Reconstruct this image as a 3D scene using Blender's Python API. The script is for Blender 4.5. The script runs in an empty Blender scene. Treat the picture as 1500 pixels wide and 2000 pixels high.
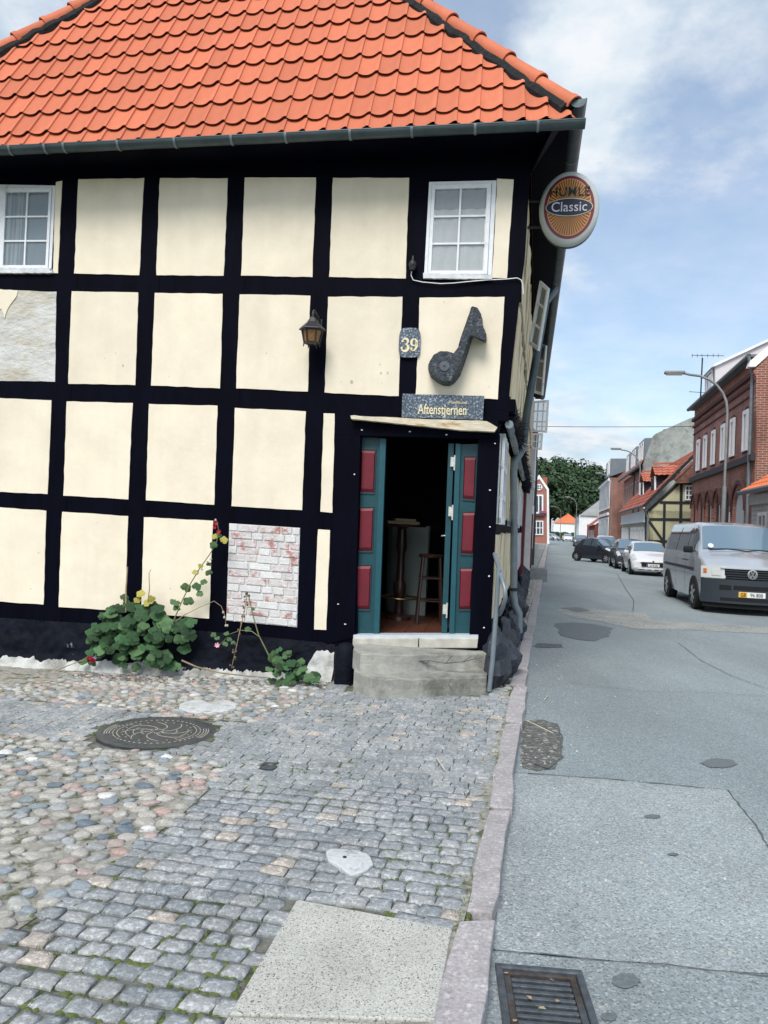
import bpy, bmesh, math, random
from mathutils import Vector, Matrix, noise
random.seed(7)
V = Vector; R = random.Random(11)
scene = bpy.context.scene
# ---------------------------------------------------------------- camera
F_PX, CAMH, PITCH, ROLL = 1500.0, 1.6, 0.0167, 0.045
cp, sp, cr, sr = math.cos(PITCH), math.sin(PITCH), math.cos(ROLL), math.sin(ROLL)
FW = V((0, cp, sp)); U0 = V((0, -sp, cp)); R0 = V((1, 0, 0))
RT = R0*cr + U0*sr; UP = U0*cr - R0*sr
CAM = V((0, 0, CAMH))
cd = bpy.data.cameras.new('camera'); cam = bpy.data.objects.new('camera', cd); scene.collection.objects.link(cam)
m = Matrix.Identity(4)
for i in range(3):
    m[i][0] = RT[i]; m[i][1] = UP[i]; m[i][2] = -FW[i]; m[i][3] = CAM[i]
cam.matrix_world = m
cd.sensor_fit = 'HORIZONTAL'; cd.sensor_width = 36; cd.lens = 36*F_PX/1500; cd.clip_start = .05; cd.clip_end = 2000
scene.camera = cam
# ---------------------------------------------------------------- world, sun, exposure
SUN_EL, SUN_AZ = math.radians(50), math.radians(200)      # azimuth from +Y clockwise: behind the camera, to the left
w = bpy.data.worlds.new('World'); scene.world = w; w.use_nodes = True
nt = w.node_tree; nt.nodes.clear(); N = nt.nodes.new; L = nt.links.new
def wm_(op, a, b=None, c=None):
    n = N('ShaderNodeMath'); n.operation = op
    for i, x in enumerate((a, b, c)):
        if x is None: continue
        if isinstance(x, (int, float)): n.inputs[i].default_value = x
        else: L(x, n.inputs[i])
    return n.outputs[0]
sky = N('ShaderNodeTexSky'); sky.sky_type = 'NISHITA'; sky.sun_disc = False
sky.sun_elevation = SUN_EL; sky.sun_rotation = SUN_AZ; sky.air_density = 1.0; sky.dust_density = 1.4; sky.ozone_density = .5
bg1 = N('ShaderNodeBackground'); bg1.inputs[1].default_value = .15
tc = N('ShaderNodeTexCoord'); sep = N('ShaderNodeSeparateXYZ'); L(tc.outputs['Generated'], sep.inputs[0])
zc = wm_('ADD', wm_('MAXIMUM', sep.outputs[2], 0.0), .22)
cmb = N('ShaderNodeCombineXYZ'); L(wm_('DIVIDE', sep.outputs[0], zc), cmb.inputs[0]); L(wm_('DIVIDE', sep.outputs[1], zc), cmb.inputs[1])
def wnoise(scale, det, loc, rough=.55, dist=0):
    mp = N('ShaderNodeMapping'); mp.inputs[1].default_value = loc; L(cmb.outputs[0], mp.inputs[0])
    n = N('ShaderNodeTexNoise'); n.inputs['Scale'].default_value = scale; n.inputs['Detail'].default_value = det
    n.inputs['Roughness'].default_value = rough; n.inputs['Distortion'].default_value = dist
    L(mp.outputs[0], n.inputs['Vector']); return n.outputs[0]
n1 = wnoise(1.7, 9, (3.1, 1.7, 0), .58, .25); n2 = wnoise(5.5, 8, (7.3, 2.2, 0), .6)
s = wm_('ADD', wm_('MULTIPLY', n1, .75), wm_('MULTIPLY', n2, .25))
def bump_dir(u, v, k, amt):                       # a bank of cloud (or a gap) over one part of the sky
    d = (RT*((u-750)/F_PX) - UP*((v-1000)/F_PX) + FW).normalized()
    dp = N('ShaderNodeVectorMath'); dp.operation = 'DOT_PRODUCT'; nm = N('ShaderNodeVectorMath'); nm.operation = 'NORMALIZE'
    L(tc.outputs['Generated'], nm.inputs[0]); L(nm.outputs[0], dp.inputs[0]); dp.inputs[1].default_value = d
    e = wm_('POWER', wm_('MAXIMUM', dp.outputs['Value'], 0.0), k)
    return wm_('MULTIPLY', e, amt)
for b in ((1130, 80, 330, .24), (1440, 130, 500, .07), (1290, 660, 160, -.16), (960, 60, 200, -.16), (1250, 470, 160, .03), (1420, 400, 120, -.05), (60, 40, 200, .1), (1150, 880, 160, .12)):
    s = wm_('ADD', s, bump_dir(*b))
rmp = N('ShaderNodeValToRGB'); rmp.color_ramp.elements[0].position = .46; rmp.color_ramp.elements[1].position = .62; L(s, rmp.inputs[0])
rmp.color_ramp.elements[0].color = (.32,)*3+(1,); rmp.color_ramp.elements[1].color = (1,)*4
ccol = N('ShaderNodeValToRGB'); L(n2, ccol.inputs[0]); ccol.color_ramp.elements[0].position = .35; ccol.color_ramp.elements[1].position = .66
ccol.color_ramp.elements[0].color = (.58, .72, .84, 1); ccol.color_ramp.elements[1].color = (.90, .93, .97, 1)
bg2 = N('ShaderNodeBackground'); L(ccol.outputs[0], bg2.inputs[0]); bg2.inputs[1].default_value = .75
L(sky.outputs[0], bg1.inputs[0])
mx = N('ShaderNodeMixShader'); L(rmp.outputs[0], mx.inputs[0]); L(bg1.outputs[0], mx.inputs[1]); L(bg2.outputs[0], mx.inputs[2])
wo = N('ShaderNodeOutputWorld'); L(mx.outputs[0], wo.inputs[0])
sd = bpy.data.lights.new('sun', 'SUN'); sun = bpy.data.objects.new('sun', sd); scene.collection.objects.link(sun)
sd.energy = 2.3; sd.angle = math.radians(26); sd.color = (1, .965, .91)
sdir = V((math.sin(SUN_AZ)*math.cos(SUN_EL), math.cos(SUN_AZ)*math.cos(SUN_EL), math.sin(SUN_EL)))
sun.rotation_euler = sdir.to_track_quat('Z', 'Y').to_euler()
scene.view_settings.view_transform = 'Standard'; scene.view_settings.look = 'None'
scene.view_settings.exposure = .44; scene.view_settings.gamma = 1; scene.view_settings.use_curve_mapping = False
# ---------------------------------------------------------------- geometry of the view (to survey the place from the photograph)
def ray(u, v): return (RT*((u-750)/F_PX) - UP*((v-1000)/F_PX) + FW)
def at(u, v, Y):
    d = ray(u, v); return CAM + d*(Y/d.y)
def on(u, v, p0, n):
    d = ray(u, v); return CAM + d*((p0-CAM).dot(n)/d.dot(n))
def proj(p):
    q = p-CAM; z = q.dot(FW); return 750+F_PX*q.dot(RT)/z, 1000-F_PX*q.dot(UP)/z
def xk(y): return -.1845+.2175*y                   # kerb line
KD = V((.2175, 1, 0)).normalized(); KN = V((KD.y, -KD.x, 0))
ROADZ = -.07
def gz(x, y): return max(-.26, min(0, .035*(x-xk(y))))
def grd(u, v, z=None):
    if z is not None: return on(u, v, V((0, 0, z)), V((0, 0, 1)))
    h = 0
    for _ in range(8):
        p = on(u, v, V((0, 0, h)), V((0, 0, 1))); h = gz(p.x, p.y)
    return p
def inpoly(x, y, P):
    c = False; j = len(P)-1
    for i in range(len(P)):
        xi, yi = P[i][0], P[i][1]; xj, yj = P[j][0], P[j][1]
        if (yi > y) != (yj > y) and x < (xj-xi)*(y-yi)/(yj-yi)+xi: c = not c
        j = i
    return c
# ---------------------------------------------------------------- materials
MATS = {}
def mat(name, col, rough=.7, var=.12, scale=8, bump=.0, bscale=None, metal=0, col2=None, c2=(.5, .6), objrnd=0, spec=.5, streak=None, detail=6):
    """procedural paint / stone / plaster: base colour, mottling, an optional second colour in patches, fine relief"""
    if name in MATS: return MATS[name]
    m = bpy.data.materials.new(name); m.use_nodes = True; t = m.node_tree; n = t.nodes; l = t.links
    b = n['Principled BSDF']; b.inputs['Roughness'].default_value = rough; b.inputs['Metallic'].default_value = metal
    b.inputs['Specular IOR Level'].default_value = spec
    tc = n.new('ShaderNodeTexCoord'); src = tc.outputs['Object']
    if streak:
        mp = n.new('ShaderNodeMapping'); mp.inputs['Scale'].default_value = streak; l.new(src, mp.inputs[0]); src2 = mp.outputs[0]
    else: src2 = src
    def nz(sc, det=detail, s_=None, ro=.6):
        x = n.new('ShaderNodeTexNoise'); x.inputs['Scale'].default_value = sc; x.inputs['Detail'].default_value = det; x.inputs['Roughness'].default_value = ro
        l.new(s_ or src2, x.inputs['Vector']); return x.outputs[0]
    a = nz(scale); c2n = None
    r = n.new('ShaderNodeMapRange'); r.inputs[1].default_value = .3; r.inputs[2].default_value = .7
    r.inputs[3].default_value = 1-var; r.inputs[4].default_value = 1+var; l.new(a, r.inputs[0]); v = r.outputs[0]
    if objrnd:
        oi = n.new('ShaderNodeObjectInfo'); r2 = n.new('ShaderNodeMapRange'); r2.inputs[3].default_value = 1-objrnd; r2.inputs[4].default_value = 1+objrnd
        l.new(oi.outputs['Random'], r2.inputs[0]); mm = n.new('ShaderNodeMath'); mm.operation = 'MULTIPLY'; l.new(v, mm.inputs[0]); l.new(r2.outputs[0], mm.inputs[1]); v = mm.outputs[0]
    base = n.new('ShaderNodeRGB'); base.outputs[0].default_value = (*col, 1); cs = base.outputs[0]
    if col2:
        q = nz(scale*.45, 8, None, .65); cr_ = n.new('ShaderNodeMapRange'); cr_.inputs[1].default_value = c2[0]; cr_.inputs[2].default_value = c2[1]; l.new(q, cr_.inputs[0])
        mi = n.new('ShaderNodeMix'); mi.data_type = 'RGBA'; l.new(cr_.outputs[0], mi.inputs[0]); l.new(cs, mi.inputs[6]); mi.inputs[7].default_value = (*col2, 1); cs = mi.outputs[2]
    vm = n.new('ShaderNodeVectorMath'); vm.operation = 'SCALE'; l.new(cs, vm.inputs[0]); l.new(v, vm.inputs['Scale']); l.new(vm.outputs[0], b.inputs['Base Color'])
    if bump:
        bp = n.new('ShaderNodeBump'); bp.inputs['Strength'].default_value = 1; bp.inputs['Distance'].default_value = bump
        l.new(nz(bscale or scale*3, 8), bp.inputs['Height']); l.new(bp.outputs[0], b.inputs['Normal'])
    MATS[name] = m; return m
def stone_mat(name, stops, rough=.75, moss=0, speck=.25):
    """many stones, each its own tone: object random for single stones, the attribute rnd inside a joined field"""
    m = bpy.data.materials.new(name); m.use_nodes = True; t = m.node_tree; n = t.nodes; l = t.links; b = n['Principled BSDF']; b.inputs['Roughness'].default_value = rough
    oi = n.new('ShaderNodeObjectInfo'); at_ = n.new('ShaderNodeAttribute'); at_.attribute_name = 'rnd'
    ad = n.new('ShaderNodeMath'); ad.operation = 'ADD'; l.new(oi.outputs['Random'], ad.inputs[0]); l.new(at_.outputs['Fac'], ad.inputs[1])
    fr = n.new('ShaderNodeMath'); fr.operation = 'FRACT'; l.new(ad.outputs[0], fr.inputs[0])
    rp = n.new('ShaderNodeValToRGB'); e = rp.color_ramp.elements; rp.color_ramp.interpolation = 'CONSTANT'
    for i, (p, c) in enumerate(stops):
        x = e[i] if i < 2 else e.new(p)
        x.position = p; x.color = (*c, 1)
    l.new(fr.outputs[0], rp.inputs[0])
    tc = n.new('ShaderNodeTexCoord'); g = n.new('ShaderNodeNewGeometry')
    def nz(sc, det=5, ro=.6):
        x = n.new('ShaderNodeTexNoise'); x.inputs['Scale'].default_value = sc; x.inputs['Detail'].default_value = det; x.inputs['Roughness'].default_value = ro
        l.new(g.outputs['Position'], x.inputs['Vector']); return x.outputs[0]
    r = n.new('ShaderNodeMapRange'); r.inputs[1].default_value = .32; r.inputs[2].default_value = .68; r.inputs[3].default_value = 1-speck; r.inputs[4].default_value = 1+speck; l.new(nz(90, 6, .75), r.inputs[0])
    r3 = n.new('ShaderNodeMapRange'); r3.inputs[1].default_value = .3; r3.inputs[2].default_value = .7; r3.inputs[3].default_value = .82; r3.inputs[4].default_value = 1.18; l.new(nz(2.2, 4), r3.inputs[0])
    r4 = n.new('ShaderNodeMapRange'); r4.inputs[1].default_value = .50; r4.inputs[2].default_value = .60; r4.inputs[3].default_value = 1-speck*.5; r4.inputs[4].default_value = 1+speck*.9; l.new(nz(38, 7, .7), r4.inputs[0]); m4 = n.new('ShaderNodeMath'); m4.operation = 'MULTIPLY'; l.new(r.outputs[0], m4.inputs[0]); l.new(r4.outputs[0], m4.inputs[1])
    mu = n.new('ShaderNodeMath'); mu.operation = 'MULTIPLY'; l.new(m4.outputs[0], mu.inputs[0]); l.new(r3.outputs[0], mu.inputs[1])
    vm = n.new('ShaderNodeVectorMath'); vm.operation = 'SCALE'; l.new(rp.outputs[0], vm.inputs[0]); l.new(mu.outputs[0], vm.inputs['Scale']); l.new(vm.outputs[0], b.inputs['Base Color'])
    bp = n.new('ShaderNodeBump'); bp.inputs['Strength'].default_value = 1; bp.inputs['Distance'].default_value = .004; l.new(nz(60, 6, .7), bp.inputs['Height']); l.new(bp.outputs[0], b.inputs['Normal'])
    MATS[name] = m; return m
def glass_mat(name, col=(.02, .03, .04), rough=.04, alpha=1.0):
    m = bpy.data.materials.new(name); m.use_nodes = True; b = m.node_tree.nodes['Principled BSDF']
    b.inputs['Base Color'].default_value = (*col, 1); b.inputs['Roughness'].default_value = rough; b.inputs['Specular IOR Level'].default_value = .9; b.inputs['Coat Weight'].default_value = .6; b.inputs['Coat Roughness'].default_value = .02
    b.inputs['Alpha'].default_value = alpha; MATS[name] = m; return m
def brick_mat(name, c1, c2, mortar, sc=1.0, axis='xz', ang=0, bw=.24, bh=.075, bias=0):
    m = bpy.data.materials.new(name); m.use_nodes = True; t = m.node_tree; n = t.nodes; l = t.links; b = n['Principled BSDF']; b.inputs['Roughness'].default_value = .85
    g = n.new('ShaderNodeNewGeometry'); sp_ = n.new('ShaderNodeSeparateXYZ'); l.new(g.outputs['Position'], sp_.inputs[0])
    d = V((math.cos(ang), math.sin(ang)))
    def mm(op, a, bb):
        x = n.new('ShaderNodeMath'); x.operation = op
        for i, q in enumerate((a, bb)):
            if isinstance(q, (int, float)): x.inputs[i].default_value = q
            else: l.new(q, x.inputs[i])
        return x.outputs[0]
    uu = mm('ADD', mm('MULTIPLY', sp_.outputs[0], d.x), mm('MULTIPLY', sp_.outputs[1], d.y))
    cb = n.new('ShaderNodeCombineXYZ'); l.new(uu, cb.inputs[0]); l.new(sp_.outputs[2], cb.inputs[1])
    bk = n.new('ShaderNodeTexBrick'); l.new(cb.outputs[0], bk.inputs['Vector']); bk.inputs['Color1'].default_value = (*c1, 1); bk.inputs['Color2'].default_value = (*c2, 1); bk.inputs['Mortar'].default_value = (*mortar, 1)
    bk.inputs['Scale'].default_value = sc; bk.inputs['Mortar Size'].default_value = .011; bk.inputs['Brick Width'].default_value = bw; bk.inputs['Row Height'].default_value = bh; bk.inputs['Bias'].default_value = bias
    nz = n.new('ShaderNodeTexNoise'); nz.inputs['Scale'].default_value = .9; nz.inputs['Detail'].default_value = 8; l.new(g.outputs['Position'], nz.inputs['Vector'])
    r = n.new('ShaderNodeMapRange'); r.inputs[1].default_value = .3; r.inputs[2].default_value = .7; r.inputs[3].default_value = .72; r.inputs[4].default_value = 1.28; l.new(nz.outputs[0], r.inputs[0])
    vm = n.new('ShaderNodeVectorMath'); vm.operation = 'SCALE'; l.new(bk.outputs[0], vm.inputs[0]); l.new(r.outputs[0], vm.inputs['Scale']); l.new(vm.outputs[0], b.inputs['Base Color'])
    bp = n.new('ShaderNodeBump'); bp.inputs['Distance'].default_value = .006; bp.invert = True; l.new(bk.outputs['Fac'], bp.inputs['Height']); l.new(bp.outputs[0], b.inputs['Normal'])
    MATS[name] = m; return m
# ---------------------------------------------------------------- objects and meshes
WM = {}
def wmat(o): return WM.get(o.name, Matrix.Identity(4))
def link(o, parent=None, world=None):
    scene.collection.objects.link(o)
    W = world if world is not None else Matrix.Identity(4)
    if parent is not None:
        o.parent = parent; o.matrix_basis = wmat(parent).inverted() @ W
    else: o.matrix_basis = W
    WM[o.name] = W; return o
def tag(o, label=None, cat=None, group=None, kind=None):
    if label: o['label'] = label
    if cat: o['category'] = cat
    if group: o['group'] = group
    if kind: o['kind'] = kind
    return o
def thing(name, loc, label, cat, group=None, rz=0):
    o = bpy.data.objects.new(name, None); o.empty_display_size = .2
    link(o, None, Matrix.Translation(V(loc)) @ Matrix.Rotation(rz, 4, 'Z')); return tag(o, label, cat, group)
def inst(name, mesh, parent, world, kind=None):
    o = bpy.data.objects.new(name, mesh); link(o, parent, world)
    if kind: o['kind'] = kind
    return o
class MB:
    def __init__(s): s.v = []; s.f = []; s.mi = []; s.rnd = []; s.cur = 0; s.r = 0.0
    def add(s, vs, fs):
        b = len(s.v); s.v += [tuple(p) for p in vs]; s.rnd += [s.r]*len(vs)
        for f in fs: s.f.append([b+i for i in f]); s.mi.append(s.cur)
        return s
    def box(s, c, d, rz=0, M=None):
        x, y, z = d[0]/2, d[1]/2, d[2]/2; c = V(c)
        A = M or Matrix.Rotation(rz, 3, 'Z')
        vs = [c + A @ V((a*x, b*y, e*z)) for a in (-1, 1) for b in (-1, 1) for e in (-1, 1)]
        return s.add(vs, [(0, 1, 3, 2), (4, 6, 7, 5), (0, 4, 5, 1), (2, 3, 7, 6), (0, 2, 6, 4), (1, 5, 7, 3)])
    def prism(s, P, off):
        n = len(P); vs = [V(p) for p in P]+[V(p)+off for p in P]
        return s.add(vs, [tuple(range(n)), tuple(reversed(range(n, 2*n)))]+[(i, i+n, (i+1) % n+n, (i+1) % n) for i in range(n)])
    def quad(s, a, b, c, d): return s.add([a, b, c, d], [(0, 1, 2, 3)])
    def poly(s, P): return s.add(P, [tuple(range(len(P)))])
    def tube(s, pts, r, n=8, cap=True):
        pts = [V(p) for p in pts]; rs = r if isinstance(r, (list, tuple)) else [r]*len(pts); rings = []; prev = None
        for i, p in enumerate(pts):
            t = (pts[min(i+1, len(pts)-1)]-pts[max(i-1, 0)]).normalized()
            a = prev if prev is not None else (V((0, 0, 1)) if abs(t.z) < .9 else V((1, 0, 0)))
            x = (a - t*a.dot(t)).normalized(); y = t.cross(x); prev = x
            rings.append([p + (x*math.cos(k*2*math.pi/n)+y*math.sin(k*2*math.pi/n))*rs[i] for k in range(n)])
        vs = [q for rg in rings for q in rg]; fs = []
        for i in range(len(pts)-1):
            for k in range(n): fs.append((i*n+k, i*n+(k+1) % n, (i+1)*n+(k+1) % n, (i+1)*n+k))
        if cap: fs += [tuple(reversed(range(n))), tuple(range((len(pts)-1)*n, len(pts)*n))]
        return s.add(vs, fs)
    def lathe(s, base, prof, n=16, axis=None, ref=None):
        """prof: (radius, height) pairs along axis"""
        ax = (axis or V((0, 0, 1))).normalized(); a = ref or (V((1, 0, 0)) if abs(ax.x) < .9 else V((0, 1, 0))); x = (a-ax*a.dot(ax)).normalized(); y = ax.cross(x); base = V(base)
        vs = []; fs = []
        for (r, h) in prof: vs += [base+ax*h+(x*math.cos(k*2*math.pi/n)+y*math.sin(k*2*math.pi/n))*r for k in range(n)]
        for i in range(len(prof)-1):
            for k in range(n): fs.append((i*n+k, i*n+(k+1) % n, (i+1)*n+(k+1) % n, (i+1)*n+k))
        fs += [tuple(reversed(range(n))), tuple(range((len(prof)-1)*n, len(prof)*n))]
        return s.add(vs, fs)
    def grid(s, fn, nu, nv, close=False):
        vs = [fn(i/nu, j/nv) for j in range(nv+1) for i in range(nu+1)]
        return s.add(vs, [(j*(nu+1)+i, j*(nu+1)+i+1, (j+1)*(nu+1)+i+1, (j+1)*(nu+1)+i) for j in range(nv) for i in range(nu)])
    def mesh(s, name, mats, M=None, bevel=0, smooth=None, normals=True):
        me = bpy.data.meshes.new(name); vs = s.v
        if M is not None: vs = [M @ V(p) for p in vs]
        me.from_pydata(vs, [], s.f)
        for mt in (mats if isinstance(mats, (list, tuple)) else [mats]): me.materials.append(mt)
        if len(me.materials) > 1: me.polygons.foreach_set('material_index', s.mi)
        if any(s.rnd):
            a = me.attributes.new('rnd', 'FLOAT', 'POINT'); a.data.foreach_set('value', s.rnd)
        if normals or bevel:
            bm = bmesh.new(); bm.from_mesh(me)
            if normals: bmesh.ops.recalc_face_normals(bm, faces=bm.faces)
            if bevel:
                es = [e for e in bm.edges if len(e.link_faces) == 2 and e.calc_face_angle(0) > .5]
                bmesh.ops.bevel(bm, geom=es, offset=bevel, segments=2, affect='EDGES', profile=.5, clamp_overlap=True)
            bm.to_mesh(me); bm.free()
        if smooth: me.shade_smooth(); me.set_sharp_from_angle(angle=math.radians(smooth))
        me.update(); return me
    def obj(s, name, mats, parent=None, bevel=0, smooth=None, label=None, kind=None, normals=True):
        """world coordinates in, one object out; top-level objects get their origin at the base"""
        if parent is not None: W = wmat(parent)
        else:
            xs = [p[0] for p in s.v]; ys = [p[1] for p in s.v]; zs = [p[2] for p in s.v]
            W = Matrix.Translation(V(((min(xs)+max(xs))/2, (min(ys)+max(ys))/2, min(zs))))
            if kind: W = Matrix.Identity(4)
        me = s.mesh(name, mats, W.inverted(), bevel, smooth, normals)
        o = bpy.data.objects.new(name, me); link(o, parent, W)
        return tag(o, label, None, None, kind)
def single(mb, name, mats, label, cat, group=None, **k): return tag(mb.obj(name, mats, None, **k), label, cat, group)
def text_mb(txt, size, origin, xdir, ydir, depth, sx=1.0, align='CENTER', bold=0, spacing=1.0):
    c = bpy.data.curves.new('t', 'FONT'); c.body = txt; c.size = size; c.align_x = align; c.extrude = depth/2; c.offset = bold; c.resolution_u = 3; c.space_character = spacing
    o = bpy.data.objects.new('t', c); scene.collection.objects.link(o); dg = bpy.context.evaluated_depsgraph_get(); me = bpy.data.meshes.new_from_object(o.evaluated_get(dg))
    zd = xdir.cross(ydir); mb = MB(); mb.add([origin + xdir*(p.co.x*sx) + ydir*p.co.y + zd*p.co.z for p in me.vertices], [tuple(f.vertices) for f in me.polygons])
    bpy.data.objects.remove(o); bpy.data.curves.remove(c); bpy.data.meshes.remove(me); return mb
def wob(P, step=.1, amp=.004):
    out = []; n = len(P)
    for i in range(n):
        a, b = V(P[i]), V(P[(i+1) % n]); k = max(1, int((b-a).length/step))
        for j in range(k):
            t = j/k; q = a.lerp(b, t)
            out.append(q + V((R.uniform(-1, 1)*amp, 0, R.uniform(-1, 1)*amp)))
    return out
def copy_tree(o, parent=None, M=None, label=None):
    c = o.copy(); scene.collection.objects.link(c); c.parent = parent
    if M is not None: c.matrix_basis = M
    if label: c['label'] = label
    for ch in list(o.children): copy_tree(ch, c)
    return c

def speckle(m, scale, stops):
    """aggregate: every little stone of the concrete or asphalt its own tone"""
    t = m.node_tree; n = t.nodes; l = t.links; b = n['Principled BSDF']; src = b.inputs['Base Color'].links[0].from_socket
    g = n.new('ShaderNodeNewGeometry'); vo = n.new('ShaderNodeTexVoronoi'); vo.inputs['Scale'].default_value = scale; l.new(g.outputs['Position'], vo.inputs['Vector'])
    sc = n.new('ShaderNodeSeparateColor'); l.new(vo.outputs['Color'], sc.inputs[0])
    rp = n.new('ShaderNodeValToRGB'); rp.color_ramp.interpolation = 'CONSTANT'; e = rp.color_ramp.elements
    for i, (p, c) in enumerate(stops):
        x = e[i] if i < 2 else e.new(p)
        x.position = p; x.color = (*c, 1)
    l.new(sc.outputs[0], rp.inputs[0]); mm = n.new('ShaderNodeVectorMath'); mm.operation = 'MULTIPLY'; l.new(src, mm.inputs[0]); l.new(rp.outputs[0], mm.inputs[1]); l.new(mm.outputs[0], b.inputs['Base Color']); return m
# ================================================================ materials of the place
TIMBER = mat('black_timber_paint', (.0012, .0016, .006), .6, .4, 6, .004, 40, streak=(1, 1, .25), spec=.05)
TIMBER2 = mat('black_tarred_base', (.004, .006, .012), .7, .5, 9, .012, 25, spec=.12)
CREAM = mat('cream_limewash', (.79, .715, .57), .9, .05, 3.0, .003, 14, col2=(.75, .675, .535), c2=(.45, .62), objrnd=.045, spec=.2)
CREAM2 = mat('cream_limewash_side', (.80, .68, .47), .9, .10, 3.0, .008, 10, col2=(.72, .60, .43), c2=(.5, .6), spec=.2)
PEEL = mat('bared_plaster', (.60, .60, .58), .95, .14, 6, .02, 14, col2=(.50, .47, .39), c2=(.48, .62), streak=(.8, .8, 1.5), spec=.2)
WHITE = mat('white_window_paint', (.74, .77, .80), .5, .08, 14, .002, 30, col2=(.55, .57, .58), c2=(.6, .68))
WHITEPL = mat('white_plinth_plaster', (.52, .53, .51), .95, .18, 5, .02, 14, col2=(.27, .27, .25), c2=(.48, .62), spec=.2)
TEAL = mat('teal_door_paint', (.002, .052, .068), .45, .15, 10, .001, 30)
RED = mat('crimson_panel_paint', (.13, .0015, .013), .55, .2, 9, .001, 30)
ZINC = mat('dark_zinc', (.075, .10, .11), .45, .2, 5, .001, 30, metal=.6)
ZINCP = mat('grey_painted_pipe', (.19, .23, .26), .45, .15, 7, .001, 30, metal=.3)
GLASSC = glass_mat('window_glass', (.34, .40, .43), .06, .28)  # milky base colour stands in for the sky's reflection
GLASSD = glass_mat('dark_glass', (.05, .085, .12), .04)
MORTAR = mat('black_ridge_mortar', (.012, .014, .016), .95, .6, 12, .02, 22)
CONC = mat('step_concrete', (.33, .33, .30), .92, .28, 4, .012, 20, col2=(.15, .15, .13), c2=(.47, .63), spec=.25)
CONCL = mat('pale_threshold_stone', (.47, .455, .40), .85, .2, 8, .004, 24, col2=(.40, .38, .33), c2=(.5, .65))
BLUEGR = mat('speckled_blue_granite', (.055, .075, .10), .35, .9, 110, .001, 60, col2=(.30, .37, .45), c2=(.52, .60))
GOLD = mat('gold_leaf', (.76, .67, .42), .5, .1, 20)
BLACKM = mat('black_iron', (.012, .014, .02), .5, .3, 15, .002, 40)
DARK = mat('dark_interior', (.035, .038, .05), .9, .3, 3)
CURT = mat('net_curtain', (.74, .75, .73), .9, .10, 6)
# ================================================================ the half-timbered inn: survey planes
FP0 = V((1.27, 8.0, 0)); FN = V((-.142, -.99, 0)).normalized(); FE = V((.99, -.142, 0)).normalized(); UPZ = V((0, 0, 1))
D2 = V((.2, 1, 0)).normalized(); DN = V((D2.y, -D2.x, 0))       # side wall direction and its outward normal
def f(u, v, off=0): return on(u, v, FP0+FN*off, FN)
house = thing('half_timbered_house', (f(300, 1260).x, f(300, 1260).y, -.15), 'cream and black half-timbered corner house with orange pantile roof and open teal doors', 'house')
def lerp_tab(tab, x):
    if x <= tab[0][0]: a, b = tab[0], tab[1]
    elif x >= tab[-1][0]: a, b = tab[-2], tab[-1]
    else:
        for a, b in zip(tab, tab[1:]):
            if a[0] <= x <= b[0]: break
    t = (x-a[0])/(b[0]-a[0]); return [p+(q-p)*t for p, q in zip(a[1:], b[1:])]
# --- backing wall (with the door opening left free)
wb = MB(); back = -FN*.22
wb.prism([f(-395, 330, -.03), f(697, 268, -.03), f(697, 1262, -.03), f(-430, 1262, -.03)], back)
wb.prism([f(697, 268, -.03), f(1033, 264, -.03), f(992, 790, -.03), f(972, 850, -.03), f(697, 850, -.03)], back)
wall = wb.obj('front_wall', TIMBER, house)
# --- posts and rails
posts = {
 'A': [(345, 121, 154), (535, 107, 146), (570, 110, 140), (745, 107, 133), (782, 100, 130), (965, 93, 124), (997, 90, 121), (1183, 85, 114), (1215, 83, 113)],
 'B': [(345, 281, 312), (537, 272, 305), (571, 270, 302), (752, 262, 295), (787, 259, 291), (975, 250, 285), (1008, 250, 281), (1195, 245, 276), (1225, 243, 274)],
 'C': [(345, 445, 478), (539, 437, 471), (573, 435, 468), (760, 430, 461), (792, 425, 459), (988, 418, 452), (1017, 416, 448), (1210, 408, 442), (1240, 406, 440)],
 'D': [(345, 617, 650), (541, 610, 643), (578, 606, 641), (766, 601, 634), (803, 597, 632), (998, 590, 626), (1031, 586, 621), (1228, 580, 613), (1252, 578, 611)],
 'E': [(345, 799, 835), (542, 792, 828), (580, 786, 820), (776, 778, 812), (812, 777, 810)],
 'F': [(262, 1003, 1037), (345, 1003, 1035), (508, 990, 1025), (555, 987, 1018), (716, 975, 1000), (781, 970, 994), (800, 968, 992)],
 'G': [(800, 654, 703), (1000, 648, 699), (1262, 636, 691)],
 'H': [(850, 945, 977), (1063, 938, 967), (1264, 931, 957)]}
for k, dx in (('Y', -165), ('X', -330), ('W', -445)):
    posts[k] = [(v-dx*.04*(1 if v < 400 else -.6), a+dx, b+dx) for v, a, b in posts['A']]
for k, tab in posts.items():
    mb = MB(); o = 7 if k not in 'FGH' else 0
    Lp = [f(a-o, v) for v, a, b in tab]; Rp = [f(b+o, v) for v, a, b in tab]
    n = len(tab)
    for i in range(n-1):
        mb.prism([Lp[i], Rp[i], Rp[i+1], Lp[i+1]], -FN*.09)
    mb.obj('timber_post', TIMBER, house, normals=True)
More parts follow.
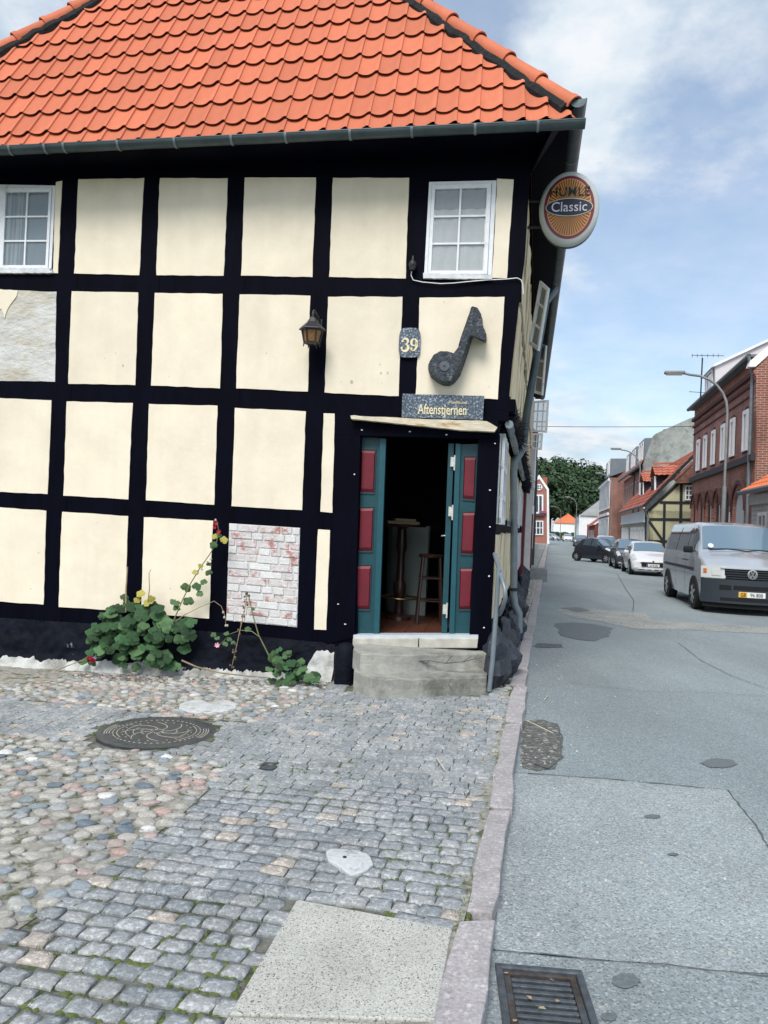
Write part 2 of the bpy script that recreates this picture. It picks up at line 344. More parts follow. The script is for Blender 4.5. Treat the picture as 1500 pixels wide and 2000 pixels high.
rails = [([(-20, 304), (400, 284), (1035, 258)], [(-20, 356), (150, 352), (478, 349), (800, 350), (1034, 354)]),
 ([(-20, 526), (145, 530), (437, 535), (792, 540), (1019, 545)], [(-20, 572), (140, 574), (435, 578), (786, 584), (1010, 586)]),
 ([(-20, 741), (133, 745), (430, 754), (601, 761), (778, 770), (994, 778)], [(-20, 782), (130, 789), (425, 796), (597, 807), (655, 812), (700, 819), (985, 822)]),
 ([(-20, 955), (93, 961), (250, 971), (418, 983), (590, 993), (652, 998)], [(-20, 996), (90, 1001), (250, 1012), (416, 1021), (586, 1035), (650, 1040)]),
 ([(-20, 1169), (85, 1176), (245, 1190), (408, 1204), (580, 1221), (652, 1228)], [(-20, 1212), (408, 1240), (652, 1262)])]
for top, bot in rails:
    us = [-425, -330, -165, -20, 60, 160, 260, 350, 450, 550, top[-1][0]]
    if top[-1][0] > 700: us = us[:-1]+[640, 730, 820, 910, top[-1][0]]
    mb = MB(); P = [(f(u, lerp_tab(top, u)[0], -.004), f(u, lerp_tab(bot, u)[0], -.004)) for u in us]
    for (a, b), (c, d) in zip(P, P[1:]): mb.prism([a, c, d, b], -FN*.085)
    mb.obj('timber_rail', TIMBER, house)
# --- infill panels
PAN = [[(153, 350), (281, 348), (272, 537), (145, 534)], [(312, 348), (445, 348), (437, 539), (305, 537)], [(478, 347), (617, 347), (610, 541), (471, 538)], [(650, 347), (799, 347), (792, 544), (643, 541)],
 [(140, 569), (270, 571), (264, 752), (133, 749)], [(302, 572), (435, 574), (430, 758), (295, 753)], [(468, 575), (606, 577), (601, 765), (461, 758)], [(641, 579), (786, 580), (778, 774), (634, 767)], [(820, 581), (986, 580), (972, 780), (812, 772)],
 [(-32, 776), (100, 782), (93, 965), (-38, 959)], [(130, 784), (259, 787), (250, 975), (124, 968)], [(291, 789), (425, 792), (418, 986), (285, 977)], [(459, 797), (597, 803), (590, 996), (452, 989)], [(632, 807), (654, 808), (649, 1001), (626, 999)],
 [(-36, 989), (90, 997), (85, 1181), (-42, 1172)], [(121, 999), (250, 1008), (245, 1194), (114, 1185)], [(281, 1010), (416, 1017), (408, 1208), (276, 1197)], [(621, 1034), (645, 1035), (637, 1231), (613, 1229)],
 [(-195, 356), (-48, 352), (-55, 528), (-200, 524)], [(-198, 562), (-62, 565), (-66, 742), (-204, 738)], [(-204, 768), (-66, 774), (-72, 957), (-210, 950)], [(-212, 980), (-74, 987), (-80, 1170), (-216, 1162)],
 [(-360, 362), (-226, 357), (-232, 523), (-366, 518)], [(-366, 556), (-232, 561), (-236, 737), (-372, 731)], [(-372, 762), (-238, 767), (-244, 949), (-378, 942)], [(-380, 972), (-246, 979), (-250, 1161), (-384, 1153)],
 [(109, 356), (121, 353), (113, 533), (103, 533)], [(971, 349), (1003, 350), (990, 543), (961, 543)]]
for q in PAN:
    P = wob([f(u, v, .007) for u, v in q], .09, .0035)
    MB().prism(P, -FN*.05).obj('infill_panel', CREAM, house, normals=True)
CHIP = mat('chipped_plaster', (.45, .44, .41), .95, .2, 20)
for (u, v, r_) in ((687, 746, 4.5), (757, 729, 3), (744, 729, 2.5), (667, 745, 1.2), (746, 748, 1.2), (240, 714, 3), (226, 690, 1.5), (205, 700, 1.2), (742, 712, 1.8), (333, 1150, 1.6), (868, 590, 1.2), (955, 756, 1.4), (75, 1080, 1.5), (190, 1020, 1.3), (520, 690, 1.4), (330, 735, 1.2), (350, 1300, 1), (60, 1150, 1.4), (1000, 360, 1.2)):
    if v < 1250: MB().prism([f(u+math.cos(k*1.05)*r_*R.uniform(.5, 1), v+math.sin(k*1.05)*r_*R.uniform(.7, 1.3), .0085) for k in range(6)], -FN*.003).obj('plaster_chip', CHIP, house)
pl = MB().prism(wob([f(u, v, .004) for u, v in [(-32, 564), (110, 570), (107, 745), (-36, 744)]], .08, .004), -FN*.05).obj('infill_panel', PEEL, house, label='bared grey plaster panel')
MB().prism(wob([f(u, v, .014) for u, v in [(-32, 564), (34, 567), (33, 578), (22, 592), (12, 607), (9, 622), (3, 604), (-10, 602), (-24, 618), (-35, 612)]], .04, .006), -FN*.01).obj('plaster_remnant', CREAM, house)
# --- the panel where whitewashed bricks show
bq = [f(u, v, .004) for u, v in [(448, 1022), (586, 1031), (580, 1225), (442, 1212)]]
def bil(q, a, b): return q[0].lerp(q[1], a).lerp(q[3].lerp(q[2], a), b)
bp = MB().prism([p for p in bq], -FN*.06).obj('brick_panel', mat('lime_joint', (.58, .58, .56), .95, .1, 10, .006, 40), house)
BRW = [mat('whitewashed_brick', (.66, .655, .65), .9, .1, 14, .008, 55, objrnd=.06, spec=.2), mat('whitewash_worn_brick', (.62, .58, .575), .9, .15, 16, .012, 45, col2=(.44, .21, .18), c2=(.52, .61), spec=.2)]
nr = 13
for r in range(nr):
    x = -R.uniform(0, .6)*.33; 
    while x < 1:
        wd = R.choice((.30, .31, .16)); a, b = max(0.004, x+.012), min(.996, x+wd-.012); x += wd
        if b-a < .04: continue
        t, bo = (r+.09)/nr, (r+.91)/nr
        P = [bil(bq, a, t), bil(bq, b, t), bil(bq, b, bo), bil(bq, a, bo)]; lift = FN*R.uniform(.005, .016)
        P = [p+lift+V((R.uniform(-.003, .003), 0, R.uniform(-.004, .004))) for p in P]
        MB().prism(P, -FN*.02).obj('brick', BRW[1] if R.random() < .5 else BRW[0], bp, bevel=.003)
# --- windows of the front
def window(parent, q, inner, cols, rows, curtain_or_room_back, name='window', wallmat=WHITE, sub=True):
    """q: outer corners px, inner: glass field corners px"""
    O = [f(u, v, .012) for u, v in q]; I = [f(u, v, .02) for u, v in inner]
    fr = MB()
    for i in range(4):
        j = (i+1) % 4
        oi, oj = O[i], O[j]; mi_, mj = O[i].lerp(I[i], .48), O[j].lerp(I[j], .48)
        fr.prism([oi, oj, mj, mi_], -FN*.05)
    w_ = fr.obj(name, wallmat, parent, bevel=.003)
    sa = MB()
    M = [(O[i].lerp(I[i], .52))+FN*.012 for i in range(4)]
    for i in range(4):
        j = (i+1) % 4; sa.prism([M[i], M[j], I[j]+FN*.006, I[i]+FN*.006], -FN*.03)
    sa.obj('sash', wallmat, w_, bevel=.002)
    for c in range(1, cols):
        a = c/cols; hw = .018
        MB().prism([bil(I, a-hw, 0)+FN*.002, bil(I, a+hw, 0)+FN*.002, bil(I, a+hw, 1)+FN*.002, bil(I, a-hw, 1)+FN*.002], -FN*.02).obj('muntin', wallmat, w_)
    for r in range(1, rows):
        a = r/rows; hw = .011
        MB().prism([bil(I, 0, a-hw), bil(I, 1, a-hw), bil(I, 1, a+hw), bil(I, 0, a+hw)], -FN*.017).obj('muntin', wallmat, w_)
    for r in range(rows):
        for c in range(cols):
            a0, a1, b0, b1 = c/cols+.018, (c+1)/cols-.018, r/rows+.011, (r+1)/rows-.011
            g = MB().prism([bil(I, a0, b0)-FN*.012, bil(I, a1, b0)-FN*.012, bil(I, a1, b1)-FN*.012, bil(I, a0, b1)-FN*.012], -FN*.003)
            g.obj('pane', GLASSC, w_)
    for (a0, a1, b0, b1, cm) in curtain_or_room_back:
        cu = MB(); cu.grid(lambda s, t: bil(I, a0+(a1-a0)*s, b0+(b1-b0)*t) - FN*(.022+.006*math.sin(s*25+t*2)), 30, 4)
        cu.obj('curtain_or_room_back', cm, w_, smooth=60)
    return w_
BACKB = mat('dim_room_blue', (.10, .16, .22), .9, .2, 3); BACKG = mat('pelmet_grey', (.36, .38, .37), .9, .1, 3)  # blue sheet behind the left panes; room's dimness is in its colour
w2 = window(house, [(838, 355), (970, 352), (960, 543), (828, 541)], [(850, 370), (951, 367), (944, 529), (842, 529)], 2, 3, [(0, 1, .24, 1, CURT), (0, 1, 0, .24, BACKG)])
w1 = window(house, [(-8, 360), (108, 362), (100, 531), (-15, 531)], [(12, 376), (96, 375), (89, 518), (6, 518)], 2, 3, [(0, 1, 0, 1, BACKB), (.02, .4, .0, 1, mat('pale_drape', (.34, .40, .42), .9, .15, 4))])
for wn, q in ((w2, [(826, 533), (960, 536), (962, 545), (826, 543)]), (w1, [(-16, 522), (101, 524), (102, 533), (-16, 533)])):
    MB().prism(wob([f(u, v, .035) for u, v in q], .03, .004), -FN*.04).obj('sill', mat('flaking_sill', (.62, .64, .66), .8, .2, 12, .006, 30, col2=(.10, .11, .12), c2=(.56, .60)), wn)
# --- plinth under the front: tarred above, bare plaster below
def plinth():
    mb = MB(); nU, rows, kb_r = 360, 24, 15; us = [-430+i*(1085/nU) for i in range(nU+1)]
    def lim(u):
        l = .74+.12*noise.noise(V((u*.015, 9, 0)))+.07*noise.noise(V((u*.06, 4, 0)))+.05*noise.noise(V((u*.22, 4, 7)))+.03*noise.noise(V((u*.7, 1, 7)))
        if 300 < u < 600: l += .05
        if u > 600: t = min(1, (u-600)/22); l = l*(1-t)+(.20+.12*noise.noise(V((u*.09, 2, 1)))+.05*noise.noise(V((u*.4, 2, 1))))*t
        return min(.97, max(.08, l))
    def P(i, j):
        u = us[i]; top = lerp_tab([(-20, 1205), (408, 1233), (652, 1257)], u)[0]; p = f(u, top)
        g = f(u, 1300); zb = gz(g.x, g.y-.1)-.03; l = lim(u); t = l*j/kb_r if j <= kb_r else l+(1-l)*(j-kb_r)/(rows-kb_r)
        nse = noise.noise(V((u*.02, t*2.2, 0)))*.05 + noise.noise(V((u*.07, t*6, 3)))*.025
        off = .05*math.sin(min(1, t*1.4)*math.pi*.5) + (.10*max(0, t-.62)/.38)+(nse*math.sin(min(1, t*3)*math.pi/2)) + .014*noise.noise(V((u*.25, t*22, 5))) + (.012 if j > kb_r else 0)
        return V((p.x, p.y, p.z+(zb-p.z)*t))+FN*off
    vs = [P(i, j) for j in range(rows+1) for i in range(nU+1)]; fs = []; mi = []; W_ = nU+1
    for j in range(rows):
        for i in range(nU): fs.append((j*W_+i, j*W_+i+1, (j+1)*W_+i+1, (j+1)*W_+i)); mi.append(1 if j >= kb_r else 0)
    mb.add(vs, fs); mb.mi = mi
    mb.obj('plinth', [mat('black_tarred_base2', (.004, .006, .012), .7, .5, 9, .012, 25, col2=(.25, .26, .28), c2=(.63, .66), spec=.12), WHITEPL], house, smooth=70)
plinth()
# --- roof: front hipped slope, each tile an object
PIT = math.radians(59)
SL = (-FN*math.cos(PIT)+UPZ*math.sin(PIT)); 
EB = f(1108, 231, .42); EA = f(-372, 308, .42); ED = (EB-EA).normalized(); SL = (SL-ED*SL.dot(ED)).normalized(); RN = ED.cross(SL)
if RN.dot(FN) < 0: RN = -RN
def rf(u, v, off=0): return on(u, v, EB+RN*off, RN)
ER0, ER1 = rf(1107, 222), rf(797, 5); EL0, EL1 = rf(0, 112), rf(201, 4)
APX = rf(495, -190)
def hipx(s, side):                                # position along the eave (measured from EB) of the hip at slope height s
    a, b = (ER0, ER1) if side > 0 else (EL0, EL1)
    sa, sb = (a-EB).dot(SL), (b-EB).dot(SL); xa, xb = (a-EB).dot(ED), (b-EB).dot(ED)
    return xa+(xb-xa)*(s-sa)/(sb-sa)
TW, TG = .224, .392
prof = [(0, .024), (.10, .012), (.22, .003), (.36, .0), (.52, .001), (.66, .009), (.78, .022), (.88, .035), (.96, .040), (1.03, .036), (1.055, .012)]
def tile_mb(x0=0.0, x1=1.03):
    mb = MB(); n = len(prof); vs = []
    for (t, h) in prof: vs.append((t*TW, TG+.04, h-.004))
    for (t, h) in prof: vs.append((t*TW, -.012-(.012*math.sin(min(1, t)*math.pi)), h+.030))
    for (t, h) in prof: vs.append((t*TW, -.010-(.012*math.sin(min(1, t)*math.pi)), h+.019))
    fs = [(i, i+1, n+i+1, n+i) for i in range(n-1)]+[(n+i, n+i+1, 2*n+i+1, 2*n+i) for i in range(n-1)]
    fs.append((n-1, 2*n-1, 3*n-1)); mb.add(vs, fs); return mb
TILE = mat('orange_clay_tile', (.57, .165, .085), .75, .12, 3.5, .002, 60, col2=(.53, .145, .08), c2=(.5, .65), objrnd=.10, spec=.35, streak=(1, .35, 1))
TILEW = mat('weathered_clay_tile', (.57, .17, .09), .78, .12, 5, .003, 60, col2=(.14, .075, .05), c2=(.57, .66), objrnd=.10, spec=.3, streak=(1.6, .35, 1))
TLIP = mat('tile_edge_shadow', (.10, .02, .012), .8, .3, 6)  # dark lip colour carries the shadow under each tile edge
tmesh = []
for mt in (TILE, TILEW):
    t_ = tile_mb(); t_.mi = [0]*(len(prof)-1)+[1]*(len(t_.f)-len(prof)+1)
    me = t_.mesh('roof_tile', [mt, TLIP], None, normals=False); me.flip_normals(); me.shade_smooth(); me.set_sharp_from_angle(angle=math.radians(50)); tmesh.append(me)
RB = Matrix.Identity(4)
for i in range(3): RB[i][0] = ED[i]; RB[i][1] = SL[i]; RB[i][2] = RN[i]
roof = bpy.data.objects.new('roof', None)
rr = MB(); apx_s = (APX-EB).dot(SL)
rr.poly([EA-RN*.012, EB-RN*.012, ER1-RN*.012, APX-RN*.012, EL1-RN*.012])
roof = rr.obj('roof', mat('roof_underlay', (.02, .012, .01), .9, .2, 4), house, normals=False)
cand = []
nrow = int(apx_s/TG)+1; ncol = int((EB-EA).length/TW)+6
for r in range(nrow):
    s0 = r*TG-.19
    for c in range(-ncol, 4):
        x0 = c*TW+.03
        xr, xl = hipx(s0+TG*.5, 1), hipx(s0+TG*.5, -1)
        if x0 > xr-.02 or x0+TW < xl+.02: continue
        cand.append((r, c, s0, x0))
def tile_world(s0, x0):
    p = EB + ED*(x0+R.uniform(-.003, .003)) + SL*(s0+R.uniform(-.006, .006)) + RN*R.uniform(0, .004)
    return Matrix.Translation(p) @ RB @ Matrix.Rotation(R.uniform(-.008, .008), 4, 'Z')
singles, rest = [], []
for r, c, s0, x0 in cand:
    u, v = proj(EB+ED*(x0+TW/2)+SL*(s0+TG/2))
    (singles if (-20 < u < 1500 and -15 < v < 400) else rest).append((r, c, s0, x0, (u-550)**2+(v-200)**2))
singles.sort(key=lambda q: -proj(EB+ED*q[3]+SL*q[2])[1]); extra = singles[300:]; singles = singles[:300]; rest += extra
def clip_mesh(me, W, planes):
    bm = bmesh.new(); bm.from_mesh(me); Wi = W.inverted()
    for p, n in planes: bmesh.ops.bisect_plane(bm, geom=bm.verts[:]+bm.edges[:]+bm.faces[:], plane_co=Wi @ p, plane_no=(Wi.to_3x3() @ n).normalized(), clear_outer=True)
    m2 = me.copy(); bm.to_mesh(m2); bm.free(); return m2
hr = (ER1-ER0).normalized(); nr_ = hr.cross(RN).normalized(); nr_ = nr_ if nr_.dot(ED) > 0 else -nr_
hl = (EL1-EL0).normalized(); nl_ = hl.cross(RN).normalized(); nl_ = nl_ if nl_.dot(ED) < 0 else -nl_
CL = [(ER0, nr_), (EL0, nl_), (EB-SL*.035, -SL)]
restmb = MB()
for grp, lst in (('one', singles), ('rest', rest)):
    for r, c, s0, x0, _ in lst:
        W = tile_world(s0, x0); me = tmesh[1] if (R.random() < (.55 if (x0 > -1.6 and r < 7) else .06)) else tmesh[0]
        edge = any(((W @ V((a*TW, b*TG, 0)))-p).dot(n) > -.01 for p, n in CL for a in (0, 1) for b in (0, 1.1))
        if edge: me = clip_mesh(me, W, CL)
        if not me.vertices: continue
        if grp == 'one': inst('roof_tile', me, roof, W)
        else:
            restmb.cur = 0
            restmb.add([W @ v.co for v in me.vertices], [tuple(p.vertices) for p in me.polygons])
restmb.obj('roof_tiles', TILE, roof, kind=None, normals=False)['kind'] = 'stuff'
# ridge tiles up both hips, bedded in black mortar
def hip(p0, p1, nout, count, flip):
    d = (p1-p0).normalized(); Ln = (p1-p0).length/count
    mm_ = MB(); mm_.tube([p0+d*(k*.12)+RN*(.012+R.uniform(-.012, .01))+nout*R.uniform(-.01, .03) for k in range(int((p1-p0).length/.12)+1)], .075, 8)
    mm_.obj('ridge_mortar', MORTAR, roof, smooth=40)
    ax = d; up = (RN+nout*.9+V((0, 0, .4))).normalized(); up = (up-ax*up.dot(ax)).normalized(); sd_ = ax.cross(up)
    for k in range(count):
        a = p0+d*(k*Ln-.02)+nout*.055+up*.055; b = p0+d*((k+1)*Ln+.015)+nout*.055+up*.038
        mb = MB(); rows = []
        for q, rad in ((a, .098), (a.lerp(b, .12), .098), (a.lerp(b, .13), .088), (b, .080)):
            rows.append([q+up*(math.sin(t)*rad)+sd_*(math.cos(t)*rad) for t in [math.radians(-25+i*23) for i in range(11)]])
        vs = [x for rw in rows for x in rw]; n = 11
        fs = [(i*n+j, i*n+j+1, (i+1)*n+j+1, (i+1)*n+j) for i in range(3) for j in range(n-1)]
        inner = [x-up*.0 for x in rows[0]]
        vs += [a+(x-a)*.84 for x in rows[0]]; fs += [(j, 4*n+j, 4*n+j+1, j+1) for j in range(n-1)]
        mb.add(vs, fs); mb.obj('ridge_tile', TILE, roof, smooth=35)
hip(ER0+hr*.02, ER0+hr*((APX-ER0).dot(hr)), nr_, 13, 1)
hip(EL0-hl*1.85, EL0+hl*((APX-EL0).dot(hl)), nl_, 15, 0)
# side slopes and ridge (seen only from other viewpoints)
G0 = at(1129, 193, 7.5); G1 = at(1059, 776, 25.0); GD = (G1-G0).normalized()
rid2 = APX + D2*15
sl = MB(); sl.quad(G0, G1, rid2, APX); LG0 = EA+V((0, 0, .1)); sl.quad(LG0, APX, rid2, LG0+D2*17.5); sl.poly([G1, LG0+D2*17.5, rid2])
sl.obj('side_slope', mat('clay_slope', (.55, .12, .055), .75, .2, 3, .05, 5), roof, normals=False)
# --- gutters
def trough(p, q, r, name, brs, par=house):
    d = (q-p).normalized(); side = d.cross(UPZ).normalized(); mb = MB()
    for rad in (r, r-.006):
        mb.grid(lambda s, t: p.lerp(q, s)+side*(math.cos(math.pi*(1+t))*rad)+UPZ*(math.sin(math.pi*(1+t))*rad), 1, 14)
    for e in (-1, 1): mb.tube([p+side*e*(r-.003), q+side*e*(r-.003)], .008, 6)
    for e in (p, q): mb.poly([e+side*(math.cos(math.pi*(1+t/10))*r)+UPZ*(math.sin(math.pi*(1+t/10))*r) for t in range(11)])
    g = mb.obj(name, ZINC, par, smooth=40)
    for b in brs:
        c = p+d*b; m2 = MB()
        for k in range(12):
            a0, a1 = math.pi*(1+k/12), math.pi*(1+(k+1)/12)
            for (rr_, w_) in ((r+.008, .013),):
                A = [c+side*(math.cos(a)*rr_)+UPZ*(math.sin(a)*rr_) for a in (a0, a1)]
                m2.quad(A[0]-d*w_, A[0]+d*w_, A[1]+d*w_, A[1]-d*w_)
        m2.obj('gutter_strap', ZINCP, g, smooth=50)  # lighter grey than the trough, standing for the highlight on the straps
    return g
GA = f(-385, 309, .50); GB = f(1143, 238, .50); gl = (GB-GA).length
trough(GA, GB, .066, 'gutter', [(f(u, 270, .5)-GA).dot((GB-GA).normalized()) for u in (-330, -200, -60, 25, 93, 130, 235, 345, 455, 560, 685, 805, 928, 1050)])
trough(G0, G1, .085, 'gutter', [1.2+i*1.1 for i in range(14)])
# soffits
zs = GB.z-.01
so = MB(); a, b = GA+V((0, 0, -.02)), GB+V((0, 0, -.03)); wa, wb_ = f(-395, 330, -.02), f(1034, 262, -.02)
b2 = b - ED*.30
so.prism([a-FN*.03, b2-FN*.03, V((wb_.x, wb_.y, b.z)), V((wa.x, wa.y, a.z))], V((0, 0, .05)))
CT, CB = f(1036, 262), f(994, 781)
g0, g1 = G0+V((0, 0, -.06)), G1+V((0, 0, -.06))
so.prism([V((CT.x, CT.y, g0.z))-D2*.0, g0-GD*.0, g1, V((CT.x, CT.y, g1.z))+D2*17.4], V((0, 0, .05)))
so.prism([V((CT.x, CT.y, zs-.3)), b2-FN*.03-V((0, 0, .0)), g0+V((-.03, 0, -.02)), V((CT.x, CT.y, g0.z+.04))], D2*.02)
so.obj('soffit', TIMBER, house)
# ================================================================ side wall
SIDE = MB(); HL = 17.4
bt = CB.copy(); z_j = CB.z
up_w = [CT+UPZ*.33, CT+D2*HL+UPZ*.33, CB+D2*HL, CB]
SIDE.prism([p-DN*.02 for p in up_w], -DN*.2)
LT, LB = f(976, 852), f(957, 1262); LBG = V((LB.x, LB.y, -.1))
SIDE.prism([V((LT.x, LT.y, z_j)) - DN*.02, V((LT.x, LT.y, z_j))+D2*HL-DN*.02, LBG+D2*HL-DN*.02, LBG-DN*.02], -DN*.2)
SIDE.prism([f(1022, 262, -.006), f(1035, 262, -.006), f(993, 781, -.006), f(980, 781, -.006)], D2*.4)
SIDE.obj('side_wall', TIMBER, house)
def sw(s, z, lower, off=0.0):                     # a point on the side wall
    a, b = (LT, LB) if lower else (CT, CB); t = (z-b.z)/(a.z-b.z); p = b.lerp(a, t); return V((p.x, p.y, z))+D2*s+DN*off
rowz = [(f(1000, 352).z, f(1000, 543).z), (f(990, 583).z, f(980, 772).z)]
lowz = [(z_j-.32, z_j-1.22), (z_j-1.42, z_j-2.30)]
lx = [.14+i*1.12 for i in range(15)]
for i in range(15):
    for j, (a, b) in enumerate(rowz):
        s0, s1 = lx[i]+R.uniform(-.03, .03), lx[i]+.98+R.uniform(-.03, .03)
        MB().prism([q+V((0, 0, R.uniform(-.02, .02)))+DN*R.uniform(0, .012) for q in wob([sw(s0, a, 0, .01), sw(s1, a, 0, .01), sw(s1, b, 0, .01), sw(s0, b, 0, .01)], .2, .01)], -DN*.04).obj('infill_panel', CREAM2, house)
    for j, (a, b) in enumerate(lowz):
        if j == 0 and i == 0: continue
        s0, s1 = lx[i]+R.uniform(-.03, .03), lx[i]+1.02+R.uniform(-.03, .03)
        MB().prism([q+V((0, 0, R.uniform(-.015, .015))) for q in wob([sw(s0, a, 1, .01), sw(s1, a, 1, .01), sw(s1, b, 1, .01), sw(s0, b, 1, .01)], .2, .01)], -DN*.04).obj('infill_panel', CREAM2 if i < 8 else mat('white_limewash', (.62, .63, .62), .9, .1, 4, .004, 20), house)
# ground floor side windows (white casements, shut)
for s0 in (.2, 3.5, 8.0):
    zt, zb = z_j-.33, z_j-1.3; wmb = MB(); g_ = MB()
    for a, b, c, d in ((0, .09, 0, 1), (.91, 1, 0, 1), (.47, .53, 0, 1)): wmb.prism([sw(s0+a*.95, zt, 1, .05), sw(s0+b*.95, zt, 1, .05), sw(s0+b*.95, zb, 1, .05), sw(s0+a*.95, zb, 1, .05)], -DN*.06)
    for t in (0, .33, .66, .93): wmb.prism([sw(s0, zt+(zb-zt)*t, 1, .045), sw(s0+.95, zt+(zb-zt)*t, 1, .045), sw(s0+.95, zt+(zb-zt)*(t+.06), 1, .045), sw(s0, zt+(zb-zt)*(t+.06), 1, .045)], -DN*.05)
    o = wmb.obj('window', WHITE, house); g_.prism([sw(s0, zt, 1, .02), sw(s0+.95, zt, 1, .02), sw(s0+.95, zb, 1, .02), sw(s0, zb, 1, .02)], -DN*.01); g_.obj('pane', GLASSD, o)
MB().prism([sw(13.6, z_j-.3, 1, .09), sw(14.6, z_j-.3, 1, .09), sw(14.6, .2, 1, .09), sw(13.6, .2, 1, .09)], -DN*.1).obj('door', mat('dark_red_door', (.14, .008, .02), .5, .15, 4), house, bevel=.01)
# jetty moulding in grey lengths, black rail below the side windows
for i in range(9):
    p = sw(.05+i*.95, z_j-.25, 1, .09); MB().tube([p, p+D2*.9], .045, 8).obj('jetty_moulding', ZINCP, house, smooth=40)
mbj = MB(); mbj.box(V((CB.x, CB.y, z_j-.06))+D2*HL/2-DN*.10, (.34, HL, .14), -math.atan(.2)); mbj.obj('jetty_beam', TIMBER, house, bevel=.01)
# boulders of the side plinth, painted blue black
for i in range(26):
    s0 = .12+i*.64+R.uniform(-.08, .08); h = R.uniform(.34, .52); q = sw(s0, 0, 1, .06+R.uniform(-.02, .05)); gzv = gz(q.x, q.y)-.03
    mb = MB(); hx, hy = R.uniform(.13, .2), R.uniform(.30, .42); sd0 = R.random()*50
    def bf(a, b):
        th, ph = a*2*math.pi, (b-.5)*math.pi*.98; d = V((math.cos(th)*math.cos(ph), math.sin(th)*math.cos(ph), math.sin(ph)))
        k = 1+.45*noise.noise(d*1.6+V((sd0, 0, 0)))+.25*noise.noise(d*3.5+V((sd0, 3, 0)))
        return q+V((0, 0, h*.5+gzv-q.z))+DN*(d.x*hx*k)+D2*(d.y*hy*k)+UPZ*(d.z*h*.62*k)
    mb.grid(bf, 18, 12); mb.obj('boulder', mat('tarred_boulder', (.030, .038, .052), .6, .5, 6, .035, 9), house, smooth=32)
# --- open casements over the street
def casement(pxq, dh, do, cols, rows, bar=.05, nm='open_casement', m_=WHITE):
    """pxq: corners hinge-top, outer-top, outer-bottom, hinge-bottom; dh / do: distance of hinge and outer edge"""
    Q = [at(*pxq[0], dh), at(*pxq[1], do), at(*pxq[2], do), at(*pxq[3], dh)]
    n = (Q[1]-Q[0]).cross(Q[3]-Q[0]).normalized()*.035; W_, H_ = (Q[1]-Q[0]).length, (Q[3]-Q[0]).length; bw, bh = bar/W_, bar/H_
    mb = MB()
    for a0, a1, b0, b1 in ((0, 1, 0, bh), (0, 1, 1-bh, 1), (0, bw, bh, 1-bh), (1-bw, 1, bh, 1-bh)): mb.prism([bil(Q, a0, b0), bil(Q, a1, b0), bil(Q, a1, b1), bil(Q, a0, b1)], n)
    o = mb.obj(nm, m_, house)
    for c in range(1, cols): a = c/cols; MB().prism([bil(Q, a-bw*.3, bh)+n*.1, bil(Q, a+bw*.3, bh)+n*.1, bil(Q, a+bw*.3, 1-bh)+n*.1, bil(Q, a-bw*.3, 1-bh)+n*.1], n*.7).obj('muntin', m_, o)
    for r in range(1, rows): a = r/rows; MB().prism([bil(Q, bw, a-bh*.3)+n*.15, bil(Q, 1-bw, a-bh*.3)+n*.15, bil(Q, 1-bw, a+bh*.3)+n*.15, bil(Q, bw, a+bh*.3)+n*.15], n*.7).obj('muntin', m_, o)
    MB().prism([bil(Q, bw, bh)+n*.5, bil(Q, 1-bw, bh)+n*.5, bil(Q, 1-bw, 1-bh)+n*.5, bil(Q, bw, 1-bh)+n*.5], n*.08).obj('pane', GLASSC, o)
casement([(1054, 548), (1070, 563), (1050, 685), (1032, 672)], 10.9, 10.6, 1, 3)
casement([(1050, 670), (1066, 675), (1058, 772), (1040, 767)], 16.2, 15.7, 1, 3, .06)
casement([(1041, 783), (1072, 781), (1068, 845), (1037, 843)], 20.5, 20.3, 3, 3, .05)
casement([(1038, 846), (1061, 846), (1058, 879), (1036, 877)], 24.3, 24.2, 2, 2, .06)
casement([(1037, 920), (1046, 920), (1046, 960), (1037, 960)], 41, 41, 1, 2, .1)
# ================================================================ doorway
DO = -.10                                          # the doors stand a little inside the frame
fr = MB(); fr.prism([f(u, v, .012) for u, v in [(655, 815), (974, 838), (976, 853), (946, 857), (703, 851), (655, 851)]], -FN*.14)
fr.prism([f(u, v, .012) for u, v in [(656, 851), (704, 851), (692, 1246), (637, 1258)]], -FN*.14)
dfr = fr.obj('door_frame', TIMBER, house, bevel=.004)
MB().prism(wob([f(u, v, .11) for u, v in [(684, 811), (820, 818), (950, 822), (972, 834), (966, 843), (900, 840), (818, 831), (686, 818)]], .05, .003), -FN*.11).obj('lintel_board', mat('weathered_lintel', (.62, .55, .42), .85, .2, 7, .006, 26, col2=(.40, .25, .10), c2=(.54, .62), streak=(1, 1, 4)), house)
def leaf(q, reds, stile=None):
    base = MB().prism([f(u, v, DO) for u, v in q], -FN*.05).obj('door_leaf', TEAL, house, bevel=.003)
    (a, b, c, d) = q
    for r in reds:
        P = [f(u, v, DO+.004) for u, v in r]; cx = sum(P, V((0, 0, 0)))/4
        I = [p.lerp(cx, .16)+FN*.018 for p in P]
        fr_ = MB()
        for i in range(4):                          # raised moulding round the field
            j = (i+1) % 4; oo = [P[i]+(P[i]-cx)*.07, P[j]+(P[j]-cx)*.07]; fr_.prism([oo[0]+FN*.012, oo[1]+FN*.012, P[j]+FN*.012, P[i]+FN*.012], -FN*.012)
        fr_.obj('moulding', TEAL, base)
        pb = MB(); pb.add(P+I, [(4, 5, 6, 7), (0, 1, 5, 4), (1, 2, 6, 5), (2, 3, 7, 6), (3, 0, 4, 7)]); pb.obj('door_panel', RED, base)
    if stile: MB().prism([f(u, v, DO+.035) for u, v in stile], -FN*.06).obj('stile', mat('teal_door_paint_light', (.004, .070, .092), .45, .15, 10), base, bevel=.003)
    return base
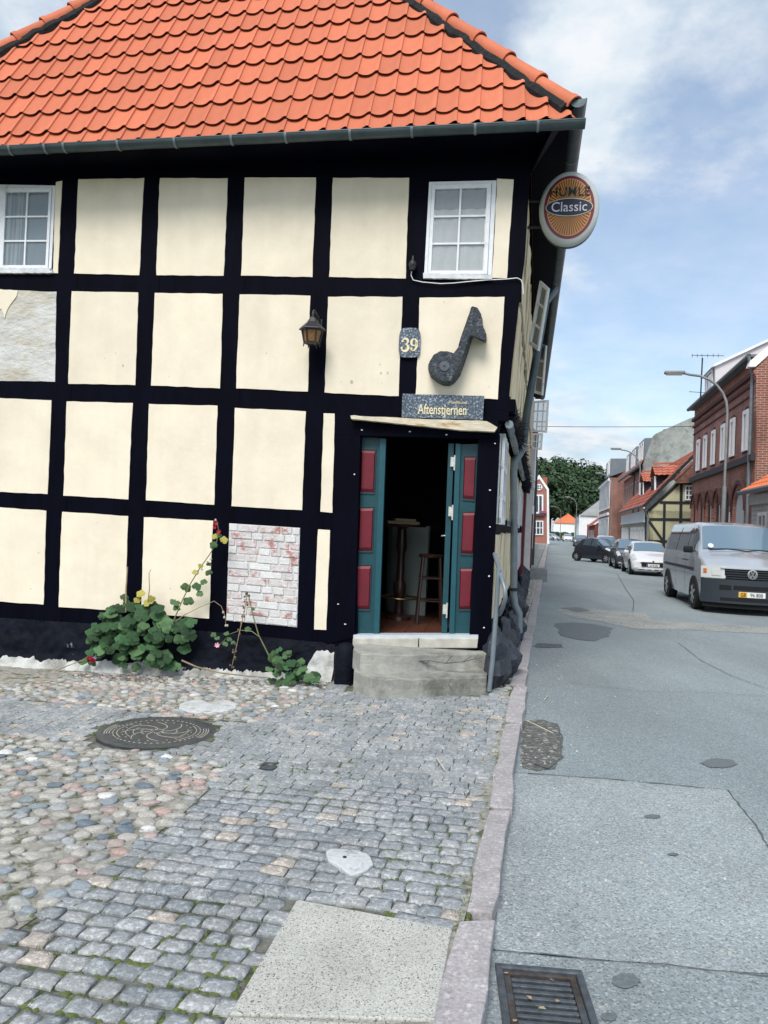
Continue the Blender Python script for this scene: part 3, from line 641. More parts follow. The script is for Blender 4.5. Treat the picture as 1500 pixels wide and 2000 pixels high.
l1 = leaf([(703, 852), (754, 856), (740, 1243), (691, 1242)], [[(706, 878), (734, 879), (731, 962), (704, 961)], [(703, 991), (730, 991), (727, 1076), (700, 1076)], [(698, 1104), (725, 1104), (722, 1190), (694, 1189)]], [(742, 856), (754, 857), (740, 1243), (729, 1243)])
l2 = leaf([(893, 868), (946, 866), (932, 1242), (880, 1242)], [[(907, 892), (930, 892), (926, 976), (904, 974)], [(904, 1000), (928, 1000), (924, 1082), (900, 1081)], [(899, 1109), (923, 1109), (919, 1190), (896, 1190)]], [(890, 866), (900, 867), (887, 1242), (877, 1242)])
# inner door folded back into the room
h0, h1 = f(884, 866, DO-.03), f(870, 1238, DO-.03); ind = (-FN*.99-FE*.02).normalized()
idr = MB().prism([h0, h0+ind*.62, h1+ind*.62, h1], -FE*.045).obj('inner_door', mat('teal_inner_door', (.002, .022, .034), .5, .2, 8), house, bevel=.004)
MB().prism([f(876, 866, DO+.0), f(887, 866, DO+.0), f(873, 1240, DO+.0), f(862, 1240, DO+.0)], -FN*.04).obj('door_edge', TEAL, idr, bevel=.003)
for (u, v) in ((884, 902), (880, 999), (869, 1190)):
    c = f(u, v, DO+.03); hb = MB(); hb.box(c, (.045, .015, .10), 0); hb.tube([c+V((.02, -.01, -.09)), c+V((.02, -.01, .07))], .009, 8); hb.obj('hinge', mat('bright_hinge', (.6, .6, .55), .4, .2, 20, metal=.3), idr)
hp = h0.lerp(h1, .49)+ind*.50-FE*.06; hb = MB(); hb.tube([hp+FE*.03, hp-FE*.03, hp-FE*.035-ind*.1], .009, 8); hb.box(hp+FE*.01, (.012, .03, .16)); hb.obj('handle', mat('steel_handle', (.5, .5, .5), .3, .1, 10, metal=.8), idr)
MB().prism([f(u, v, .02) for u, v in [(690, 1240), (934, 1240), (934, 1247), (690, 1247)]], -FN*.16).obj('door_sill', mat('pale_metal_sill', (.50, .56, .60), .4, .1, 8), house)
# room behind the door
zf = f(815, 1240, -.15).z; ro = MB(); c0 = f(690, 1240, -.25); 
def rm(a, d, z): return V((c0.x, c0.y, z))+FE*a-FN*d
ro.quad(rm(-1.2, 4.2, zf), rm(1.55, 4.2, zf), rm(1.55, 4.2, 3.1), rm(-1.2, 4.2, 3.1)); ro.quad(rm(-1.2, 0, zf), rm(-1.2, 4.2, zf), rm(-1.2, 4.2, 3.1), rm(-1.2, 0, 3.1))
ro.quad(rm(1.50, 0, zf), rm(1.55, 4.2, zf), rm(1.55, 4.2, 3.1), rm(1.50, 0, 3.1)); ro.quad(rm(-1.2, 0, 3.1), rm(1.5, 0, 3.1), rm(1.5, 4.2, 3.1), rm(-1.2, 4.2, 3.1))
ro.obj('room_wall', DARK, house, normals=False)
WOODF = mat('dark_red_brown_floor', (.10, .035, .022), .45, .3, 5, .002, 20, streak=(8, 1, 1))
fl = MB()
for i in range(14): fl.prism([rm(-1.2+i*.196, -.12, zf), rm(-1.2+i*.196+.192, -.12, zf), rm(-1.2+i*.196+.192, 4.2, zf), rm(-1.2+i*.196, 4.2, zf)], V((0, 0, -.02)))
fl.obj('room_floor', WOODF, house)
# ---------------------------------------------------------------- steps
for (u, v) in ((707, 840), (692, 926), (800, 843), (872, 849), (967, 866), (957, 957), (957, 1029), (955, 1125), (945, 1226), (674, 1219), (660, 1180)):
    FLK = mat('white_paint_fleck', (.75, .76, .76), .8); MB().prism([f(u+dx*(.45+.5*R.random()), v+dy*(.4+.5*R.random()), .018) for dx, dy in ((-2.6, -1.2), (1, -2), (3, .3), (.5, 2), (-2, 1.6))], -FN*.004).obj('paint_fleck', FLK, dfr)
st = thing('entrance_steps', (f(820, 1330, .3).x, f(820, 1330, .3).y, -.04), 'worn cracked concrete steps up to the open doorway', 'steps')
def step(pts_top, v_off, zt, zb, m_, nm):
    pass
def slab(front, z_t, z_f, zb, backoff, name, m_, seed, bv=.012):
    """front edge given as pixel points on height z_f; runs back to the wall at z_t"""
    F_ = [on(u, v, V((0, 0, z_f)), UPZ) for u, v in front]
    mb = MB(); n = 26; top = []
    segs = [(F_[i+1]-F_[i]).length for i in range(len(F_)-1)]; tot = sum(segs)
    def along(t):
        d = t*tot
        for i, s_ in enumerate(segs):
            if d <= s_ or i == len(segs)-1: return F_[i].lerp(F_[i+1], min(1, d/s_))
            d -= s_
    vs = []
    for i in range(n+1):
        p = along(i/n); j = .020*noise.noise(V((i*.35, seed, 0)))
        q = p+FN*j
        a = (p-FP0).dot(FN); bk = q-FN*(a+backoff)
        for t in (0, .5, 1): vs.append(V((bk.x, bk.y, z_t)).lerp(V((q.x, q.y, z_f+.012*noise.noise(V((i*.5, seed, 2))))), t))
        vs.append(V((q.x, q.y, (z_f+zb)/2))+FN*(.012*noise.noise(V((i*.4, seed, 7))))); vs.append(V((q.x, q.y, zb))+FN*(.015+.015*noise.noise(V((i*.4, seed, 9)))))
    fs = [(i*5+k, (i+1)*5+k, (i+1)*5+k+1, i*5+k+1) for i in range(n) for k in range(4)]
    fs += [tuple(range(5)), tuple(n*5+k for k in range(5))]
    mb.add(vs, fs); return mb.obj(name, m_, st, bevel=bv)
zth = f(815, 1247, .03).z
MB().prism([f(u, v, .05) for u, v in [(689, 1247), (817, 1247), (816, 1266), (688, 1266)]], -FN*.12).obj('threshold_stone', CONCL, st, bevel=.008)
MB().prism([f(u, v, .045) for u, v in [(818.5, 1247), (934, 1247), (932, 1266), (818, 1266)]], -FN*.12).obj('threshold_stone', CONCL, st, bevel=.008)
z1 = f(815, 1264, .05).z
slab([(690, 1266), (704, 1277), (780, 1279), (953, 1277)], z1, z1-.02, .12, 0.0, 'step', CONC, 3)
slab([(691, 1309), (728, 1325), (830, 1326), (951, 1323)], .17, .14, -.07, 0.0, 'step', CONC, 11)
ck = MB()
def crack(pts, w=.006):
    for (p, q) in zip(pts, pts[1:]): d = (q-p).normalized(); s_ = d.cross(FN).normalized()*w*R.uniform(.5, 1); ck.prism([p-s_, q-s_, q+s_, p+s_], -FN*.01)
CKM = mat('step_crack', (.10, .10, .09), .95, .2, 20)
for pts, (pu, pv), z_ in (([(772, 1284), (790, 1289), (815, 1291), (838, 1291), (870, 1296), (905, 1293), (925, 1288), (944, 1284)], (830, 1279), z1-.02), ([(905, 1293), (914, 1286), (921, 1281)], (830, 1279), z1-.02), ([(870, 1296), (878, 1287), (884, 1281)], (830, 1279), z1-.02), ([(838, 1291), (832, 1297)], (830, 1279), z1-.02), ([(880, 1327), (876, 1338), (882, 1348)], (830, 1325), .14), ([(826, 1326), (830, 1337)], (830, 1325), .14)):
    q_ = on(pu, pv, V((0, 0, z_)), UPZ); off_ = (q_-FP0).dot(FN)+.016; mbk = MB(); PP = [f(u, v, off_) for u, v in pts]
    for p, q in zip(PP, PP[1:]): d = (q-p).normalized(); s_ = d.cross(FN).normalized()*R.uniform(.0015, .0035); mbk.prism([p-s_, q-s_*.7, q+s_*.7, p+s_], -FN*.03)
    mbk.obj('crack', CKM, st)
# ---------------------------------------------------------------- things at the wall
bol = MB(); bc = on(672, 1338, V((0, 0, gz(-.3, 8)-.02)), UPZ)
bol.lathe(V((bc.x, bc.y, bc.z)), [(.105, 0), (.112, .1), (.108, .25), (.10, .36), (.075, .42), (.03, .44)], 14)
single(bol, 'corner_stone', TIMBER2, 'black tarred kerb-guard stone standing left of the steps', 'bollard', smooth=50)
hr_ = thing('handrail', (at(957, 1346, 7.6).x, 7.6, -.05), 'grey steel tube handrail at the right side of the steps', 'handrail')
MB().tube([at(955, 1350, 7.62), at(962, 1290, 7.62), at(970, 1180, 7.62), at(974, 1112, 7.62)], .024, 10).obj('post', ZINCP, hr_, smooth=50)
MB().tube([at(966, 1082, 8.0), at(972, 1102, 7.8), at(980, 1130, 7.55), at(986, 1150, 7.45), at(987, 1168, 7.45), at(982, 1186, 7.55), at(975, 1200, 7.7)], .022, 10).obj('rail', ZINCP, hr_, smooth=60)
dp = thing('downpipe', (at(1012, 1235, 11).x, 11, -.05), 'grey zinc downpipe with elbows running down the side wall', 'downpipe')
MB().tube([at(1084, 566, 12.2), at(1076, 577, 12.0), at(1066, 590, 11.8), at(1050, 682, 11.5), at(1030, 800, 11.2), at(1022, 868, 11)], .058, 12).obj('upper_pipe', ZINC, dp, smooth=60)
MB().tube([at(1022, 862, 11), at(1019, 878, 11), at(1004, 902, 10.95), at(1003, 916, 10.95)], .062, 12).obj('elbow', ZINCP, dp, smooth=60)
MB().tube([at(1003, 908, 10.95), at(1004, 1040, 10.95), at(1003, 1172, 10.95)], .052, 12).obj('lower_pipe', ZINCP, dp, smooth=60)
MB().tube([at(1003, 1165, 10.95), at(1005, 1182, 10.95), at(1013, 1198, 10.95), at(1013, 1236, 10.95)], .056, 12).obj('shoe', ZINCP, dp, smooth=60)
MB().tube([at(1003, 1148, 10.95), at(1003, 1154, 10.95)], .066, 12).obj('bracket', BLACKM, dp)
# note
NP = [(922.6, 598), (932, 601), (939, 612), (942, 623), (943, 637), (950, 653), (950.6, 664), (948, 670), (938, 665), (925.5, 658), (922, 664), (914, 692), (904, 720), (899, 734), (889, 748), (879, 754), (867, 754), (854, 748), (841, 737), (836, 721), (839, 706), (847, 693), (860, 686), (874, 686), (886, 690), (895, 678), (900, 658), (909, 633), (916, 614), (920, 601)]
sh = {}
def nshift(i, u, v):
    du, dv = 0, 0
    if 9 <= i <= 19: dv = -9 if i >= 13 else -3
    if 9 <= i <= 14: du = -7
    if i in (5, 6, 7, 8): du, dv = -2, -5
    return u+du, v+dv
FRN = []
for i, (u, v) in enumerate(NP): FRN.append(nshift(i, u, v))
def dens(L_, k=3):
    out = []
    for i in range(len(L_)):
        a, b = L_[i], L_[(i+1) % len(L_)]
        for j in range(k): out.append((a[0]+(b[0]-a[0])*j/k, a[1]+(b[1]-a[1])*j/k))
    return out
fa, fb = dens(FRN), dens(NP); nm_ = MB(); n = len(fa)
P1 = [f(u, v, .21)+V((R.uniform(-.003, .003), 0, R.uniform(-.003, .003))) for u, v in fa]; P2 = [f(u, v, .02) for u, v in fb]
nm_.add(P1+P2, [tuple(range(n)), tuple(reversed(range(n, 2*n)))]+[(i, n+i, n+(i+1) % n, (i+1) % n) for i in range(n)])
NOTEM = mat('chiselled_dark_stone', (.045, .055, .068), .7, .6, 45, .03, 48, spec=.5, col2=(.11, .13, .15), c2=(.54, .60))
note = single(nm_, 'stone_music_note', NOTEM, 'big dark grey carved stone music note on the cream panel above the door', 'wall ornament', bevel=.006)
c = f(868, 715, .214); d_ = MB(); d_.lathe(c-FN*.01, [(.052, 0), (.052, .014), (.012, .015)], 20, FN); d_.obj('disc', mat('smooth_dark_stone', (.085, .10, .115), .7, .2, 20), note)
e_ = MB(); e_.lathe(c+FN*.004, [(.012, 0), (.012, .004)], 12, FN); e_.obj('hole', BLACKM, note)
# number plate of the house
q39 = []
for k in range(28):
    t = k/28*2*math.pi; cx_, cy_ = 800, 669; sx_ = 21*(abs(math.cos(t))**.42)*(1 if math.cos(t) > 0 else -1); sy_ = 29*(abs(math.sin(t))**(.62 if math.sin(t) < 0 else .42))*(1 if math.sin(t) > 0 else -1)
    q39.append((cx_+sx_-sy_*.04, cy_+sy_))
pl39 = single(MB().prism([f(u, v, .035) for u, v in q39], -FN*.03), 'house_number_plate', BLUEGR, 'rounded grey granite plate with gold number 39 beside the stone note', 'sign')
def stroke(mb, pts, ws, org, s_, off):
    """thick-and-thin pen stroke on the front wall"""
    n = len(pts); A = []; B = []
    for i, (x, y) in enumerate(pts):
        x0, y0 = pts[max(0, i-1)]; x1, y1 = pts[min(n-1, i+1)]; dx, dy = x1-x0, y1-y0; l_ = math.hypot(dx, dy) or 1; nx, ny = -dy/l_, dx/l_; w_ = ws[i]/2
        A.append(org+FE*((x+nx*w_)*s_)+UPZ*((y+ny*w_)*s_)); B.append(org+FE*((x-nx*w_)*s_)+UPZ*((y-ny*w_)*s_))
    for i in range(n-1): mb.prism([A[i], A[i+1], B[i+1], B[i]], -FN*off)
def arc(cx, cy, rx, ry, a0, a1, n=12): return [(cx+rx*math.cos(math.radians(a0+(a1-a0)*i/n)), cy+ry*math.sin(math.radians(a0+(a1-a0)*i/n))) for i in range(n+1)]
dg = MB(); O = f(800, 673, .041); sc_ = .145
def wv(n, a, b): return [a+(b-a)*math.sin(math.pi*i/(n-1)) for i in range(n)]
p = arc(-.33, .24, .20, .20, 160, -80, 14); stroke(dg, p, wv(len(p), .05, .17), O, sc_, .004)
p = arc(-.35, -.22, .26, .25, 85, -165, 16); stroke(dg, p, wv(len(p), .05, .20), O, sc_, .004)
for (x, y) in ((-.53, .26), (-.57, -.24), (.14, -.30)): p = arc(x, y, .045, .045, 0, 360, 8); stroke(dg, p, [.09]*len(p), O, sc_, .004)
p = arc(.32, .17, .20, .25, 0, 360, 20); stroke(dg, p, [.06+.12*abs(math.cos(2*math.pi*i/20)) for i in range(21)], O, sc_, .004)
p = [(.52, .2), (.53, .05), (.52, -.12), (.45, -.3), (.33, -.43), (.2, -.44), (.12, -.34)]; stroke(dg, p, [.16, .18, .18, .15, .1, .06, .06], O, sc_, .004)
dg.obj('numerals', GOLD, pl39)
dg = MB(); dg.lathe(f(800, 647, .036), [(.006, 0), (.006, .004)], 8, FN); dg.obj('screw', mat('steel_screw', (.5, .5, .5), .3, .1, 10, metal=.7), pl39)
# granite name sign
sg = single(MB().prism([f(u, v, .065) for u, v in [(786, 769), (946, 773), (943, 820), (784, 815)]], -FN*.05), 'granite_name_sign', BLUEGR, 'dark speckled granite sign with gold lettering Aftenstjernen over the door', 'sign', bevel=.003)
def serif_text(txt, size, u, v, sx, off, par, bold=.0):
    o_ = f(u, v, off); t = text_mb(txt, size, o_, FE, (UPZ-FE*.0).normalized(), .004, sx, 'LEFT', bold); t.obj('lettering', GOLD, par, normals=False)
    # small slab serifs under and over the stems
serif_text('Aftenstjernen', .150, 816, 808, .62, .070, sg, .0012)
serif_text('Musikhuset', .045, 876, 788, .95, .070, sg)
sr_ = MB()
for (u, v) in ((818, 808), (829, 808), (836, 808), (845, 808), (858, 808), (878, 810), (893, 809), (899, 809), (908, 809)): sr_.box(f(u, v, .069), (.022, .004, .005), 0)
sr_.obj('serifs', GOLD, sg)
# lantern
lc = f(610, 645, .24); lan = thing('wall_lantern', tuple(lc-V((0, 0, .2))), 'black iron wall lantern with amber glass on the timber post', 'lantern')
px = 7.85/1500
mb = MB(); mb.lathe(lc, [(.145, 0), (.138, .012), (.06, .085), (.03, .135), (.012, .15)], 6); mb.obj('hood', BLACKM, lan)
mb = MB(); mb.tube([lc+V((0, 0, .14)), lc+V((0, 0, .20)), lc+V((.01, .01, .215)), lc-FN*.22+V((.02, 0, .17)), lc-FN*.25+V((.02, 0, .05))], .012, 8); mb.box(lc-FN*.235+V((.02, 0, .08)), (.05, .015, .2)); mb.obj('bracket', BLACKM, lan, smooth=50)
mb = MB(); mb.lathe(lc, [(.105, -.002), (.075, -.135)], 6); mb.obj('glass', mat('amber_glass', (.23, .11, .03), .35, .4, 25, .003, 40), lan)
mb = MB()
for k in range(6):
    a = k*math.pi/3; d = V((math.cos(a), math.sin(a), 0)); mb.tube([lc+d*.110, lc+d*.080-V((0, 0, .135)), lc+d*.088-V((0, 0, .175))], [.011, .010, .004], 5)
    d2 = V((math.cos(a+math.pi/3), math.sin(a+math.pi/3), 0)); mb.tube([lc+d*.080-V((0, 0, .135)), lc+d2*.080-V((0, 0, .135))], .010, 5); mb.tube([lc+d*.110-V((0, 0, .004)), lc+d2*.110-V((0, 0, .004))], .010, 5)
mb.obj('frame', BLACKM, lan)
# cable and bulb holder
cb = thing('lamp_cable', tuple(f(806, 545, .03)), 'thin white cable sagging under the upper window to the corner', 'cable')
MB().tube([f(u, v, .025) for u, v in [(804, 528), (803, 538), (807, 547), (825, 551), (860, 554), (885, 553), (915, 550), (950, 547), (990, 545), (1010, 543), (1018, 547), (1021, 556), (1022, 575)]], .0055, 6).obj('cord', mat('white_cord', (.8, .8, .8), .5, .05, 10), cb, smooth=60)
kb = f(806, 516, .06); MB().lathe(kb-V((0, 0, .07)), [(.015, 0), (.03, .01), (.03, .03), (.038, .05), (.042, .075), (.03, .10), (.012, .12), (.008, .16)], 12).obj('holder', BLACKM, cb, smooth=40)
# ---------------------------------------------------------------- oval beer sign on the side wall
bx = V((.98, -.196, 0)).normalized(); bn = V((-bx.y*-1, 0, 0)); bn = UPZ.cross(bx).normalized()*-1; bn = bn if bn.y < 0 else -bn
bc = at(1111, 410, 8.55); RX, RZ = .325, .415
bs = thing('beer_sign', tuple(bc-V((0, 0, RZ))), 'oval illuminated sign box reading HUMLE Classic on brackets at the corner', 'sign')
def ell(rx, rz, off, n=48, cz=0, cx=0): return [bc+bx*(cx+math.cos(2*math.pi*k/n)*rx)+UPZ*(cz+math.sin(2*math.pi*k/n)*rz)+bn*off for k in range(n)]
def ellring(mb, rings, n=48, cap=True):
    b = len(mb.v); vs = [p for r_ in rings for p in r_]; fs = [(i*n+k, i*n+(k+1) % n, (i+1)*n+(k+1) % n, (i+1)*n+k) for i in range(len(rings)-1) for k in range(n)]
    if cap: fs += [tuple(range(n)), tuple(range((len(rings)-1)*n, len(rings)*n))]
    mb.add(vs, fs)
mb = MB(); ellring(mb, [ell(RX*.86, RZ*.86, -.10), ell(RX, RZ, -.075), ell(RX, RZ, .0)]); mb.obj('case', mat('navy_sign_case', (.02, .03, .045), .4, .1, 6), bs, smooth=40)
mb = MB(); ellring(mb, [ell(RX*1.005, RZ*1.005, -.01), ell(RX*1.01, RZ*1.01, .03), ell(RX*.97, RZ*.97, .055), ell(RX*.86, RZ*.88, .066)]); mb.obj('rim', mat('pale_grey_sign_rim', (.52, .56, .54), .35, .06, 6), bs, smooth=60)
for nm, rx, rz, off, m_ in (('band', .845, .855, .069, mat('maroon_print', (.20, .02, .03), .3, .05, 5)), ('keyline', .745, .775, .071, mat('pale_orange_print', (.80, .48, .28), .3, .05, 5)), ('field', .725, .757, .073, mat('orange_print', (.68, .37, .09), .3, .05, 5))):
    mb = MB(); mb.poly(ell(RX*rx, RZ*rz, off)); mb.obj(nm, m_, bs)
mb = MB()
for k in range(52):
    a0, a1 = 2*math.pi*(k+.22)/52, 2*math.pi*(k+.78)/52
    pts = [bc+bx*(math.cos(a)*RX*.722*r_)+UPZ*(math.sin(a)*RZ*.754*r_)+bn*.075 for a, r_ in ((a0, .35), (a0, 1), (a1, 1), (a1, .35))]; mb.poly(pts)
mb.obj('rays', mat('rust_ray_print', (.30, .07, .015), .3, .05, 5), bs)
for nm, rx, rz, off, m_ in (('oval_outline', .80, .258, .079, mat('dark_edge_print', (.02, .02, .03), .3)), ('oval_keyline', .79, .248, .081, mat('cream_print', (.75, .68, .55), .3)), ('oval_field', .765, .226, .083, mat('navy_print', (.012, .018, .045), .3))):
    mb = MB(); mb.poly(ell(RX*rx, RZ*rz, off, cz=-.002)); mb.obj(nm, m_, bs)
t = text_mb('HUMLE', .145, bc+UPZ*.125+bn*.081, bx, UPZ, .004, .92, 'CENTER', .0006, 1.06); t.obj('lettering', mat('green_print', (.002, .022, .016), .3), bs, normals=False)
t = text_mb('Classic', .155, bc-UPZ*.05+bn*.086, bx, UPZ, .003, .92, 'CENTER', .0005); t.obj('lettering', mat('pale_lettering', (.72, .72, .80), .3), bs, normals=False)
for dz in (.13, -.17): MB().tube([bc+UPZ*dz-bx*(RX*.9)-bn*.04, bc+UPZ*dz-bx*(RX*.9+.18)-bn*.04], .018, 8).obj('bracket', BLACKM, bs)
# ================================================================ ground, pavement, road
SAND = mat('sandy_joint_moss', (.15, .15, .13), .95, .4, 18, .008, 60, col2=(.06, .08, .03), c2=(.50, .58), spec=.2)
SAND2 = mat('sandy_bed', (.31, .30, .265), .95, .35, 22, .010, 60, col2=(.10, .11, .06), c2=(.52, .62), spec=.2)
ASPH = mat('old_asphalt', (.250, .290, .300), .9, .18, 130, .004, 220, spec=.2, col2=(.27, .305, .315), c2=(.56, .62))
def macro(m, scale, lo, hi, streak=None):           # broad wear on top of a fine-grained material
    t = m.node_tree; n = t.nodes; l = t.links; b = n['Principled BSDF']; src = b.inputs['Base Color'].links[0].from_socket
    g = n.new('ShaderNodeNewGeometry'); x = n.new('ShaderNodeTexNoise'); x.inputs['Scale'].default_value = scale; x.inputs['Detail'].default_value = 7; x.inputs['Roughness'].default_value = .6
    mp = n.new('ShaderNodeMapping'); mp.inputs['Scale'].default_value = streak or (1, 1, 1); l.new(g.outputs['Position'], mp.inputs[0]); l.new(mp.outputs[0], x.inputs['Vector'])
    r = n.new('ShaderNodeMapRange'); r.inputs[1].default_value = .3; r.inputs[2].default_value = .7; r.inputs[3].default_value = lo; r.inputs[4].default_value = hi; l.new(x.outputs[0], r.inputs[0])
    v = n.new('ShaderNodeVectorMath'); v.operation = 'SCALE'; l.new(src, v.inputs[0]); l.new(r.outputs[0], v.inputs['Scale']); l.new(v.outputs[0], b.inputs['Base Color']); return m
macro(CREAM, 1.1, .955, 1.035, (4, 4, .45)); macro(CREAM2, 1.1, .9, 1.06, (4, 4, .45))
macro(ASPH, .5, .82, 1.18, (1, .35, 1)); 
ASPH2 = macro(mat('pale_patched_asphalt', (.315, .355, .365), .92, .20, 120, .006, 200, spec=.2, col2=(.38, .41, .40), c2=(.54, .60)), .9, .84, 1.2)
AST = [(0, (.62, .62, .62)), (.12, (.88, .88, .88)), (.45, (1, 1, 1)), (.75, (1.12, 1.12, 1.12)), (.93, (1.42, 1.42, 1.4))]
ASPH3 = macro(mat('mid_patched_asphalt', (.27, .31, .32), .92, .2, 120, .006, 200, spec=.2, col2=(.34, .37, .36), c2=(.55, .61)), .9, .84, 1.2)
for m_ in (ASPH, ASPH2, ASPH3): speckle(m_, 115, AST)
TARD = mat('dark_oily_stain', (.125, .148, .155), .8, .25, 60, .003, 120)
GRAV = mat('broken_gravelly_asphalt', (.13, .135, .125), .95, .6, 40, .03, 50, col2=(.36, .35, .31), c2=(.55, .6))
CRK = mat('crack_fill_dark', (.10, .112, .115), .9, .3, 20)
gsheet = MB(); gsheet.quad((-500, -300, -.42), (700, -300, -.42), (700, 900, -.42), (-500, 900, -.42)); gsheet.obj('ground', mat('far_ground', (.09, .11, .05), .95, .3, .2), None, kind='structure')
# storm drain opening in the road
gq = [grd(966, 1886, ROADZ), grd(1139, 1914, ROADZ), grd(1160, 2045, ROADZ), grd(950, 2045, ROADZ)]
gc = sum(gq, V((0, 0, 0)))/4; gu = ((gq[1]-gq[0]).normalized()+(gq[2]-gq[3]).normalized()).normalized(); gv = V((gu.y, -gu.x, 0)); gv = gv if gv.y < 0 else -gv   # gv towards the camera
tl = gq[0]; GWD = (gq[1]-gq[0]).length; GLN = .42
gq = [tl, tl+gu*GWD, tl+gu*GWD+gv*GLN, tl+gv*GLN]
def annulus(mb, outer, inner): 
    for i in range(4): j = (i+1) % 4; mb.quad(outer[i], outer[j], inner[j], inner[i])
rd = MB(); z = ROADZ; Wd = 5.85
far, mid = 210, 5.0
rd.quad((xk(mid)-.03, mid, z), (xk(mid)+Wd, mid, z), (xk(far)+Wd, far, z), (xk(far)-.03, far, z))
rd.quad((xk(mid)-.03, mid, z), (xk(-6)-.03, -6, z), (xk(-6)-.03, -6, z-.001), (xk(mid)-.03, mid, z-.001))
O_ = [V((xk(mid)-.03, mid, z)), V((xk(mid)+Wd, mid, z)), V((xk(-6)+Wd, -6, z)), V((xk(-6)-.03, -6, z))]
I_ = [V((p.x, p.y, z)) for p in gq]
annulus(rd, O_, I_)
road = rd.obj('road', ASPH, None, kind='structure')
def patch(px, m_, dz, nm, w_=.012, st=.15, jit=True):
    P = [grd(u, v, ROADZ+dz) for u, v in px]; out = []
    for i in range(len(P)):
        a, b = P[i], P[(i+1) % len(P)]; k = max(1, min(40, int((b-a).length/st)))
        for j in range(k): q = a.lerp(b, j/k); out.append(q+V((R.uniform(-1, 1)*w_, R.uniform(-1, 1)*w_, 0)))
    MB().poly(out).obj(nm, m_, road, normals=True)
patch([(1002, 1508), (1060, 1512), (1180, 1520), (1420, 1542), (1475, 1610), (1540, 1720), (1640, 1830), (1640, 1914), (1300, 1884), (1100, 1866), (964, 1854), (972, 1760), (988, 1620)], ASPH2, .004, 'asphalt_patch')
P2 = [grd(962, 1858, ROADZ+.004), grd(1640, 1918, ROADZ+.004), grd(1720, 2300, ROADZ+.004), grd(905, 2300, ROADZ+.004)]
pm = MB(); annulus(pm, P2, [p+V((0, 0, .004)) for p in I_]); pm.obj('asphalt_patch', ASPH3, road)
patch([(1078, 1190), (1140, 1188), (1215, 1193), (1262, 1198), (1275, 1212), (1340, 1216), (1520, 1226), (1520, 1238), (1380, 1232), (1240, 1228), (1180, 1214), (1120, 1206)], macro(mat('gravelled_band', (.32, .325, .30), .95, .4, 40, .01, 80, col2=(.22, .235, .235), c2=(.5, .56)), 1.5, .8, 1.2), .004, 'asphalt_patch', .05, .2)
patch([(1082, 1218), (1118, 1215), (1160, 1219), (1196, 1226), (1188, 1242), (1160, 1252), (1120, 1248), (1096, 1240)], TARD, .0055, 'stain', .03, .1)
patch([(1095, 1187), (1130, 1186), (1155, 1192), (1130, 1196)], TARD, .006, 'stain', .03, .1)
def ellpx(cx, cy, rx, ry, n=22, w=.1): return [(cx+rx*math.cos(2*math.pi*k/n)*(1+R.uniform(-w, w)), cy+ry*math.sin(2*math.pi*k/n)*(1+R.uniform(-w, w))) for k in range(n)]
patch(ellpx(1405, 1490, 34, 9), TARD, .0055, 'stain', .004, .1); patch(ellpx(1222, 1915, 26, 15), TARD, .009, 'stain', .004, .05); patch(ellpx(1275, 1594, 16, 4), TARD, .009, 'stain', .004, .05); patch(ellpx(1315, 1668, 10, 3), TARD, .009, 'stain', .004, .05)
patch(ellpx(1190, 1985, 16, 9), TARD, .009, 'stain', .004, .05)
patch([(1024, 1408), (1060, 1405), (1088, 1412), (1096, 1440), (1098, 1478), (1082, 1502), (1050, 1506), (1020, 1500), (1016, 1450)], GRAV, .003, 'broken_patch', .015, .06)
patch([(1042, 1262), (1050, 1256), (1096, 1258), (1100, 1264), (1050, 1265)], CRK, .006, 'gully_cover', .003, .1)
ckm = MB()
def crk(px, w_=.007, z_=.0092):
    P = [grd(u, v, ROADZ+z_) for u, v in px]; Q = [P[0]]
    for a, b in zip(P, P[1:]):
        k = max(1, int((b-a).length/.07))
        for j in range(1, k+1): Q.append(a.lerp(b, j/k)+V((R.uniform(-1, 1)*.006, R.uniform(-1, 1)*.006, 0)))
    for a, b in zip(Q, Q[1:]):
        d = (b-a).normalized(); s_ = V((d.y, -d.x, 0))*w_*R.uniform(.2, .75); ckm.quad(a-s_, b-s_, b+s_, a+s_)
crk([(1002, 1508), (1060, 1512), (1180, 1520), (1420, 1542), (1475, 1610), (1540, 1720)], .010); crk([(962, 1856), (1100, 1866), (1300, 1884), (1520, 1908)], .006)
crk([(1205, 1120), (1222, 1150), (1238, 1172), (1236, 1194)], .02); crk([(1325, 1255), (1370, 1290), (1430, 1320), (1500, 1345)], .008); crk([(1100, 1330), (1250, 1350), (1390, 1352), (1500, 1360)], .006)
crk([(1088, 1412), (1098, 1440), (1096, 1480), (1070, 1500), (1045, 1490)], .012)
ckm.obj('cracks', CRK, road)['kind'] = 'stuff'
bits = MB()
for i in range(260):
    y = R.uniform(2.2, 14) if i % 3 else R.uniform(2.2, 6); x = xk(y)+.03+abs(R.gauss(0, .35)) if i % 2 else xk(y)+R.uniform(.05, 4.5)
    if GWD and abs((V((x, y, 0))-gc).length) < .45: continue
    s_ = R.uniform(.004, .011); bits.lathe((x, y, ROADZ+.003), [(s_, 0), (s_*.7, s_*.8)], 5)
bits.obj('road_grit', mat('pale_grit', (.42, .41, .38), .9, .4, 30), road)['kind'] = 'stuff'
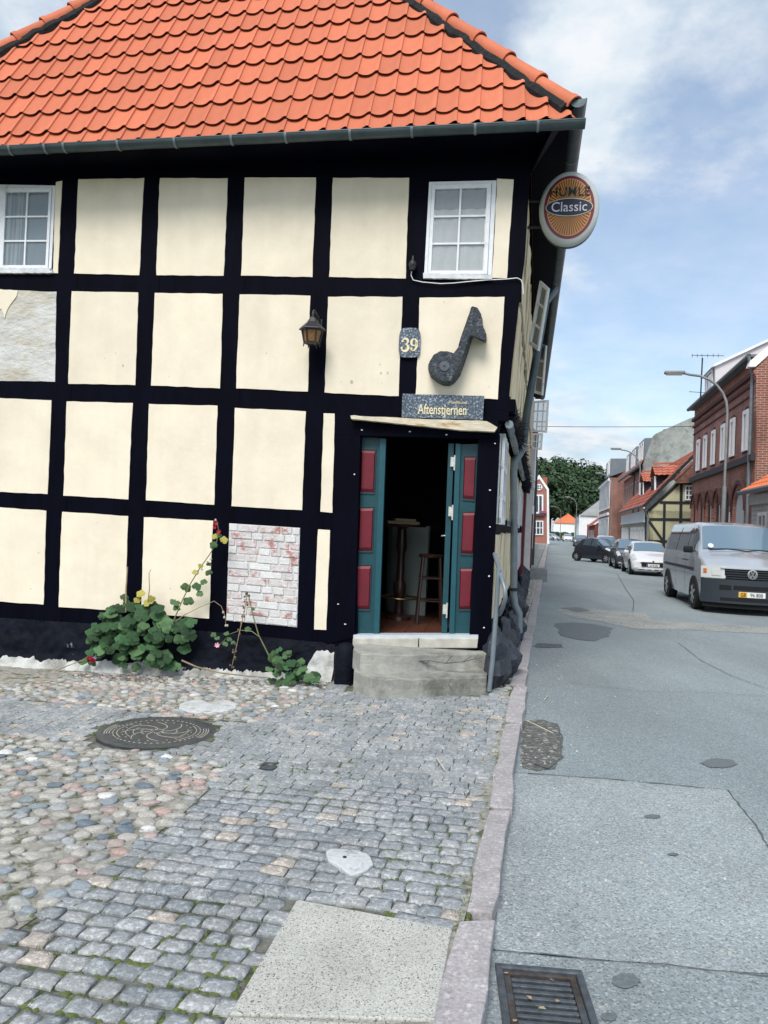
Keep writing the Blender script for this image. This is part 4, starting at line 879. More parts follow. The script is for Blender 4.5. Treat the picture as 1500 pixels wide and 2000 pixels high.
# grate
gr = thing('storm_drain', tuple(gc+V((0, 0, -.02))), 'rectangular cast iron storm drain grate beside the kerb at the bottom', 'drain')
IRON = mat('worn_cast_iron', (.10, .115, .128), .5, .35, 25, .004, 60, metal=.5)
RUST = mat('rusty_iron', (.07, .058, .052), .75, .5, 18, .006, 50, col2=(.06, .07, .08), c2=(.5, .6), metal=.3)
fw = .028; zt = V((0, 0, .012))
def gp(a, b, dz=0): return tl+gu*(a*GWD)+gv*(b*GLN)+V((0, 0, dz))
fm = MB(); fa, fb = fw/GWD, fw/GLN
for a0, a1, b0, b1 in ((0, 1, 0, fb), (0, 1, 1-fb, 1), (0, fa, fb, 1-fb), (1-fa, 1, fb, 1-fb)): fm.prism([gp(a0, b0, .014), gp(a1, b0, .014), gp(a1, b1, .014), gp(a0, b1, .014)], V((0, 0, -.10)))
fm.obj('frame', IRON, gr, bevel=.005)
fi = MB(); f2a, f2b = .055/GWD, .05/GLN
for a0, a1, b0, b1 in ((fa, 1-fa, fb, f2b), (fa, 1-fa, 1-f2b, 1-fb), (fa, f2a, f2b, 1-f2b), (1-f2a, 1-fa, f2b, 1-f2b)): fi.prism([gp(a0+.003, b0+.003, .004), gp(a1-.003, b0+.003, .004), gp(a1-.003, b1-.003, .004), gp(a0+.003, b1-.003, .004)], V((0, 0, -.05)))
fi.obj('inner_frame', RUST, gr, bevel=.003)
nb = 9
for i in range(nb):
    b = f2b+(1-2*f2b)*(i+.75)/nb; w2 = .0085/GLN
    MB().prism([gp(f2a, b-w2, .001), gp(1-f2a, b-w2, .001), gp(1-f2a, b+w2, .001), gp(f2a, b+w2, .001)], V((0, 0, -.045))).obj('bar', IRON, gr, bevel=.003)
pit = MB(); pb = [gp(0, 0, -.34), gp(1, 0, -.34), gp(1, 1, -.34), gp(0, 1, -.34)]; pt = [gp(0, 0, -.06), gp(1, 0, -.06), gp(1, 1, -.06), gp(0, 1, -.06)]
pit.poly(pb)
for i in range(4): pit.quad(pb[i], pb[(i+1) % 4], pt[(i+1) % 4], pt[i])
pit.obj('pit', mat('dark_pit', (.025, .022, .02), .8, .5, 8), gr)  # pit floor and sides in one dark brown
lf = MB()
for i in range(14):
    c_ = gp(R.uniform(.1, .95), R.uniform(.1, .95), .012 if R.random() < .5 else -.2); a = R.uniform(0, 6.3); lf.prism([c_+V((math.cos(a+k)*R.uniform(.004, .02), math.sin(a+k)*R.uniform(.003, .012), R.uniform(0, .006))) for k in (0, 1.2, 2.6, 4)], V((0, 0, -.001)))
lf.obj('debris', mat('dry_leaf_bits', (.35, .27, .17), .9, .3, 20), gr)['kind'] = 'stuff'
# ---------------------------------------------------------------- kerb
KERB = macro(mat('mauve_granite_kerb', (.365, .345, .348), .85, .25, 60, .004, 120, col2=(.50, .475, .475), c2=(.55, .6), objrnd=.10, spec=.25), 6, .82, 1.15)
kb_ = bpy.data.objects.new('kerb', None); link(kb_, None, Matrix.Identity(4)); kb_['kind'] = 'structure'
tabk = [(2140, 800, 915), (1990, 845, 948), (1785, 905, 967), (1577, 953, 997), (1410, 985, 1018), (1337, 1004, 1032)]
def kedge(v): 
    for (a, b) in zip(tabk, tabk[1:]):
        if b[0] <= v <= a[0]: t = (v-a[0])/(b[0]-a[0]); return a[1]+(b[1]-a[1])*t, a[2]+(b[2]-a[2])*t
    return tabk[0][1:]
def kstone(Lf, Rt, seed):
    """Lf, Rt: point lists along both long edges, near to far"""
    mb = MB(); n = len(Lf)
    P = list(Lf)+list(reversed(Rt)); P = [p+V((R.uniform(-1, 1)*.013, R.uniform(-1, 1)*.009, 0)) for p in P]
    mb.prism(P, V((0, 0, -.2))); mb.obj('kerbstone', KERB, kb_, bevel=.009)
joints = [(2130, 1796), (1778, 1582), (1574, 1413), (1407, 1340)]
for v0, v1 in joints:
    Lf, Rt = [], []
    for k in range(6):
        v = v0+(v1-v0)*k/5; a, b = kedge(v); Lf.append(grd(a, v, 0)); Rt.append(grd(b, v+ (4 if k in (0,) else 0), 0))
    kstone(Lf, Rt, v0)
y = grd(1010, 1338, 0).y+.01; i = 0
while y < 26:
    Lk = R.uniform(.95, 1.25); y1 = min(y+Lk-.012, 26.2); z_ = 0
    kstone([V((xk(t)-.165, t, 0)) for t in (y, (y+y1)/2, y1)], [V((xk(t)-.01, t, 0)) for t in (y, (y+y1)/2, y1)], i); y = y1+.012; i += 1
y = 26.4
while y < 108:
    y1 = y+1.6 if y < 60 else y+8
    P = [V((xk(t)-d, t, .09)) for t, d in ((y, .30), (y1-.015, .30), (y1-.015, .0), (y, .0))]; MB().prism(P, V((0, 0, -.3))).obj('kerbstone', KERB, kb_, bevel=.012); y = y1
# ---------------------------------------------------------------- pavement bed (follows the fall of the ground), slabs, discs
pv = MB(); nu, nv_ = 16, 40
def pf(a, b):
    y = -3+b*11.2; x = xk(y)-.14-(a**1.3)*9.5; return V((x, y, gz(x, y)-.011))
pv.grid(pf, nu, nv_)
pave = pv.obj('pavement', SAND, None, kind='structure')
ps = MB(); ps.quad((xk(7.9)-.14, 7.9, -.024), (xk(26.4)-.14, 26.4, -.024), (4.4, 26.4, -.024), (.7, 7.9, -.03)); side_pave = ps.obj('side_pavement', SAND2, None, kind='structure')
pvf = bpy.data.objects.new('far_pavement', None); link(pvf, None, Matrix.Identity(4)); pvf['kind'] = 'structure'
SLABM = macro(mat('grey_paving_slab', (.30, .31, .30), .9, .15, 30, .004, 80, objrnd=.10), 1, .85, 1.15)
y = 27.0
while y < 106:
    y1 = y+(.95 if y < 60 else 4); wl = lambda t: .1935*t-.25
    for d0, d1 in ((0, .5), (.5, 1)):
        P = []
        for t, d in ((y, d0), (y1-.02, d0), (y1-.02, d1-.012), (y, d1-.012)): xr_ = xk(t)-.31; xl_ = wl(t); P.append(V((xl_+(xr_-xl_)*d, t, .085)))
        MB().prism(P, V((0, 0, -.2))).obj('paving_slab', SLABM, pvf)
    y = y1
AGG = mat('exposed_aggregate_concrete', (.47, .475, .44), .92, .16, 110, .004, 160, spec=.2)
speckle(AGG, 210, [(0, (.25, .25, .25)), (.05, (1, 1, 1)), (.55, (.86, .85, .82)), (.78, (1.14, 1.14, 1.12)), (.94, (.62, .59, .53))])
macro(AGG, 3, .88, 1.12)
def lift(p, dz): return V((p.x, p.y, gz(p.x, p.y)+dz))
sA, sB = grd(580, 1760), grd(883, 1817); sC, sD = grd(850, 1990), grd(448, 1985)
MB().prism([lift(p, .009) for p in (sA, sB, sC+(sC-sB)*.03, sD)], V((0, 0, -.06))).obj('concrete_slab', AGG, pave, bevel=.006)
dd = (sD-sA).normalized(); cdn = (sC-sB).normalized()
MB().prism([lift(p, .008) for p in (sD+dd*.012, sC+cdn*.03+(sC-sB)*.03, sC+cdn*.9, sD+dd*.9)], V((0, 0, -.06))).obj('concrete_slab', AGG, pave, bevel=.006)
SLABPOLY = [sA, sB+V((.05, 0, 0)), sC+cdn*1.5, sD+dd*1.5]
mh = grd(307, 1430); MHR = .452
discs = [(mh, MHR+.018), (grd(407, 1382), .22), (grd(525, 1497), .03), (grd(684, 1688), .055)]
man = thing('manhole_cover', (mh.x, mh.y, mh.z-.03), 'round brown cast iron manhole cover with swirl pattern between the cobbles', 'manhole cover')
MHM = mat('brown_cast_iron', (.105, .078, .07), .6, .35, 14, .003, 60); MHL = mat('polished_relief', (.42, .38, .32), .5, .3, 30, metal=.0)
mb = MB(); mb.lathe(mh+V((0, 0, -.05)), [(MHR, 0), (MHR, .054), (MHR-.012, .058), (MHR-.05, .058)], 64); mb.obj('ring', mat('iron_rim', (.075, .085, .10), .4, .3, 20, metal=.5), man, smooth=30)
mb = MB(); mb.lathe(mh+V((0, 0, -.05)), [(MHR-.055, 0), (MHR-.055, .056)], 64); mb.obj('lid', MHM, man, smooth=30)
MBP = MB(); zr = .006
def mp(r_, a): return mh+V((math.cos(a)*r_, math.sin(a)*r_, zr))
def mline(pts, w_=.005):
    for (r0, a0), (r1, a1) in zip(pts, pts[1:]):
        p, q = mp(r0, a0), mp(r1, a1); d = (q-p).normalized(); s_ = V((d.y, -d.x, 0))*w_*.7; MBP.prism([p-s_, q-s_, q+s_, p+s_], V((0, 0, .003)))
for k in range(48):
    a = 2*math.pi*k/48
    for r_ in ((.33,) if k % 2 else (.33, .265)): mline([(r_, a), (r_, a+.055)], .007)
for s0 in (-.35, 2.79):
    for r_ in (.355, .375, .392): mline([(r_, s0+.7*j/8) for j in range(9)], .004)
for r_, s0, ln in ((.30, -.8, 1.5), (.30, 2.5, 1.4), (.235, 2.4, 1.6), (.235, -.5, .9), (.18, 2.7, 1.2), (.12, 2.8, 1.2), (.15, -.4, 1.0)): mline([(r_, s0+ln*j/10) for j in range(11)], .004)
for k in range(8): a = k*math.pi/4+.2; mline([(.05+.22*j/8, a+.9*(j/8)**1.3) for j in range(9)], .005)
for k in range(10): a = k*.63; mline([(.03+.01*(k % 3), a), (.06, a+.3)], .006)
MBP.obj('relief', MHL, man)['kind'] = 'stuff'
sd_ = discs[1][0]; m_ = MB(); pts = []
for k in range(30):
    a = 2*math.pi*k/30; r_ = .255*(1+R.uniform(-.02, .02))
    if abs(a-math.pi/2-.15) < .30: r_ *= .55
    pts.append(sd_+V((math.cos(a)*r_, math.sin(a)*r_, .02)))
PALES = macro(mat('pale_stone_disc', (.52, .54, .54), .85, .15, 30, .004, 60, col2=(.30, .31, .30), c2=(.55, .65)), 8, .85, 1.12)
single(m_.prism(pts, V((0, 0, -.06))), 'stone_disc', PALES, 'pale flat notched stone disc set among the cobbles behind the manhole', 'paving stone', bevel=.008)
sp_ = [(636, 1668), (650, 1663), (664, 1663), (700, 1667), (716, 1672), (724, 1680), (729, 1694), (716, 1706), (700, 1711), (684, 1714), (670, 1704), (664, 1698), (640, 1684)]
so_ = single(MB().prism([lift(grd(u, v), .016) for u, v in sp_], V((0, 0, -.05))), 'marker_stone', PALES, 'small pale broken marker stone with a drilled hole in the setts', 'paving stone', bevel=.006)
c_ = lift(grd(673, 1681), .0165); MB().lathe(c_, [(.010, 0), (.010, .003)], 10).obj('hole', BLACKM, so_)
sl_ = grd(525, 1497); sv = MB(); sv.lathe(sl_+V((0, 0, -.03)), [(.058, 0), (.058, .032), (.046, .034), (.044, .028)], 24); single(sv, 'valve_lid', IRON, 'tiny oval iron valve lid set in the grey setts', 'valve cover', smooth=30)
# ---------------------------------------------------------------- setts and cobblestones
SETTM = stone_mat('granite_setts', [(0, (.29, .31, .32)), (.22, (.325, .34, .345)), (.45, (.255, .278, .292)), (.66, (.35, .362, .362)), (.84, (.30, .32, .33)), (.955, (.43, .39, .345))], .85, speck=.36)
COBM = stone_mat('field_stones', [(0, (.38, .365, .33)), (.14, (.40, .385, .35)), (.28, (.33, .345, .345)), (.40, (.43, .415, .375)), (.48, (.38, .31, .285)), (.60, (.25, .29, .315)), (.70, (.42, .42, .395)), (.84, (.44, .325, .285)), (.89, (.15, .185, .22)), (.93, (.62, .62, .61)), (.95, (.37, .385, .36))], .75, speck=.2)
def sett_shape(w_, d_, h=.05, seed=0, rr=R):
    n = 8; base = [(-1, -1), (0, -1.04), (1, -1), (1.04, 0), (1, 1), (0, 1.04), (-1, 1), (-1.04, 0)]
    j = [(rr.uniform(-.13, .13), rr.uniform(-.13, .13)) for _ in range(8)]
    def ring(k, z): return [((x+j[i][0])*w_/2*k, (y+j[i][1])*d_/2*k, z+(rr.uniform(-.002, .002) if k < 1 else 0)) for i, (x, y) in enumerate(base)]
    vs = ring(1.0, -h)+ring(1.0, -.006)+ring(.955, -.001)+ring(.5, .001)+[(0, 0, .001)]
    fs = [(a*8+i, a*8+(i+1) % 8, (a+1)*8+(i+1) % 8, (a+1)*8+i) for a in range(3) for i in range(8)]+[(24+i, 24+(i+1) % 8, 32) for i in range(8)]
    return vs, fs
def cob_shape(rx, ry, h, rr=R):
    n = 9; j = [rr.uniform(.76, 1.2) for _ in range(n)]
    def ring(k, z): return [(math.cos(2*math.pi*i/n)*rx*k*j[i], math.sin(2*math.pi*i/n)*ry*k*j[i], z) for i in range(n)]
    vs = ring(1.02, -.03)+ring(1, h*.25)+ring(.82, h*.72)+ring(.45, h*.97)+[(0, 0, h)]
    fs = [(a*n+i, a*n+(i+1) % n, (a+1)*n+(i+1) % n, (a+1)*n+i) for a in range(3) for i in range(n)]+[(27+i, 27+(i+1) % n, 36) for i in range(n)]
    return vs, fs
ZA = [grd(u, v) for u, v in [(-700, 1408), (-60, 1426), (60, 1436), (180, 1458), (330, 1470), (420, 1488), (436, 1512), (345, 1598), (160, 1730), (0, 1835), (-500, 2200)]]
ZB = [grd(u, v) for u, v in [(-900, 1240), (-900, 1345), (0, 1362), (200, 1378), (340, 1398), (500, 1410), (560, 1385), (640, 1342), (652, 1335), (695, 1338), (695, 1250)]]
ZA = [(p.x, p.y) for p in ZA]; ZB = [(p.x, p.y) for p in ZB]; SLP = [(p.x, p.y) for p in SLABPOLY]
kx = lambda y: min(xk(y)-.165, 99)
for Z_ in (ZA, ZB):
    bm_ = bmesh.new(); f_ = bm_.faces.new([bm_.verts.new((x, y, gz(x, y)-.0065)) for x, y in Z_]); bmesh.ops.triangulate(bm_, faces=[f_]); me_ = bpy.data.meshes.new('cobble_bed'); bmesh.ops.recalc_face_normals(bm_, faces=bm_.faces); bm_.to_mesh(me_); bm_.free(); me_.materials.append(SAND2); inst('cobble_bed', me_, pave, Matrix.Identity(4))
def kleft(y):
    if y < 7.4:
        for (a, b) in KL: 
            if a.y <= y <= b.y: t = (y-a.y)/(b.y-a.y); return a.x+(b.x-a.x)*t
    return xk(y)-.165
kpts = [grd(a, v, 0) for v, a, b in tabk]; kpts = [kpts[0]+(kpts[0]-kpts[1])*4]+kpts; KL = list(zip(kpts, kpts[1:]))
stepf = [f(688, 1300, .62), f(955, 1300, .62)]
def blocked(x, y, r_=.05):
    p = V((x, y, 0))
    fd = (p-FP0).dot(FN)
    if fd < .13: return True
    al = (p-V((f(672, 1300).x, f(672, 1300).y, 0))).dot(FE)
    if -.13 < al < 1.50 and fd < .50+(.06 if al > .1 else -.2): return True
    for c, rad in discs:
        if (p-V((c.x, c.y, 0))).length < rad+r_: return True
    return False
setts = []
e1 = V((.972, -.235, 0)).normalized(); e2 = V((.19, .98, 0)).normalized(); org = V((0, 3, 0))
for r_ in range(-26, 60):
    dr = .102; x = -9.0+R.uniform(0, .1)
    while x < 3.2:
        wd = R.uniform(.078, .118)*(1.12 if r_ < 6 else 1); p = org+e1*(x+wd/2)+e2*(r_*dr+.012*math.sin(x*1.7+r_)+R.uniform(-.004, .004)); x += wd+R.uniform(.002, .010)
        if p.y < 1.4 or p.x < -7 : continue
        kl = kleft(p.y)
        if p.x-wd*.5 > kl-.05: continue
        if p.x+wd*.5 > kl-.008: w_n = kl-.008-(p.x-wd*.5); p.x = kl-.008-w_n/2; wd = w_n
        if wd < .035: continue
        if inpoly(p.x, p.y, ZA) or inpoly(p.x, p.y, ZB) or blocked(p.x, p.y, .045) or inpoly(p.x, p.y, SLP): continue
        setts.append((p, wd, dr-.013))
js = MB()
for a, b in zip(range(0, 60), range(1, 61)):
    ya, yb = 1.4+a*.105, 1.4+b*.105; js.quad((kleft(ya)-.10, ya, -.010), (kleft(ya)+.01, ya, -.004), (kleft(yb)+.01, yb, -.004), (kleft(yb)-.10, yb, -.010))
js.obj('joint_strip', SAND2, pave, normals=True)
def view_rank(p):
    q = p-CAM
    if q.dot(FW) < .3: return 1e9
    u, v = proj(p); return (p-CAM).length if (-10 < u < 1510 and v < 2015) else 1e6+(p-CAM).length
setts.sort(key=lambda s_: view_rank(s_[0]))
sv_ = [sett_shape(1, 1) for _ in range(14)]
svm = []
for vs, fs in sv_: mbx = MB(); mbx.add(vs, fs); svm.append(mbx.mesh('sett', SETTM, None, smooth=42))
ang = math.atan2(e1.y, e1.x)
fld = MB()
def stone_world(p, wx, wy, rz, tilt, dz):
    return Matrix.Translation(V((p.x, p.y, gz(p.x, p.y)+dz))) @ Matrix.Rotation(rz, 4, 'Z') @ Matrix.Rotation(R.uniform(-tilt, tilt), 4, 'X') @ Matrix.Rotation(R.uniform(-tilt, tilt), 4, 'Y') @ Matrix.Diagonal((wx, wy, 1, 1))
for i, (p, wd, dp_) in enumerate(setts):
    W = stone_world(p, wd*(.92 if p.x < .1 and p.y < 3.3 else 1.0), dp_*R.uniform(.96, 1.06)*(.90 if p.x < .1 and p.y < 3.3 else 1), ang+R.uniform(-.04, .04)+(math.pi if R.random() < .5 else 0), .03, R.uniform(-.004, .004)+.002); k = R.randrange(14)
    if i < 300: inst('sett', svm[k], pave, W)
    else:
        fld.r = R.random(); vs, fs = sv_[k]; fld.add([W @ V(q) for q in vs], fs)
o = fld.obj('sett_field', SETTM, pave, kind=None, smooth=42, normals=False); o['kind'] = 'stuff'
def darts(test, bounds, spacing, tries):
    cell = spacing; G = {}; out = []
    x0, x1, y0, y1 = bounds
    for _ in range(tries):
        x, y = R.uniform(x0, x1), R.uniform(y0, y1)
        if not test(x, y): continue
        i, j = int(x/cell), int(y/cell); ok = True
        for a in (-1, 0, 1):
            for b in (-1, 0, 1):
                for (qx, qy) in G.get((i+a, j+b), ()):
                    if (((qx-x)/1.12)**2+((qy-y)/.88)**2) < spacing**2: ok = False; break
                if not ok: break
            if not ok: break
        if ok: G.setdefault((i, j), []).append((x, y)); out.append(V((x, y, 0)))
    return out
cz = darts(lambda x, y: x > -7 and (inpoly(x, y, ZA) or inpoly(x, y, ZB)) and not blocked(x, y, .03), (-7, 1, 1.8, 9.6), .086, 80000)
cz.sort(key=lambda p: view_rank(p))
cvs = [cob_shape(1, 1, .019) for _ in range(12)]; cvm = []
for vs, fs in cvs: mbx = MB(); mbx.add(vs, fs); cvm.append(mbx.mesh('cobblestone', COBM, None, smooth=60))
fld = MB()
for i, p in enumerate(cz):
    rx = R.uniform(.034, .060)*(1.15 if p.y < 5.5 else 1); ry = rx*R.uniform(.6, .9); W = stone_world(p, rx, ry, R.uniform(-.6, .6)+(math.pi if R.random() < .5 else 0), .14, R.uniform(-.011, -.004)); k = R.randrange(12)
    if i < 300: inst('cobblestone', cvm[k], pave, W)
    else: fld.r = R.random(); vs, fs = cvs[k]; fld.add([W @ V(q) for q in vs], fs)
o = fld.obj('cobble_field', COBM, pave, smooth=60, normals=False); o['kind'] = 'stuff'
def st_test(x, y):
    s_ = (V((x, y, 0))-V((LB.x, LB.y, 0))).dot(DN); return s_ > .10 and x < xk(y)-.19 and (y > 7.55)
sz = darts(st_test, (.9, 5.6, 7.3, 26.2), .082, 60000); fld = MB()
for p in sz:
    rx = R.uniform(.040, .062); W = stone_world(p, rx, rx*R.uniform(.6, .9), R.uniform(0, 6.3), .15, -.012); fld.r = R.random()*.6; vs, fs = R.choice(cvs); fld.add([W @ V(q) for q in vs], fs)
o = fld.obj('cobble_field', COBM, side_pave, smooth=60, normals=False); o['kind'] = 'stuff'
# moss and grass tufts in the joints, small litter
GRASS = mat('joint_grass', (.10, .15, .035), .85, .4, 20)
tf = MB()
for i in range(330):
    if i < 230: s_ = R.choice(setts[:900])[0]; p = s_+e1*R.choice((-.066, .066))+e2*R.uniform(-.05, .05)
    else: y = R.uniform(2.2, 8); p = V((kleft(y)-R.uniform(0, .02), y, 0))
    big = R.random() < .22; zb_ = gz(p.x, p.y)-.01
    for k in range(10 if big else 6):
        a = R.uniform(0, 6.3); r_ = R.uniform(0, .028 if big else .022); q = V((p.x+math.cos(a)*r_*1.3, p.y+math.sin(a)*r_*.6, zb_)); h = R.uniform(.012, .032 if big else .018); d = V((math.cos(a)*.6, math.sin(a)*.6, 0)); s2 = V((-d.y, d.x, 0))*.006
        tf.poly([q-s2, q+s2, q+d*h*.8+V((0, 0, h))])
tf.obj('joint_grass', GRASS, pave, normals=False)['kind'] = 'stuff'
mo = MB()
for i in range(5200):
    s_ = R.choice(setts[:1000])[0]; p = s_+(e1*R.choice((-.067, .067))+e2*R.uniform(-.05, .05) if R.random() < .5 else e1*R.uniform(-.06, .06)+e2*R.choice((-.056, .056)))
    if noise.noise(V((p.x*1.3, p.y*1.3, 4))) < -.02: continue
    rr_ = R.uniform(.006, .017); mo.lathe(V((p.x, p.y, gz(p.x, p.y)-.012)), [(rr_*1.4, 0), (rr_, .008), (rr_*.3, .011)], 6)
mo.obj('joint_moss', mat('moss_green', (.095, .12, .035), .95, .5, 40, .003, 90), pave, smooth=80)['kind'] = 'stuff'
lit = MB()
for u0, v0, u1, v1 in ((853, 1480, 868, 1503), (1030, 1408, 1080, 1432), (1064, 1366, 1069, 1360), (890, 1390, 905, 1394)):
    z_ = .012 if u0 < 1000 and v0 > 1300 else ROADZ+.01; a, b = grd(u0, v0, z_), grd(u1, v1, z_); lit.tube([a, b], .006, 5)
lit.obj('dry_twigs', mat('dry_twig', (.50, .46, .36), .9, .2, 10), pave)
# ================================================================ the street behind
KR = KN                                            # to the right, away from the street
BRK = brick_mat('red_brick', (.34, .125, .085), (.22, .08, .06), (.28, .21, .17), ang=math.atan2(KD.y, KD.x))
BRKG = brick_mat('red_brick_gable', (.25, .085, .06), (.17, .06, .046), (.36, .28, .22), ang=math.atan2(KN.y, KN.x), bias=.0)
BRKP = brick_mat('pinkish_brick', (.33, .135, .095), (.27, .105, .078), (.30, .22, .18), ang=math.atan2(KD.y, KD.x))
BRKD = mat('dark_brick_moulding', (.075, .03, .027), .9, .3, 14, .01, 20)
WHT = mat('white_house_paint', (.80, .82, .83), .7, .07, 2)
YEL = mat('pale_yellow_green_wash', (.50, .49, .31), .9, .08, 2.5, .004, 12)
CONG = macro(mat('weathered_grey_render', (.34, .37, .35), .95, .12, 3, .01, 10, col2=(.20, .225, .215), c2=(.48, .62)), .8, .75, 1.2, (1, 1, .35))
SLATE = mat('grey_roof', (.13, .15, .16), .8, .15, 2, .02, 6); METAL = mat('grey_metal_cladding', (.16, .19, .215), .5, .1, 2, metal=.2)
RTILE = mat('street_clay_tile', (.34, .10, .065), .85, .25, 2.2, .01, 12, col2=(.17, .075, .06), c2=(.52, .66)); RTILEO = mat('orange_clay_tile_far', (.60, .17, .07), .8, .12, 2)
WGL = glass_mat('far_window_glass', (.06, .085, .10), .06)
def tplane(u, v, p0, n, off=0): return on(u, v, p0+n*off, n)
class Face:
    """a wall face surveyed from the photograph: px points are traced on its plane"""
    def __init__(s, p0, n): s.p0 = V(p0); s.n = V(n).normalized()
    def p(s, u, v, off=0): return on(u, v, s.p0+s.n*off, s.n)
    def slab(s, par, nm, m_, px, off, th, **k): return MB().prism([s.p(u, v, off) for u, v in px], -s.n*th).obj(nm, m_, par, **k)
def tile_sheet(mb, a, b, c, d, pw=.24, pg=.33, amp=.03):
    """pantiled slope: a-b eave, d-c ridge; waves and stepped courses in the mesh"""
    w_ = (b-a).length; h_ = (d-a).length; nx = max(2, min(160, int(w_/pw*3))); ny = max(2, min(40, int(h_/pg))); n = (b-a).cross(d-a).normalized()
    if n.z < 0: n = -n
    vs = []; fs = []
    for j in range(ny):
        for e, lift_ in ((0, .035), (1, 0)):
            t = (j+e)/ny
            for i in range(nx+1): s_ = i/nx; vs.append(a.lerp(b, s_).lerp(d.lerp(c, s_), t)+n*(lift_+amp*math.sin(i*2*math.pi/3)))
    W_ = nx+1
    for j in range(2*ny-1):
        for i in range(nx): fs.append((j*W_+i, j*W_+i+1, (j+1)*W_+i+1, (j+1)*W_+i))
    mb.add(vs, fs)
def base(x, y, z=-.06): return V((x, y, z))
def simple_window(par, P, n, m_fr, depth=.05, cols=1, rows=1, bar=.07, gl=None):
    """P: four corners on the wall; frame proud of the wall, panes set in it"""
    W_, H_ = (P[1]-P[0]).length, (P[3]-P[0]).length; bw, bh = bar/W_, bar/H_; fr = MB()
    for a0, a1, b0, b1 in ((0, 1, 0, bh), (0, 1, 1-bh, 1), (0, bw, bh, 1-bh), (1-bw, 1, bh, 1-bh)): fr.prism([bil(P, a0, b0)+n*depth, bil(P, a1, b0)+n*depth, bil(P, a1, b1)+n*depth, bil(P, a0, b1)+n*depth], -n*(depth-.003))
    for c in range(1, cols): a = c/cols; fr.prism([bil(P, a-bw*.35, bh)+n*depth*.85, bil(P, a+bw*.35, bh)+n*depth*.85, bil(P, a+bw*.35, 1-bh)+n*depth*.85, bil(P, a-bw*.35, 1-bh)+n*depth*.85], -n*(depth*.8))
    for r in range(1, rows): a = r/rows; fr.prism([bil(P, bw, a-bh*.35)+n*depth*.8, bil(P, 1-bw, a-bh*.35)+n*depth*.8, bil(P, 1-bw, a+bh*.35)+n*depth*.8, bil(P, bw, a+bh*.35)+n*depth*.8], -n*(depth*.75))
    o = fr.obj('window', m_fr, par)
    MB().prism([bil(P, bw*.5, bh*.5)+n*depth*.35, bil(P, 1-bw*.5, bh*.5)+n*depth*.35, bil(P, 1-bw*.5, 1-bh*.5)+n*depth*.35, bil(P, bw*.5, 1-bh*.5)+n*depth*.35], -n*(depth*.3)).obj('pane', gl or WGL, o)
    return o
# right pavement with kerb
rp = MB(); rp.prism([V((xk(t)+Wd+d, t, .05)) for t, d in ((6, .16), (120, .16), (120, 3.2), (6, 3.2))], V((0, 0, -.3))); rpo = rp.obj('right_pavement', SLABM, None, kind='structure')
rk = MB(); rk.prism([V((xk(t)+Wd+d, t, .055)) for t, d in ((6, 0), (120, 0), (120, .155), (6, .155))], V((0, 0, -.3))); rk.obj('right_kerb', KERB, None, kind='structure')
bx0 = lambda y: 11.8+(y-24.7)*.2175               # building line on the right
def bp(y, d=0, z=-.06): return V((bx0(y), y, z))+KN*d
# ---- red brick building with arches
n1 = -KN; p1 = bp(24.7); F1 = Face(p1, n1)
B1 = thing('brick_building', tuple(bp(30, 3)), 'two-storey red brick building with round arches and tall white windows on the right', 'building')
e_l, e_r = F1.p(1347, 806), F1.p(1481, 702); ez = (e_l.z+e_r.z)/2; yn, yf = e_r.y-.1, F1.p(1353, 900).y
mb = MB(); A = bp(yn); Bq = bp(yf); mb.prism([A, Bq, V((Bq.x, Bq.y, ez)), V((A.x, A.y, ez))], KN*8); mb.obj('wall', BRK, B1)
FG = Face(A, -KD)
FG.slab(B1, 'gable_wall', BRKG, [(1478, 1080), (1477, 735), (1471, 725), (1560, 640), (1760, 640), (1760, 1080)], .03, .3)
FG.slab(B1, 'gable_coping', WHT, [(1462, 716), (1466, 704), (1560, 625), (1566, 636), (1476, 716)], .06, .35)
for v0, v1, off, m_ in ((722, 730, .12, BRKD), (741, 747, .07, BRKD), (763, 766, .04, BRKD), (885, 898, .14, mat('dark_sill_band', (.03, .032, .036), .8, .2, 5))):
    a, b = F1.p(1480, v0), F1.p(1480, v1); mb = MB(); mb.prism([V((A.x, A.y, a.z))+n1*off, V((Bq.x, Bq.y, a.z))+n1*off, V((Bq.x, Bq.y, b.z))+n1*off, V((A.x, A.y, b.z))+n1*off], -n1*(off+.02)); mb.obj('brick_band', m_, B1)
gt = MB(); gt.tube([V((A.x, A.y, ez+.02))+n1*.28+KD*.1, V((Bq.x, Bq.y, ez+.02))+n1*.28], .08, 10); gt.obj('gutter', ZINC, B1, smooth=50)
rf1 = MB(); rf1.prism([V((A.x, A.y, ez+.05))+n1*.25, V((Bq.x, Bq.y, ez+.05))+n1*.25, V((Bq.x, Bq.y, ez+.12))-n1*5, V((A.x, A.y, ez+.12))-n1*5], V((0, 0, -.08))); rf1.obj('roof', SLATE, B1)
FD = Face(V((0, 34.35, 0)), (-.2175, -1, 0))
FD.slab(B1, 'dormer', mat('white_cladding', (.66, .64, .65), .7, .05, 1), [(1397, 712), (1500, 664), (1560, 640), (1600, 740), (1500, 800), (1397, 800)], 0, 2.2)
FD.slab(B1, 'dormer_roof', WHT, [(1391, 716), (1397, 710), (1500, 662), (1562, 636), (1562, 641), (1500, 667), (1397, 715)], .12, 2.6)
dq = [FD.p(1397, 718)-FD.n*.3, FD.p(1397, 718)-FD.n*1.5, FD.p(1397, 772)-FD.n*1.5, FD.p(1397, 772)-FD.n*.3]
simple_window(B1, [p+n1*.02 for p in dq], n1, WHT, .06)
w6a, w6b = F1.p(1457, 797), F1.p(1457, 884)
